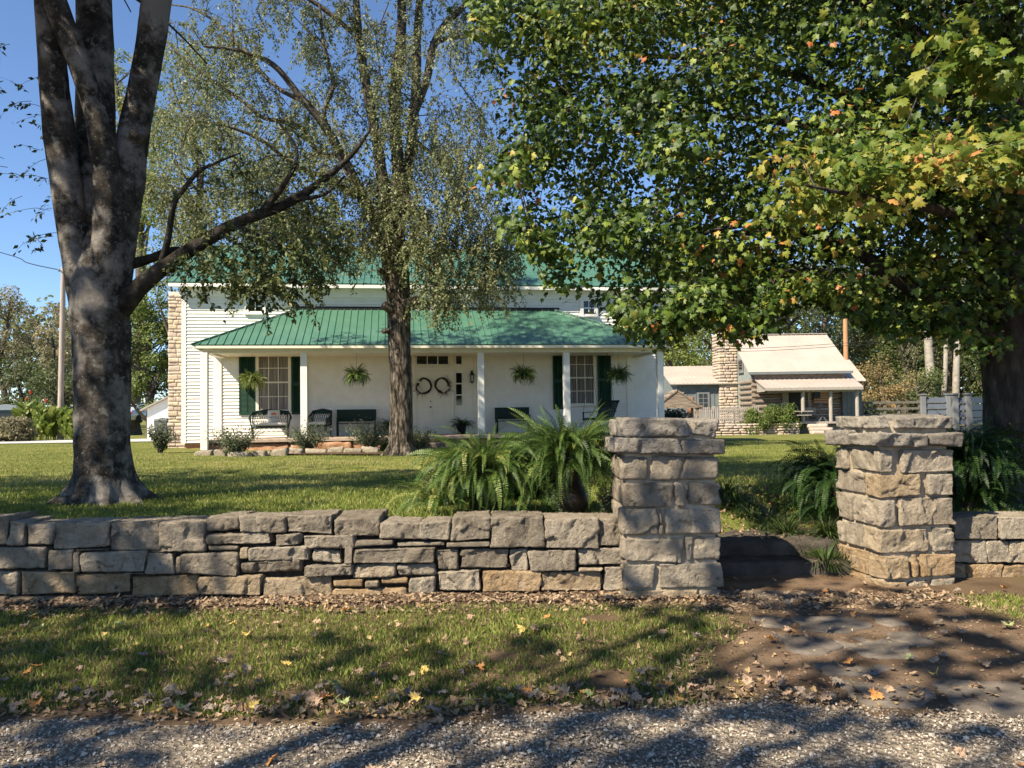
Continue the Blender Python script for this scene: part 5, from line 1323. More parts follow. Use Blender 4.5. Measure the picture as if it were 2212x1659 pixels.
# long tufts on the wall top and against the wall
def tufts(name, pts, n, L, label):
    mb = MB()
    for p in pts:
        a_ = RNG.uniform(0,2*math.pi,n); el = np.radians(RNG.uniform(20,85,n)); l_ = L*RNG.uniform(.5,1.1,n)
        d = np.stack([np.cos(el)*np.cos(a_), np.cos(el)*np.sin(a_), np.sin(el)],-1); s_ = np.stack([-np.sin(a_),np.cos(a_),0*a_],-1)
        b = np.asarray(p)+RNG.normal(0,.03,(n,3))*[1,1,0]; m_ = b+d*l_[:,None]*.6; e = m_+(d*[1,1,0]*.5+[0,0,-.12])*l_[:,None]*.7
        V = np.stack([b-s_*.004,b+s_*.004,m_+s_*.004,m_-s_*.004,e],1).reshape(-1,3); i = np.arange(n)*5
        mb.add(V, np.stack([i,i+1,i+2,i+3],-1), RNG.uniform(.3,.7,n)); mb.add(V, np.stack([i+3,i+2,i+4],-1), RNG.uniform(.3,.7,n))
    o = mb.build(name, M['grass']); tag(o, label, 'grass', kind='stuff')
tufts('grass_tufts', [(at(x, y, 6.95)[0], 6.93+RNG.uniform(-.05,.15), .60) for x, y in [(150,1120),(165,1122),(185,1118),(205,1120),(225,1121),(120,1122),(440,1110),(450,1108),(60,1120),(330,1115),(560,1112),(880,1112),(900,1110)]], 24, .17, 'long grass tufts poking over the dry stone wall')

# ================================================================ gravel chips and leaf litter
OCT_V = [(1,0,0),(-1,0,0),(0,1,0),(0,-1,0),(0,0,.8),(0,0,-.8)]; OCT_F = [(0,2,4),(2,1,4),(1,3,4),(3,0,4),(2,0,5),(1,2,5),(3,1,5),(0,3,5)]
n = 80000; X = RNG.uniform(-4.6,4.8,n); Y = RNG.uniform(2.7,4.7,n)+.03*X; k = (Y < road_edge(X)+RNG.normal(0,.06,n)+np.abs(RNG.normal(0,np.where(X > 1.3,.16,.09),n))); X, Y = X[k], Y[k]; n = len(X)
a_ = RNG.uniform(0,2*math.pi,n); sz = np.clip(RNG.lognormal(math.log(.0048),.5,n),.0025,.018)
R = frames(rnd(n,.4)+np.array([0,0,1.0]), np.stack([np.cos(a_),np.sin(a_),0*a_],-1))*np.stack([RNG.uniform(.7,1.2,n),RNG.uniform(.7,1.3,n),RNG.uniform(.5,.9,n)],-1)[:,None,:]
mb = MB(); mb.scatter(OCT_V, OCT_F, np.stack([X,Y,.008+.004*RNG.uniform(0,1,n)],-1), R, sz, RNG.uniform(0,1,n)); o = mb.build('gravel', M['gravel']); tag(o, 'loose grey gravel chips covering the road edge', 'gravel', kind='stuff')
M['chaff'] = mat('bark chips and dead bits', rough=.95, tint=[(0,(.06,.04,.028)),(.5,(.17,.115,.07)),(.85,(.30,.21,.13)),(1,(.36,.28,.19))])
n = 24000; X = RNG.uniform(-6.5,4.6,n); Y = np.where(RNG.uniform(0,1,n) < .4, RNG.normal(6.25,.17,n), RNG.uniform(3.9,6.9,n))
k = (Y < 6.5+.4*(X>3.7)) & (((Y > 5.95)&(X<1.7)) | (pathmask(X,Y) < 1.25) | (np.abs(Y-road_edge(X)-.12) < .16)) ; X, Y = X[k], Y[k]; n = len(X)
mb = MB(); aa = RNG.uniform(0,2*math.pi,n); mb.scatter([(-.25,0,0),(.25,0,0),(.2,1,.04),(-.15,1,.06)], [(0,1,2,3)], np.stack([X,Y,verge_h(X,Y)+.012+.02*(Y>6.2)*(X<1.7)],-1), frames(rnd(n,.35)+np.array([0,-.2,1.0]), np.stack([np.cos(aa),np.sin(aa),.1+0*aa],-1)), np.where((Y<5.9)&(X>1.2), .5, 1)*RNG.uniform(.012,.045,n), RNG.uniform(0,1,n))
o = mb.build('leaf_mould', M['chaff']); tag(o, 'brown chaff and crumbled leaves at the wall foot and on the path', 'leaf litter', kind='stuff')

# ---------------------------------------------------------------- fallen maple leaves, one object each
LC = {'tan': ((.36,.235,.15),(.46,.33,.23)), 'yellow': ((.50,.36,.09),(.58,.45,.16)), 'orange': ((.46,.20,.06),(.54,.28,.10)), 'greyish brown': ((.22,.17,.135),(.32,.26,.21)), 'pale green': ((.22,.26,.10),(.33,.36,.17))}
leafm = {}
for k_, (c0_, c1_) in LC.items():
    leafm[k_] = mat('fallen leaf '+k_, rough=.75, spec=.2, noise=(28, [(.3,c0_),(.7,c1_)], 5), transl=.15)
def fallen_mesh(color, seed):
    r_ = np.random.default_rng(seed)
    V = np.array(MAPLE_V); V = V+np.array([0,-.3,0])
    rings = [V[:1], V[:1]+(V[1:]-V[:1])*.5, V[1:]]
    W = np.vstack(rings); m_ = len(V)-1
    cu, cv = r_.uniform(-1.0,1.6), r_.uniform(-1.2,1.2)
    cu *= 1.8; cv *= 1.5; W[:,2] = .10+.55*cu*W[:,0]**2+.35*cv*W[:,1]**2+.5*r_.uniform(-1,1)*W[:,0]*W[:,1]+r_.normal(0,.055,len(W))
    W[:,2] -= W[:,2].min()-.02
    F = [(0,1+i,1+(i+1)%m_) for i in range(m_)]
    Q = [(1+i,1+m_+i,1+m_+(i+1)%m_,1+(i+1)%m_) for i in range(m_)]
    mb = MB(); mb.add(W, np.array(F)); mb.F.append(np.array(Q)); mb.T.append(np.full(m_,.5)); mb.M.append(np.zeros(m_))
    st = np.array([(-.015,-.28,.05),(.015,-.28,.05),(.012,-.75,.10),(-.012,-.75,.10)]); mb.add(st, [(0,1,2,3)])
    return mb.mesh('fallen_leaf', leafm[color])
FM = {c: [fallen_mesh(c, i*7+j) for j in range(5)] for i, c in enumerate(LC)}
def put_leaf(x, y, z, s_, color, label, group):
    o = bpy.data.objects.new('fallen_leaf', FM[color][RNG.integers(0,5)]); COL.objects.link(o)
    o.location = (x, y, z); o.scale = (s_,)*3; o.rotation_euler = (RNG.normal(0,.35), RNG.normal(0,.35), RNG.uniform(0,6.28))
    tag(o, label, 'leaf', group)
gfl = 'maple leaves fallen on the ground'
M['litter'] = mat('crumpled leaf litter', rough=.85, spec=.1, tint=[(0,(.10,.07,.05)),(.4,(.25,.17,.11)),(.75,(.38,.27,.17)),(.92,(.46,.33,.15)),(1,(.44,.22,.08))], transl=.12)
n = 1500; X = RNG.uniform(-3.6,4.4,n); u_ = RNG.uniform(0,1,n)
Y = np.where(u_ < .5, road_edge(X)+.04+np.abs(RNG.normal(0,.13,n)), np.where(u_ < .75, RNG.uniform(4.2,6.1,n), RNG.normal(6.2,.15,n)))
k = (Y < 6.45) & ~((X > 1.9) & (RNG.uniform(0,1,n) < .5)); X, Y = X[k], Y[k]; n = len(X); aa = RNG.uniform(0,2*math.pi,n)
CR_V = np.array(MAPLES_V)*[1,1,1]; CR_V[:,2] = .9*CR_V[:,0]**2*np.sign(CR_V[:,0]+.2)+.5*(CR_V[:,1]-.4)**2+RNG.normal(0,.06,len(CR_V))
m_ = 420; Xl = RNG.uniform(1.4,3.2,m_); Yl = RNG.uniform(7.6,9.9,m_); Zl = np.where(Yl < 8.5, .31, lawn_h(Xl,Yl)+.04); X = np.r_[X,Xl]; Y = np.r_[Y,Yl]; Z = np.r_[verge_h(X[:n],Y[:n])+.022, Zl]; n = len(X); aa = RNG.uniform(0,2*math.pi,n)
mb = MB(); mb.scatter(CR_V, MAPLES_F, np.stack([X,Y,Z],-1), frames(rnd(n,.5)+np.array([0,-.1,1.0]), np.stack([np.cos(aa),np.sin(aa),.1+0*aa],-1)), RNG.uniform(.018,.045,n), RNG.uniform(0,1,n)); o = mb.build('leaf_litter', M['litter']); tag(o, 'small crumpled brown leaves littering the verge and gravel edge', 'leaf litter', kind='stuff')
cols = list(LC); wts = [.48,.09,.09,.27,.07]
def scatter_leaves(n, fx, place, zf):
    c_ = 0
    while c_ < n:
        p = fx()
        if p is None: continue
        x, y = p; col_ = cols[RNG.choice(5, p=wts)]
        put_leaf(x, y, zf(x,y), RNG.uniform(.036,.074), col_, f'{col_} maple leaf lying {place}', gfl); c_ += 1
vz = lambda x, y: float(verge_h(np.array([x]), np.array([y]))[0])+.028
def fx_edge():
    x = RNG.uniform(-3.1,2.1); return x, float(road_edge(x))+.05+abs(RNG.normal(0,.15))
def fx_grass():
    y = 4.25+1.75*RNG.uniform(0,1)**1.4; x = RNG.uniform(-.66*y,1.9); return x, y
def fx_path():
    y = RNG.uniform(4.3,6.9); x = RNG.uniform(1.7,.66*y); return x, y
def fx_road():
    y = RNG.uniform(3.35,3.95); x = RNG.uniform(-.62*y,.64*y); return x, y
scatter_leaves(118, fx_edge, 'along the gravel edge of the verge', vz)
scatter_leaves(112, fx_grass, 'on the shaded verge grass below the wall', vz)
scatter_leaves(34, fx_path, 'on the dirt path by the gateway', vz)
scatter_leaves(14, fx_road, 'out on the grey gravel road', lambda x,y: .02)
def fx_lawn():
    y = RNG.uniform(8.4,12); x = RNG.uniform(1.0,3.6)*y/8.5; return x, y
scatter_leaves(22, fx_lawn, 'on the lawn behind the gateway', lambda x,y: float(lawn_h(x,y))+.05)
# ================================================================ log cabin
M['siding'] = mat('grey green board and batten', rough=.8, noise=(2, [(.3,(.20,.225,.215)),(.7,(.27,.30,.285))], 5))
M['dsiding'] = mat('slate board and batten', rough=.8, noise=(2, [(.3,(.11,.13,.135)),(.7,(.16,.18,.185))], 5))
M['tinroof'] = mat('cream metal roof', rough=.45, spec=.4, noise=(.8, [(.3,(.35,.295,.255)),(.7,(.42,.36,.31))], 4))
M['log'] = mat('weathered log', rough=.95, stretch=(.4,1,3), noise=(5, [(.3,(.10,.075,.055)),(.5,(.20,.155,.12)),(.75,(.32,.27,.22))], 6))
M['chink'] = mat('white chinking', rough=.95, noise=(4, [(.3,(.50,.46,.40)),(.7,(.64,.60,.54))]))
M['greywood'] = mat('silvered wood', rough=.95, stretch=(1,1,.2), noise=(14, [(.3,(.22,.19,.16)),(.7,(.38,.345,.31))], 6))
M['orangewood'] = mat('orange stained pole', rough=.9, stretch=(1,1,.1), noise=(8, [(.3,(.33,.16,.075)),(.7,(.47,.26,.14))], 6))
M['polewood'] = mat('grey pole wood', rough=.9, stretch=(1,1,.1), noise=(8, [(.3,(.25,.20,.165)),(.7,(.40,.335,.285))], 6))
M['rust'] = mat('rusty iron', rough=.9, noise=(9, [(.3,(.12,.055,.035)),(.7,(.26,.13,.085))]))
M['flagblue'] = mat('faded navy cloth', rough=.95, noise=(8, [(.3,(.03,.045,.075)),(.7,(.06,.08,.12))]))
M['flagtan'] = mat('tea stained cloth', rough=.95, noise=(8, [(.3,(.36,.27,.17)),(.7,(.46,.36,.24))])); M['flagred'] = mat('faded red cloth', rough=.95, noise=(8, [(.3,(.20,.075,.05)),(.7,(.30,.12,.085))]))
M['vinyl'] = mat('white vinyl dimmed for shade', rough=.5, noise=(2, [(.3,(.145,.15,.155)),(.7,(.19,.195,.205))]))  # white darkened to imitate maple shade on the enclosures
M['vinylblue'] = mat('blue grey slat dimmed for shade', rough=.55, noise=(2, [(.3,(.075,.088,.115)),(.7,(.11,.125,.16))]))  # slat colour darkened for the same maple shade
XL, YF, YR_, YB = 15.95, 52.0, 55.8, 60.6
gz = lambda x, y: float(lawn_h(x, y))
cab = thing('log_cabin', 'small log cabin with a cream metal roof, stone chimney and front porch', 'cabin', (XL, YF, gz(XL,YF)))
CBD = lambda mb, n, m, p=None, **k: mb.build(n, m, p or cab, **k)
XR = at(1822, 801, YF)[0]; zE2 = at(1720, 803, YF)[2]; zR2 = at(1690, 723, YR_)[2]; zg = gz(XL,YF)-.3; zPF = at(1765, 911, 49.8)[2]
zBk = zE2-.9
# log walls with chinking
mb = MB(); ch = MB(); z = zPF-.25
while z < zE2-.45:
    mb.tube([(XL-.15,YF-.06,z+.15),(XR+.15,YF-.06,z+.15)], .15, 8, amp=.02); mb.tube([(XL-.06,YF-.15,z+.02),(XL-.06,YR_-1.2,z+.02)], .15, 8, amp=.02)
    z += .36
ch.box((XL+.0,YF-.03,zg), (XR,YF+.1,zE2-.3)); ch.box((XL-.02,YF+.11,zg), (XL+.1,YR_-1.1,zPF+2.0))
CBD(mb, 'log_wall', M['log'], smooth=True); CBD(ch, 'chinking', M['chink'])
# gable cladding, back part, attic front band
mb = MB()
def gable(x, t): 
    zlow = zPF+1.7
    return [(x,YF+.0,zlow),(x,YB,zg),(x,YB,zBk),(x,YR_,zR2-.1),(x,YF,zE2-.05)]
V = gable(XL-.08,0)+gable(XL+.04,0); n = 5
mb.add(V, [(0,1,2,3,4)]); mb.add(V, [(9,8,7,6,5)]); mb.add(V, [(k,(k+5),(k+1)%5+5,(k+1)%5) for k in range(5)])
y = YF+.1
while y < YB:
    zt_ = zE2+(zR2-zE2)*(y-YF)/(YR_-YF) if y < YR_ else zR2+(zBk-zR2)*(y-YR_)/(YB-YR_)
    mb.box((XL-.115,y,zPF+1.7 if y < YR_-1 else zg), (XL-.081,y+.05,zt_-.12)); y += .30
V = gable(XR,0)+gable(XR-.1,0); mb.add(V, [(4,3,2,1,0)]); mb.add(V, [(5,6,7,8,9)])
mb.box((XL,YB-.1,zg), (XR,YB,zBk))
CBD(mb, 'gable_wall', M['siding'])
mb = MB(); mb.box((XL,YF-.20,zE2-.55), (XR,YF-.05,zE2-.06)); x = XL
while x < XR: mb.box((x,YF-.22,zE2-.55), (x+.04,YF-.2,zE2-.1)); x += .3
CBD(mb, 'attic_band', M['log'])
def shed_roof(mb, x0, x1, ya, za, yb, zb, rib=.3, t=.07):
    A, B, C, D = (x0,ya,za), (x1,ya,za), (x1,yb,zb), (x0,yb,zb); mb.slab([A,B,C,D], t)
    up = np.cross(np.array(B)-A, np.array(D)-np.array(A)); up = up/np.linalg.norm(up); n = max(2,int((x1-x0)/rib))
    for k in range(n+1):
        x = x0+(x1-x0)*k/n; mb.bar(np.array((x,ya,za))+up*.015, np.array((x,yb,zb))+up*.015, .035, .035, up=up)
mb = MB(); shed_roof(mb, XL-.42, XR+.42, YF-.45, zE2-.02, YR_, zR2); mb.slab([(XR+.42,YB+.3,zBk-.1),(XL-.42,YB+.3,zBk-.1),(XL-.42,YR_,zR2),(XR+.42,YR_,zR2)], .07); mb.bar((XL-.43,YR_,zR2+.03), (XR+.43,YR_,zR2+.03), .3, .05)
CBD(mb, 'roof', M['tinroof'])
mb = MB(); mb.box((XL-.43,YF-.50,zE2-.17), (XR+.43,YF-.455,zE2+.0)); CBD(mb, 'gutter', M['dsiding'])
# porch
YPf = 49.7; xp0 = at(1652,838,YPf)[0]; xp1 = at(1860,836,YPf)[0]; zPe = at(1760,837,YPf)[2]
xt0 = XL+.05
mb = MB(); A, B, C, D = (xp0-.1,YPf-.3,zPe), (xp1,YPf-.3,zPe), (XR+.5,YF-.21,zE2-.5), (xt0,YF-.21,zE2-.5); mb.slab([A,B,C,D], .06)
for k in range(21):
    t = k/20; mb.bar(np.array(A)*(1-t)+np.array(B)*t+(0,0,.02), np.array(D)*(1-t)+np.array(C)*t+(0,0,.02), .035, .035)
CBD(mb, 'porch_roof', M['tinroof'])
mb = MB(); mb.box((xp0-.1,YPf-.34,zPe-.17), (xp1,YPf-.301,zPe-.005)); mb.box((xp0+.2,YPf-.02,zPe-.28), (xp1-.2,YPf+.12,zPe-.08)); mb.add([(xp0,YPf,zPe-.22),(xt0+.1,YF-.25,zPe-.22),(xt0+.1,YF-.25,zE2-.6),(xp0,YPf,zPe-.09)], [(0,1,2,3)]); CBD(mb, 'porch_beam', M['greywood'])
mb = MB(); mb.box((XL+.1,YPf-.1,zPF-.12), (xp1-.3,YF-.3,zPF)); CBD(mb, 'porch_floor', M['greywood'])
for px in (1734, 1794, 1851):
    mb = MB(); x = at(px, 870, YPf+.05)[0]; mb.tube([(x,YPf+.05,zPF if px < 1840 else gz(x,YPf)-.1),(x+.02,YPf+.05,zPe-.2)], .12, 8, amp=.02); CBD(mb, 'porch_post', M['greywood'], smooth=True)
mb = MB(); x = at(1716, 870, YF-.15)[0]; mb.box((x-.35,YF-.25,zPF), (x+.45,YF-.2,zPF+2.05)); CBD(mb, 'door', M['black'])
for (xx0, xx1) in ((1690,1703),(1745,1752)):
    mb = MB(); a = at(xx0,860,YF-.25)[0]; b = at(xx1,860,YF-.25)[0]; mb.box((a,YF-.27,zPF+.9), (b,YF-.21,zPF+1.9)); CBD(mb, 'window', M['greywood'])
mb = MB(); xa = at(1819,880,YF-.3)[0]; mb.box((xa,YF-.4,zPF-.3), (XR+1.0,YF+.6,zPe-.05)); x = xa
while x < XR+.95: mb.box((x,YF-.43,zPF-.3), (x+.05,YF-.401,zPe-.1)); x += .3
CBD(mb, 'side_wing', M['dsiding'])
mb = MB(); shed_roof(mb, XR+.0, XR+2.2, YF+1.6, zE2-.62, YF+4.2, zE2+1.0); CBD(mb, 'wing_roof', M['tinroof'])
mb = MB(); mb.box((XR+.1,YF+1.9,zg), (XR+1.9,YF+4,zE2-.7)); CBD(mb, 'rear_wing', M['dsiding'])
# attic window on the gable
p = at(1602.5, 789, YF+1.15); yv = 1700*XL/(1602.5-1106)
yv = FPX*(XL-.1)/(1602.5-1106); zc = at(1602.5, 789, yv)[2]
mb = MB(); mb.box((XL-.17,yv-.55,zc-.42), (XL-.118,yv+.55,zc+.42)); mb.box((XL-.20,yv-.65,zc-.55), (XL-.118,yv+.65,zc-.43)); o = CBD(mb, 'window', M['vinyl'])
mb = MB(); mb.box((XL-.185,yv-.4,zc-.32), (XL-.171,yv-.03,zc+.32)); mb.box((XL-.185,yv+.03,zc-.32), (XL-.171,yv+.4,zc+.32)); CBD(mb, 'pane', M['darkpane'], o)
# chimney
mb = MB(); x0, x1, y0, y1 = 14.55, XL-.1, 55.2, 57.0; z = gz(15,55)-.3; ztop = zR2+.12
while z < ztop:
    h = RNG.uniform(.16,.26); wf = 0.0 if z > 1.0 else .0; z1 = z+h
    u = x0
    while u < x1-.05:
        u1 = min(x1, u+RNG.uniform(.3,.62)); u1 = x1 if x1-u1 < .18 else u1
        rock(mb, (u+.005,y0+RNG.uniform(-.03,.02),z+.006), (u1-.005,y0+.5,z1-.006), cell=.09, r=.014, amp=.01, facet=True); u = u1
    v = y0+.5
    while v < y1-.05:
        v1 = min(y1, v+RNG.uniform(.35,.6)); rock(mb, (x0+RNG.uniform(-.03,.02),v,z+.006), (x0+.4,v1,z1-.006), cell=.12, r=.014, amp=.01); v = v1
    z = z1
mb.box((x0+.05,y0+.1,gz(15,55)-.3), (x1,y1,ztop-.1), tint=.3); CBD(mb, 'chimney', M['chim'], smooth=True)
# left annex
YA, YAr = 55.5, 59.6; xa0 = at(1463,870,YA)[0]; xa1 = XL-.3; zAe = at(1500,829,YA-.4)[2]; zAr = at(1485,791,YAr)[2]
mb = MB(); mb.box((xa0,YA,gz(xa0,YA)-.3), (xa1,YAr+3.5,zAe-.05)); x = xa0
while x < xa1: mb.box((x,YA-.035,gz(xa0,YA)-.3), (x+.05,YA-.001,zAe-.06)); x += .32
mb.add([(xa0,YA,zAe-.05),(xa0,YAr+3.5,zAe-.05),(xa0,YAr,zAr-.1)], [(0,1,2)]); CBD(mb, 'annex', M['dsiding'])
mb = MB(); shed_roof(mb, xa0-.55, xa1+.3, YA-.45, zAe-.0, YAr, zAr); mb.slab([(xa1+.3,YAr+4,zAe),(xa0-.55,YAr+4,zAe),(xa0-.55,YAr,zAr),(xa1+.3,YAr,zAr)], .06); CBD(mb, 'annex_roof', M['tinroof'])
mb = MB(); a = at(1508,850,YA); b = at(1529,880,YA); f_ = .12
mb.box((a[0]-f_,YA-.08,b[2]-f_), (b[0]+f_,YA-.036,a[2]+f_)); o = CBD(mb, 'window', M['vinyl'])
mb = MB()
for q in range(2):
    for r_ in range(3):
        w_ = (b[0]-a[0])/2; h_ = (a[2]-b[2])/3; mb.box((a[0]+q*w_+.03,YA-.095,b[2]+r_*h_+.03), (a[0]+(q+1)*w_-.03,YA-.081,b[2]+(r_+1)*h_-.03))
CBD(mb, 'pane', M['darkpane'], o)
# quilt flag on the cabin wall
q = at(1757, 844, YF-.32); r_ = at(1788, 872, YF-.32); mb = MB()
W_, H_ = r_[0]-q[0], q[2]-r_[2]; n = 11
for k in range(n):
    z0, z1 = r_[2]+H_*k/n, r_[2]+H_*(k+1)/n
    x0 = q[0] if k < 5 else q[0]+W_*.48
    mb.box((x0,YF-.33,z0), (r_[0],YF-.31,z1), mi=1 if k % 2 else 2)
mb.box((q[0],YF-.34,r_[2]+H_*5/n), (q[0]+W_*.48-.002,YF-.309,q[2]), mi=0)
mb.build_thing('hanging_flag', [M['flagblue'], M['flagtan'], M['flagred']], 'faded stars and stripes banner hung on the cabin wall under its porch', 'flag')
# porch table and bench
t = at(1776, 908, 50.6); mb = MB(); x, y, z = t[0], 50.6, zPF
mb.lathe((x,y,z+.72), [(.001,0),(.36,0),(.36,.03),(.001,.03)], 14)
for s_ in (-1,1): mb.bar((x-.25*s_,y-.1,z), (x+.22*s_,y-.1,z+.72), .04); mb.bar((x-.25*s_,y+.15,z), (x+.22*s_,y+.15,z+.72), .04)
mb.build_thing('folding_table', M['vinyl'], 'small white folding table on the cabin porch', 'table')
mb = MB(); mb.lathe((x-.1,y,z+.755), [(.001,0),(.10,.0),(.02,.03),(.02,.28),(.15,.28),(.08,.46),(.001,.46)], 12); mb.build_thing('table_lamp', M['vinyl'], 'small pale lamp standing on the white folding table', 'lamp')
x = at(1757,905,51)[0]; mb = MB(); mb.box((x-.4,51,z+.4), (x+.35,51.4,z+.45)); mb.box((x-.4,51.38,z+.46), (x+.35,51.43,z+.9))
for a_ in (-.36,.30):
    for b_ in (51.03,51.32): mb.box((x+a_,b_,z), (x+a_+.05,b_+.05,z+.4))
mb.build_thing('wooden_bench', M['greywood'], 'grey wooden bench on the cabin porch left of the folding table', 'bench')
# tray feeder on the porch post
p = at(1736, 890, 49.4); mb = MB(); mb.box((p[0]-.5,49.15,p[2]+.02), (p[0]+.5,49.62,p[2]+.07)); mb.box((p[0]-.42,49.2,p[2]-.22), (p[0]+.42,49.6,p[2]-.17)); mb.bar((p[0]-.25,49.4,p[2]-.17), (p[0]-.25,49.4,p[2]+.02), .05); mb.bar((p[0]+.25,49.4,p[2]-.17), (p[0]+.25,49.4,p[2]+.02), .05)
mb.build_thing('tray_feeder', M['greywood'], 'wooden two-tray bird feeder against a cabin porch post', 'bird feeder')
# picket fence
x0, x1 = at(1494,900,50.6)[0], at(1640,900,50.6)[0]; ft = thing('picket_fence', 'low grey picket fence in front of the cabin chimney', 'fence', ((x0+x1)/2, 50.6, gz(x0,50.6)))
z0 = at(1550,914,50.6)[2]; z1 = at(1550,880,50.6)[2]; mb = MB(); x = x0
while x < x1:
    mb.add([(x,50.56,z0),(x+.07,50.56,z0),(x+.07,50.56,z1),(x+.035,50.56,z1+.06+RNG.normal(0,.015)),(x,50.56,z1),(x,50.58,z0),(x+.07,50.58,z0),(x+.07,50.58,z1),(x+.035,50.58,z1+.06),(x,50.58,z1)], [(0,1,2,3,4)]); x += .125
mb.build('pickets', M['greywood'], ft); mb = MB()
for z in (z0+.25, z1-.2): mb.box((x0,50.585,z-.04), (x1,50.63,z+.05))
mb.build('rail', M['greywood'], ft)
for k in range(4):
    mb = MB(); x = x0+.1+(x1-x0-.3)*k/3; mb.box((x-.06,50.635,z0-.3), (x+.06,50.75,z1+.10)); mb.build('post', M['greywood'], ft)
# low stone retaining wall and cabin steps
mb = MB(); za, zb_ = at(1600,937,49.2)[2], at(1600,915,49.2)[2]; xa, xb = at(1400,920,49.2)[0], at(1728,920,49.2)[0]
hh = (zb_-za)/4
for r_ in range(-1, 4):
    x = xa+RNG.uniform(-.3,0)
    while x < xb:
        w_ = RNG.uniform(.3,.8); rock(mb, (x+.01,49.2+RNG.uniform(-.03,.02),za+r_*hh+.008), (min(x+w_,xb)-.01,49.6,za+(r_+1)*hh-.008), cell=.14, r=.035, amp=.02); x += w_
mb.box((xa,49.35,za-.3), (xb,50.5,zb_-.03)); mb.build_thing('garden_wall', M['chim'], 'low stone garden wall below the picket fence and cabin', 'stone wall', smooth=True)
for k, (pa_, pb_, y0, y1, lab) in enumerate([(1746,1790,915,922,'top pale stone step up to the cabin porch'),(1752,1800,923,929,'middle pale stone step of the cabin porch'),(1755,1815,930,937,'bottom pale stone step on the lawn before the cabin')]):
    Y = 49.4-.3*k; a = at(pa_, y1, Y); b = at(pb_, y0, Y); mb = MB(); rock(mb, (a[0],Y,a[2]-.1), (b[0],Y+.6,b[2]), cell=.14, r=.05, amp=.02); mb.build_thing('cabin_step', M['chim'], lab, 'step', 'stone steps of the cabin', smooth=True)
# well house roof and rusty ornament on a post
p = at(1460, 880, 47); x = p[0]; mb = MB()
for s_ in (-1,1):
    for k in range(5): mb.hexa([(x,46.4,3.35-.02-.3*k+.0),(x+s_*.0,46.4,3.35-.3*k),(x+s_*.0,48,3.35-.3*k),(x,48,3.33-.3*k),(x+s_*.0,46.4,3.4-.3*k),(x+s_*.001,46.4,3.41-.3*k),(x+s_*.001,48,3.41-.3*k),(x,48,3.4-.3*k)]) if False else None
    mb.slab([(x,46.4,2.75),(x,48.2,2.75),(x-s_*1.5,48.2,1.65),(x-s_*1.5,46.4,1.65)][::s_], .08)
    for k in range(4): mb.box((x-s_*(.35+k*.36)-.02,46.38,2.75-.26*(k+1)-.02), (x-s_*(.35+k*.36)+.02,48.2,2.75-.26*(k+1)+.10))
for a_ in (-1.2,1.2):
    for b_ in (46.6,48.0): mb.box((x+a_-.07,b_-.07,gz(x,47)-.1), (x+a_+.07,b_+.07,1.85))
mb.add([(x-1.5,46.45,1.65),(x+1.5,46.45,1.65),(x,46.45,2.72)], [(0,1,2)])
mb.build_thing('well_house', M['log'], 'open well house with a shingled roof, just right of the farmhouse', 'well house')
p = at(1496, 905, 51.5); mb = MB(); z = gz(p[0],51.5)
t = thing('yard_ornament', 'rusty iron ornament on an orange post beside the picket fence', 'ornament', (p[0],51.5,z))
mb.tube([(0,0,-.1),(0,0,1.35)], .16, 8); mb.build('post', M['orangewood'], t, local=True)
mb = MB(); mb.lathe((0,0,1.35), [(.001,0),(.32,.05),(.38,.35),(.25,.75),(.12,1.0),(.14,1.1),(.001,1.2)], 12); mb.bar((-.45,0,1.9), (.45,0,1.95), .07); mb.build('bell', M['rust'], t, local=True, smooth=True)

# ================================================================ utility poles and wires
def pole(label, px0, py0, px1, py1, Y, wpx, m, name='utility_pole'):
    a = at(px1, py1, Y); b = at(px0, py0, Y); z = gz(a[0],Y); t = thing(name, label, 'utility pole', (a[0],Y,z)); r_ = wpx*Y/FPX/2
    mb = MB(); d = (b-a)/(b[2]-a[2]); mb.tube([a+d*(z-.3-a[2]), (a+b)/2, b], [r_*1.1, r_, r_*.85], 12, amp=.01); mb.build('pole', M[m], t, smooth=True)
    k = MB(); k.bar(b+np.array([-.05,-.15,-.25]), b+np.array([-.05,-.35,-.25]), .05); k.lathe(b+np.array([-.05,-.35,-.33]), [(.001,0),(.06,.02),(.07,.08),(.04,.14),(.001,.16)], 8); k.build('insulator', M['vinyl'], t); return t, b
t, pt = pole('weathered grey utility pole behind the left tree', 137, 577, 131, 880, 45, 11, 'polewood')
w_ = MB(); w_.tube([pt+np.array([-.1,-.2,-.2]), at(60,568,47), at(0,545,50), at(-300,470,60)], .028, 5, sub=5, cap=False); w_.build('wire', M['black'], t)
t, pt = pole('orange-brown utility pole rising behind the cabin roof', 1825, 640, 1829, 860, 63, 10, 'orangewood')
w_ = MB()
for dy in (0, 6): w_.tube([at(2320,690+dy,36), at(2060,722+dy,38), at(1826,741+dy,40), at(1640,752+dy,42), at(1500,753+dy,43.5), at(1428,748+dy,44.5)], .012, 5, sub=5, cap=False)
w_.build_thing('overhead_wires', M['black'], 'thin pair of overhead wires crossing in front of the cabin roof', 'wire')

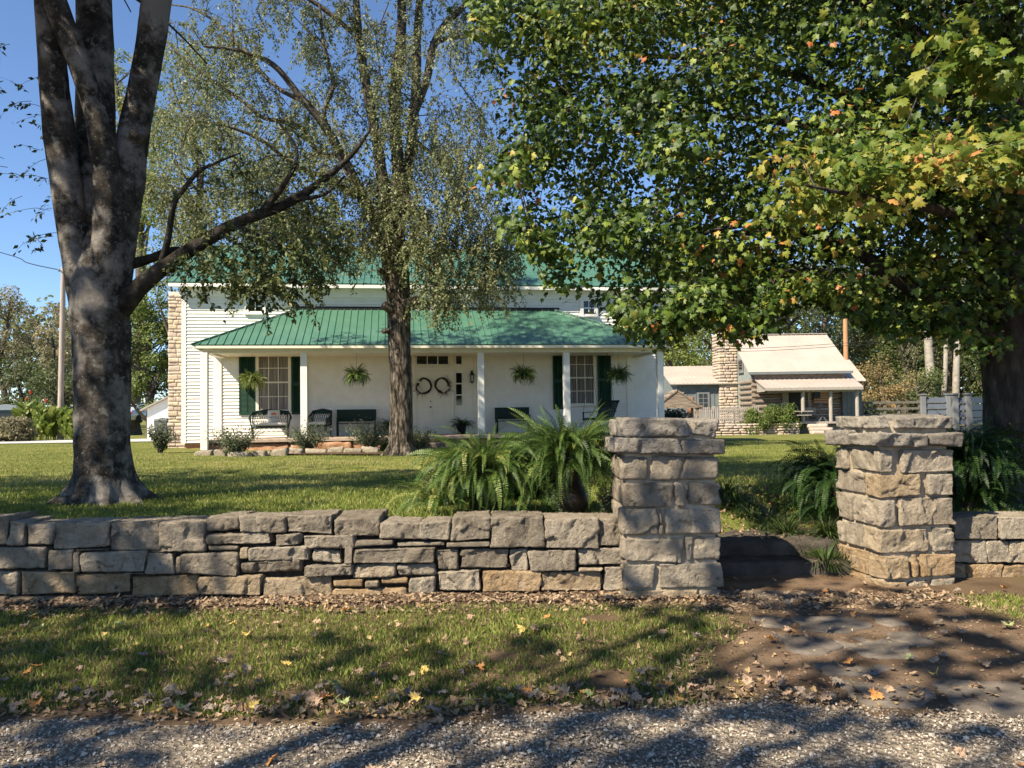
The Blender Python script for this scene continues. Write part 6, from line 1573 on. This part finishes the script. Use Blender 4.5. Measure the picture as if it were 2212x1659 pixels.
# ================================================================ far left: toilets, car, shed, bin
M['teal'] = mat('teal plastic', col=(.012,.25,.21), rough=.5); M['whiteplas'] = mat('white plastic', col=(.68,.70,.74), rough=.5); M['greyplas'] = mat('grey plastic', col=(.10,.11,.12), rough=.6)
def toilet(label, px, Y, rz):
    p = at(px, 880, Y); z = gz(p[0],Y); t = thing('portable_toilet', label, 'portable toilet', (p[0],Y,z), 'portable toilets', rz); W_ = .62
    mb = MB(); mb.box((-W_,-W_,0), (W_,W_,2.0)); 
    for k in range(6): mb.box((-W_-.02,-W_+.12+k*.2,.2), (-W_-.001,-W_+.2+k*.2,1.8))
    mb.build('cabin', M['teal'], t, local=True, bevel=.03)
    mb = MB(); mb.box((-W_+.12,-W_-.03,.1), (W_-.12,-W_-.001,1.95)); o = mb.build('door', M['greyplas'], t, local=True); mb = MB(); mb.box((W_-.25,-W_-.06,1.0), (W_-.18,-W_-.031,1.15)); mb.build('handle', M['whiteplas'], o, local=True)
    mb = MB(); n = 9
    P = [( -W_-.06, 2.0)]+[(-(W_+.06)*math.cos(a), 2.05+.38*math.sin(a)) for a in np.linspace(.1,math.pi-.1,n)]+[(W_+.06,2.0)]
    V = [(x,-W_-.05,z_) for x, z_ in P]+[(x,W_+.05,z_) for x, z_ in P]; m_ = len(P)
    mb.add(V, [(k,k+m_,k+1+m_,k+1) for k in range(m_-1)]); mb.add(V, [tuple(range(m_))]); mb.add(V, [tuple(range(2*m_-1,m_-1,-1))]); mb.build('roof', M['whiteplas'], t, local=True)
toilet('teal portable toilet with a white domed roof at the far left edge', 12, 58, rad(35)); toilet('portable toilet with a white domed roof, half hidden right of the first one', 36, 60, rad(35))
# silver car, seen from behind
p = at(300, 912, 60); cz = at(300, 914, 60)[2]; car = thing('parked_car', 'silver car parked beyond the drive, seen from behind', 'car', (p[0],60,cz), None, rad(-6))
M['silver'] = mat('silver car paint', col=(.50,.52,.58), rough=.25, metal=.4, spec=.6); M['tail'] = mat('tail lamp red', col=(.30,.02,.02), rough=.3); M['tyre'] = mat('tyre rubber', col=(.02,.02,.02), rough=.9)
def loft(mb, secs):
    n = len(secs[0]); V = [p for s_ in secs for p in s_]
    for k in range(len(secs)-1): mb.add(V, [(k*n+j, k*n+(j+1)%n, (k+1)*n+(j+1)%n, (k+1)*n+j) for j in range(n)])
    mb.add(V, [tuple(range(n-1,-1,-1))]); mb.add(V, [tuple((len(secs)-1)*n+j for j in range(n))])
def carsec(y, w_, z0, z1): return [(-w_*.92,y,z0),(w_*.92,y,z0),(w_,y,(z0+z1)*.5),(w_*.93,y,z1-.05),(w_*.8,y,z1),(-w_*.8,y,z1),(-w_*.93,y,z1-.05),(-w_,y,(z0+z1)*.5)]
mb = MB(); loft(mb, [carsec(-2.3,.80,.35,.85),carsec(-2.2,.88,.25,1.0),(carsec(-1.3,.91,.22,1.05)),carsec(1.0,.91,.22,.98),carsec(2.1,.86,.25,.82),carsec(2.35,.75,.35,.65)]); mb.build('body', M['silver'], car, local=True, smooth=True, bevel=.04)
mb = MB(); loft(mb, [carsec(-1.75,.80,.98,1.06),carsec(-1.0,.70,.98,1.42),carsec(.1,.70,.98,1.45),carsec(1.1,.78,.95,1.02)]); mb.build('cabin_roof', M['silver'], car, local=True, smooth=True)
mb = MB(); mb.slab([(-.66,-1.66,1.09),(.66,-1.66,1.09),(.58,-1.10,1.39),(-.58,-1.10,1.39)], .02); mb.build('rear_window', M['darkpane'], car, local=True)
for s_ in (-1,1):
    mb = MB(); mb.box((s_*.84,-2.3,.68), (s_*.52,-2.24,.86)); mb.build('tail_light', M['tail'], car, local=True, bevel=.02)
    for y in (-1.45,1.4):
        mb = MB(); V0 = [(s_*.80,y,.33),(s_*.92,y,.33)]; mb.tube([(s_*.70,y,.33),(s_*.90,y,.33)], .33, 16); mb.build('wheel', M['tyre'], car, local=True)
mb = MB(); mb.box((-.26,-2.34,.62), (.26,-2.31,.74)); mb.build('number_plate', M['whiteplas'], car, local=True); mb = MB(); mb.box((-.82,-2.36,.32), (.82,-2.25,.5)); mb.build('bumper', M['silver'], car, local=True, bevel=.03)
# white shed
Ys = 42; a = at(318,925,Ys); b = at(392,925,Ys); zt0 = at(318,878,Ys)[2]; zt1 = at(368,856,Ys)[2]; z = gz(a[0],Ys)
sh = thing('white_shed', 'small white shed with a sloping roof behind the stone chimney', 'shed', (a[0],Ys,z))
mb = MB(); xe = a[0]+3.2; xm = a[0]+1.6; pk = zt0+(zt1-zt0)/(at(368,856,Ys)[0]-a[0])*1.6
V = [(a[0],Ys,z-.2),(xe,Ys,z-.2),(xe,Ys,zt0),(xm,Ys,pk),(a[0],Ys,zt0)]; V2 = [(x,y+4,z_) for x,y,z_ in V]; mb.add(V+V2, [(0,1,2,3,4)]); mb.add(V+V2, [(9,8,7,6,5)]); mb.add(V+V2, [(0,5,6,1),(1,6,7,2),(4,9,5,0)]); mb.build('wall', M['white'], sh)
mb = MB(); mb.slab([(a[0]-.3,Ys-.25,zt0-.18),(xm,Ys-.25,pk+.06),(xm,Ys+4.2,pk+.06),(a[0]-.3,Ys+4.2,zt0-.18)], .07); mb.slab([(xm,Ys-.25,pk+.06),(xe+.3,Ys-.25,zt0-.18),(xe+.3,Ys+4.2,zt0-.18),(xm,Ys+4.2,pk+.06)], .07); mb.build('roof', M['greywood'], sh)
mb = MB(); mb.box((xm-.45,Ys-.03,z), (xm+.45,Ys-.001,z+1.7)); o = mb.build('door', M['vinyl'], sh)
p = at(353, 929, 37.5); z = gz(p[0],37.5); t = thing('waste_bin', 'dark wheeled waste bin in front of the white shed', 'bin', (p[0],37.5,z)); mb = MB()
mb.hexa([(-.26,-.28,.08),(.26,-.28,.08),(.26,.28,.08),(-.26,.28,.08),(-.32,-.36,1.0),(.32,-.36,1.0),(.32,.36,1.0),(-.32,.36,1.0)]); mb.build('body', M['greyplas'], t, local=True, bevel=.03)
mb = MB(); mb.hexa([(-.34,-.39,1.005),(.34,-.39,1.005),(.34,.39,1.005),(-.34,.39,1.005),(-.30,-.34,1.08),(.30,-.34,1.08),(.30,.36,1.12),(-.30,.36,1.12)]); mb.build('lid', M['greyplas'], t, local=True, bevel=.02)
for s_ in (-1,1):
    mb = MB(); mb.tube([(s_*.24,.28,.1),(s_*.30,.28,.1)], .1, 12); mb.build('wheel', M['tyre'], t, local=True)

# ================================================================ cannas and bushes on the left
M['canna'] = leafmat('canna leaf', [(0,(.10,.15,.03)),(.5,(.19,.25,.05)),(1,(.33,.33,.10))], .4); M['cred'] = mat('red canna flower', col=(.55,.06,.03), rough=.7)
CAN_V = [(0,0,0),(.16,.22,.03),(.20,.5,.06),(.12,.8,.03),(0,1,-.06),(-.12,.8,.03),(-.20,.5,.06),(-.16,.22,.03)]; CAN_F = [(0,1,2,7),(7,2,6,6),(2,3,5,6),(3,4,5,5)]
CAN_F = [(0,1,7,0),(1,2,6,7),(2,3,5,6),(3,4,5,3)]
gc = 'canna plants in the bed along the drive'
cn = [(66,'canna plant at the left of the bed with a tall red flower spike',1,2.9),(84,'leafy canna plant, second from the left of the bed',0,2.2),(98,'canna plant with a small red flower left of the utility pole',1,2.35),(110,'canna plant just left of the utility pole',0,2.3),(122,'canna plant in front of the utility pole base',0,2.2),(136,'canna plant right of the utility pole base',0,2.0),(148,'shorter canna plant near the tree trunk',0,1.9),(162,'canna plant half hidden by the big tree trunk',0,1.9),(56,'canna plant with a red bloom beside the brown bush',1,2.5),(176,'canna plant behind the big tree trunk',0,1.9)]
for k, (px, lab, fl, h) in enumerate(cn):
    Y = 45+RNG.uniform(-.8,1.2); p = at(px, 945, Y); z = gz(p[0],Y); t = thing('canna_plant', lab, 'canna', (p[0],Y,z), gc)
    n = 90; st = RNG.integers(0,8,n); a0 = np.arange(8)*.785; bx = np.stack([np.cos(a0)*.5,np.sin(a0)*.5,0*a0],-1)
    zz = RNG.uniform(.05,.82,n)*h*.8; pos = bx[st]+np.stack([0*zz,0*zz,zz],-1); aa = RNG.uniform(0,2*math.pi,n); d = np.stack([np.cos(aa),np.sin(aa),RNG.uniform(.4,1.6,n)],-1)
    mb = MB(); mb.scatter(CAN_V, [(0,1,7,7),(1,2,6,7),(2,3,5,6),(3,4,5,5)] if False else [(0,1,2,7),(7,2,3,6),(6,3,4,5)], pos, frames(np.stack([-np.cos(aa),-np.sin(aa),.8+0*aa],-1), d), RNG.uniform(.45,.8,n), np.clip(RNG.normal(.5,.2,n),0,1))
    for b_ in bx: mb.tube([b_, b_+np.array([0,0,h*.85])], .018, 5, cap=False)
    mb.build('foliage', M['canna'], t, local=True)
    if fl:
        m2 = MB()
        for q in range(3): m2.lathe((RNG.normal(0,.03),RNG.normal(0,.03),h*.90+q*.06), [(.001,0),(.045,.04),(.06,.10),(.001,.12)], 7)
        m2.build('flower', M['cred'], t, local=True)
def ball_bush(name, label, base, r, h, leafm, tint, n_cl, n_lf, size, cat='shrub', group=None):
    t = thing(name, label, cat, tuple(base), group); base = np.asarray(base); st = MB(); cl = MB(); C = []
    for k in range(n_cl):
        d = unit(rnd(1))[0]; d[2] = abs(d[2])*1.0; f_ = RNG.uniform(.45,1)
        C.append(base+np.array([d[0]*r*f_, d[1]*r*f_, .12*h+d[2]*h*.85*f_]))
    for c in C[:14]: st.tube([base-(0,0,.05), (base+c)/2+rnd(1,.05)[0], c], [.03,.02,.008], 5, cap=False)
    leaf_cloud(cl, C, (r*.32,r*.32,h*.17), int(n_lf*1.6), CLUMP_V, CLUMP_F, size, tint, wild=.8); st.build('stems', M['twigbark'], t); cl.build('foliage', M[leafm], t); return t
b = at(20, 948, 42); ball_bush('brown_bush', 'rounded brown bush at the far left edge beside the drive', (b[0],42,gz(b[0],42)), 1.25, 1.45, 'bgbrown', .35, 60, 60, .13)
b = at(1636,918,49.7); ball_bush('yew_bush', 'smaller left lobe of the clipped yew by the cabin', (b[0],49.9,gz(b[0],49.7)), 1.0, 1.75, 'bglime', .15, 50, 70, .11, group='clipped yews by the cabin')
b = at(1683,918,49.7); ball_bush('yew_bush', 'large round clipped yew in front of the cabin porch', (b[0],49.9,gz(b[0],49.7)), 1.25, 2.15, 'bglime', .15, 70, 80, .11, group='clipped yews by the cabin')
b = at(1452,915,33); ball_bush('evergreen_bush', 'very dark evergreen bush by the right end of the farmhouse', (b[0],33,gz(b[0],33)), 1.05, 1.4, 'bgpine', .1, 60, 70, .10)
b = at(1880,905,60); ball_bush('evergreen_bush', 'dark green rounded bush right of the cabin', (b[0],60,gz(b[0],60)), 1.8, 2.2, 'bgpine', .5, 60, 70, .18)

# ================================================================ white slatted enclosures and rail fence on the right
def enclosure(label, px0, px1, pxs, py0, Y, depth, ground=True):
    a = at(px0, py0, Y); b = at(px1, py0, Y); zb = gz(a[0],Y); ze = a[2]; t = thing('slatted_enclosure', label, 'enclosure', ((a[0]+b[0])/2,Y,zb), 'white slatted enclosures behind the maple')
    n = 9; mb = MB(); hh = (ze-zb)/n
    for k in range(n): mb.hexa([(a[0],Y-.02,zb+k*hh+.01),(b[0],Y-.02,zb+k*hh+.01),(b[0],Y+.03,zb+k*hh+.01),(a[0],Y+.03,zb+k*hh+.01),(a[0],Y+.01,zb+(k+1)*hh-.02),(b[0],Y+.01,zb+(k+1)*hh-.02),(b[0],Y+.05,zb+(k+1)*hh-.02),(a[0],Y+.05,zb+(k+1)*hh-.02)])
    mb.build('slat_panel', M['vinylblue'], t)
    c = at(pxs, py0, Y+depth); mb = MB()
    for k in range(n*1):
        mb.bar((b[0]+.05,Y+.03,zb+(k+.5)*hh), (c[0],Y+depth,zb+(k+.5)*hh), .04, hh-.015)
    mb.build('side_panel', M['vinyl'], t)
    for q in ((a[0]-.04,Y),(b[0]+.04,Y),(c[0]+.03,Y+depth)):
        mb = MB(); mb.box((q[0]-.05,q[1]-.05,zb-.1), (q[0]+.05,q[1]+.05,ze+.04)); mb.box((q[0]-.07,q[1]-.07,ze+.041), (q[0]+.07,q[1]+.07,ze+.07)); mb.build('post', M['vinyl'], t)
enclosure('farther white slatted enclosure, behind the right gate pillar', 1997, 2044, 2056, 857, 19.5, 2.2)
enclosure('nearer white slatted enclosure beside the maple trunk', 2066, 2086, 2142, 857, 15.5, 1.0)
M['oldrail'] = mat('old dark rail wood', rough=.95, noise=(6, [(.3,(.09,.078,.066)),(.7,(.16,.142,.122))], 6))
rf = thing('rail_fence', 'grey wooden rail fence in the background right of the cabin', 'fence', (26, 58, gz(26,58)))
xs_ = [at(x,880,58)[0] for x in (1862,1910,1940,1985,2030,2080,2130,2180,2240)]
zt_ = at(1930,868,58)[2]; zb_ = gz(26,58)
for x in xs_:
    mb = MB(); mb.box((x-.09,57.9,zb_-.1), (x+.09,58.08,zt_+.1)); mb.build('post', M['oldrail'], rf)
for z in (zt_-.05, zt_-.5, zt_-.95):
    mb = MB(); mb.box((xs_[0],57.84,z-.08), (xs_[-1],57.895,z+.08)); mb.build('rail', M['oldrail'], rf)

# ================================================================ background trees
gb = 'woodland trees behind the houses'
def bg(name, label, px, Y, top_py, wpx, leafm, tint, n_cl=46, n_lf=40, size=.34, barkm='twigbark', low_=.25, group=gb, rz=None, clr=.2):
    b = at(px, 900, Y); z = gz(b[0],Y); zt = at(px, top_py, Y)[2]; h = zt-z; r = wpx*Y/FPX/2
    zc = h*(low_+(1-low_)/2); rv = h*(1-low_)/2
    n_lf = int(n_lf*1.9); size *= .72; n_cl = int(n_cl*1.15)
    return simple_tree(name, label, (b[0],Y,z), h, r, .14+.012*h, zc, leafm, n_cl, n_lf, size, tint, group, barkm, rz=rv/r*.95, clr=clr)
bg('autumn_tree', 'thin brownish tree at the far left edge of the photograph', 12, 78, 590, 110, 'bgbrown', .35, 40, 46, .30)
bg('autumn_tree', 'bare-topped brownish tree left of the grey utility pole', 74, 82, 640, 110, 'bgbrown', .3, 40, 40, .30)
bg('autumn_tree', 'olive tree behind the grey utility pole', 118, 72, 650, 90, 'bgbrown', .55, 36, 46, .30)
bg('autumn_tree', 'brownish tree just left of the big trunk', 158, 80, 600, 100, 'bgbrown', .4, 36, 44, .30)
bg('autumn_tree', 'low dark tree behind the canna bed', 40, 66, 745, 150, 'bgleaf', .1, 40, 46, .28, low_=.02)
bg('autumn_tree', 'low dark tree behind the canna bed, right of the pole', 140, 64, 760, 150, 'bgleaf', .1, 40, 46, .28, low_=.02)
bg('autumn_tree', 'slender olive tree beyond the left edge of the woods', -70, 80, 610, 140, 'bgbrown', .45, 36, 44, .32)
bg('lawn_maple', 'round bright green maple between the big trunk and the stone chimney', 325, 52, 600, 150, 'bglime', .22, 70, 80, .26, low_=.1)
bg('tall_poplar', 'tall yellow-green tree rising behind the left part of the farmhouse', 410, 50, 60, 330, 'bglime', .42, 120, 60, .26, low_=.28, clr=.16)
bg('tall_poplar', 'tall olive tree behind the centre of the farmhouse roof', 610, 56, 220, 300, 'bgleaf', .6, 80, 44, .26, low_=.3, clr=.17)
bg('yellow_tree', 'yellowing tree top seen between the big trunk stems', 285, 60, 10, 130, 'bglime', .75, 50, 56, .30, low_=.35)
bg('autumn_tree', 'hazy olive tree behind the right part of the farmhouse', 1000, 75, 470, 200, 'bgleaf', .6, 40, 36, .3, low_=.1)
for (px, Y, tp, w_, m_, tn, lab) in [
 (1462,64,560,150,'bglime',.45,'yellow-green tree right behind the farmhouse corner'),
 (1548,74,530,170,'bglime',.35,'yellow-green tree behind the cabin annex'),
 (1640,78,545,150,'bgpine',.75,'cedar with hanging sprays behind the cabin chimney'),
 (1720,80,520,160,'bgleaf',.45,'olive tree behind the cabin ridge'),
 (1795,76,560,120,'bgpine',.35,'dark evergreen behind the orange pole'),
 (1870,82,520,160,'bgleaf',.7,'grey olive tree right of the orange pole'),
 (1955,78,560,170,'bgleaf',.3,'green tree above the orange-leaved one'),
 (2060,84,530,180,'bglime',.3,'light tree behind the pale sycamore trunks'),
 (2150,76,560,190,'bgleaf',.35,'green tree behind the maple trunk'),
 (2260,80,540,200,'bgleaf',.5,'tree beyond the right edge behind the maple'),
 (1400,80,600,170,'bgleaf',.5,'tree behind the right end of the farmhouse roof')]:
    bg('woodland_tree', lab, px, Y, tp-95, w_*1.1, m_, tn, 76, 46, .30, low_=.04)
bg('orange_tree', 'small orange and green autumn tree right of the cabin', 1905, 62, 760, 130, 'bgorange', .45, 50, 54, .20, low_=.05)
bg('green_bush_tree', 'low green tree under the sycamore trunks', 1985, 64, 780, 120, 'bgleaf', .25, 40, 54, .24, low_=.0)
for (px0, px1, w_, lab) in [(2000,2016,18,'leftmost and thickest of the pale sycamore trunks'),(2040,2032,9,'slim pale sycamore trunk in the middle'),(2085,2062,13,'leaning pale sycamore trunk on the right'),(2128,2135,10,'pale sycamore trunk nearest the maple')]:
    Y = 66; a = at(px1, 880, Y); b = at(px0, 560, Y); z = gz(a[0],Y); t = thing('sycamore_tree', lab, 'tree', (a[0],Y,z), 'pale sycamores behind the slatted enclosures'); r_ = w_*Y/FPX/2
    mb = MB(); P, R = smooth_path([a+(0,0,z-.3-a[2]), a*.65+b*.35+rnd(1,.12)[0], a*.3+b*.7+rnd(1,.12)[0], b], [r_*1.2, r_, r_*.8, r_*.5], 5); mb.tube(P, R, 10, amp=.03)
    C = []
    for k in range(9):
        o = P[RNG.integers(len(P)//2, len(P))]; e = o+np.array([RNG.normal(0,1.6), RNG.normal(0,1), RNG.uniform(.2,2.2)]); mb.tube([o,(o+e)/2+rnd(1,.15)[0],e], [r_*.3,r_*.2,.03], 6, sub=3, cap=False); C.append(e)
    mb.build('trunk', M['pale_bark'], t, smooth=True); cl = MB(); leaf_cloud(cl, C, (.9,.9,.6), 36, CLUMP_V, CLUMP_F, .28, .5); cl.build('crown', M['bglime'], t)
# the wood behind everything reads as one mass
mb = MB(); C = []
for k in range(1000):
    side = RNG.uniform(0,1) < .36
    px = RNG.uniform(-400, 280) if side else RNG.uniform(1380, 2700); Y = RNG.uniform(95,130)
    top = 670 if side else 575
    C.append(at(px, RNG.uniform(top, 905), Y))
for k in range(420): C.append(at(RNG.uniform(1820,2420), RNG.uniform(600,905), RNG.uniform(88,97)))
leaf_cloud(mb, C, (3.2,2.5,2.2), 46, CLUMP_V, CLUMP_F, .75, .45, wild=.8); o = mb.build('far_woods', M['bgleaf']); tag(o, 'far-off wood closing the view behind the houses', 'woods', kind='stuff')
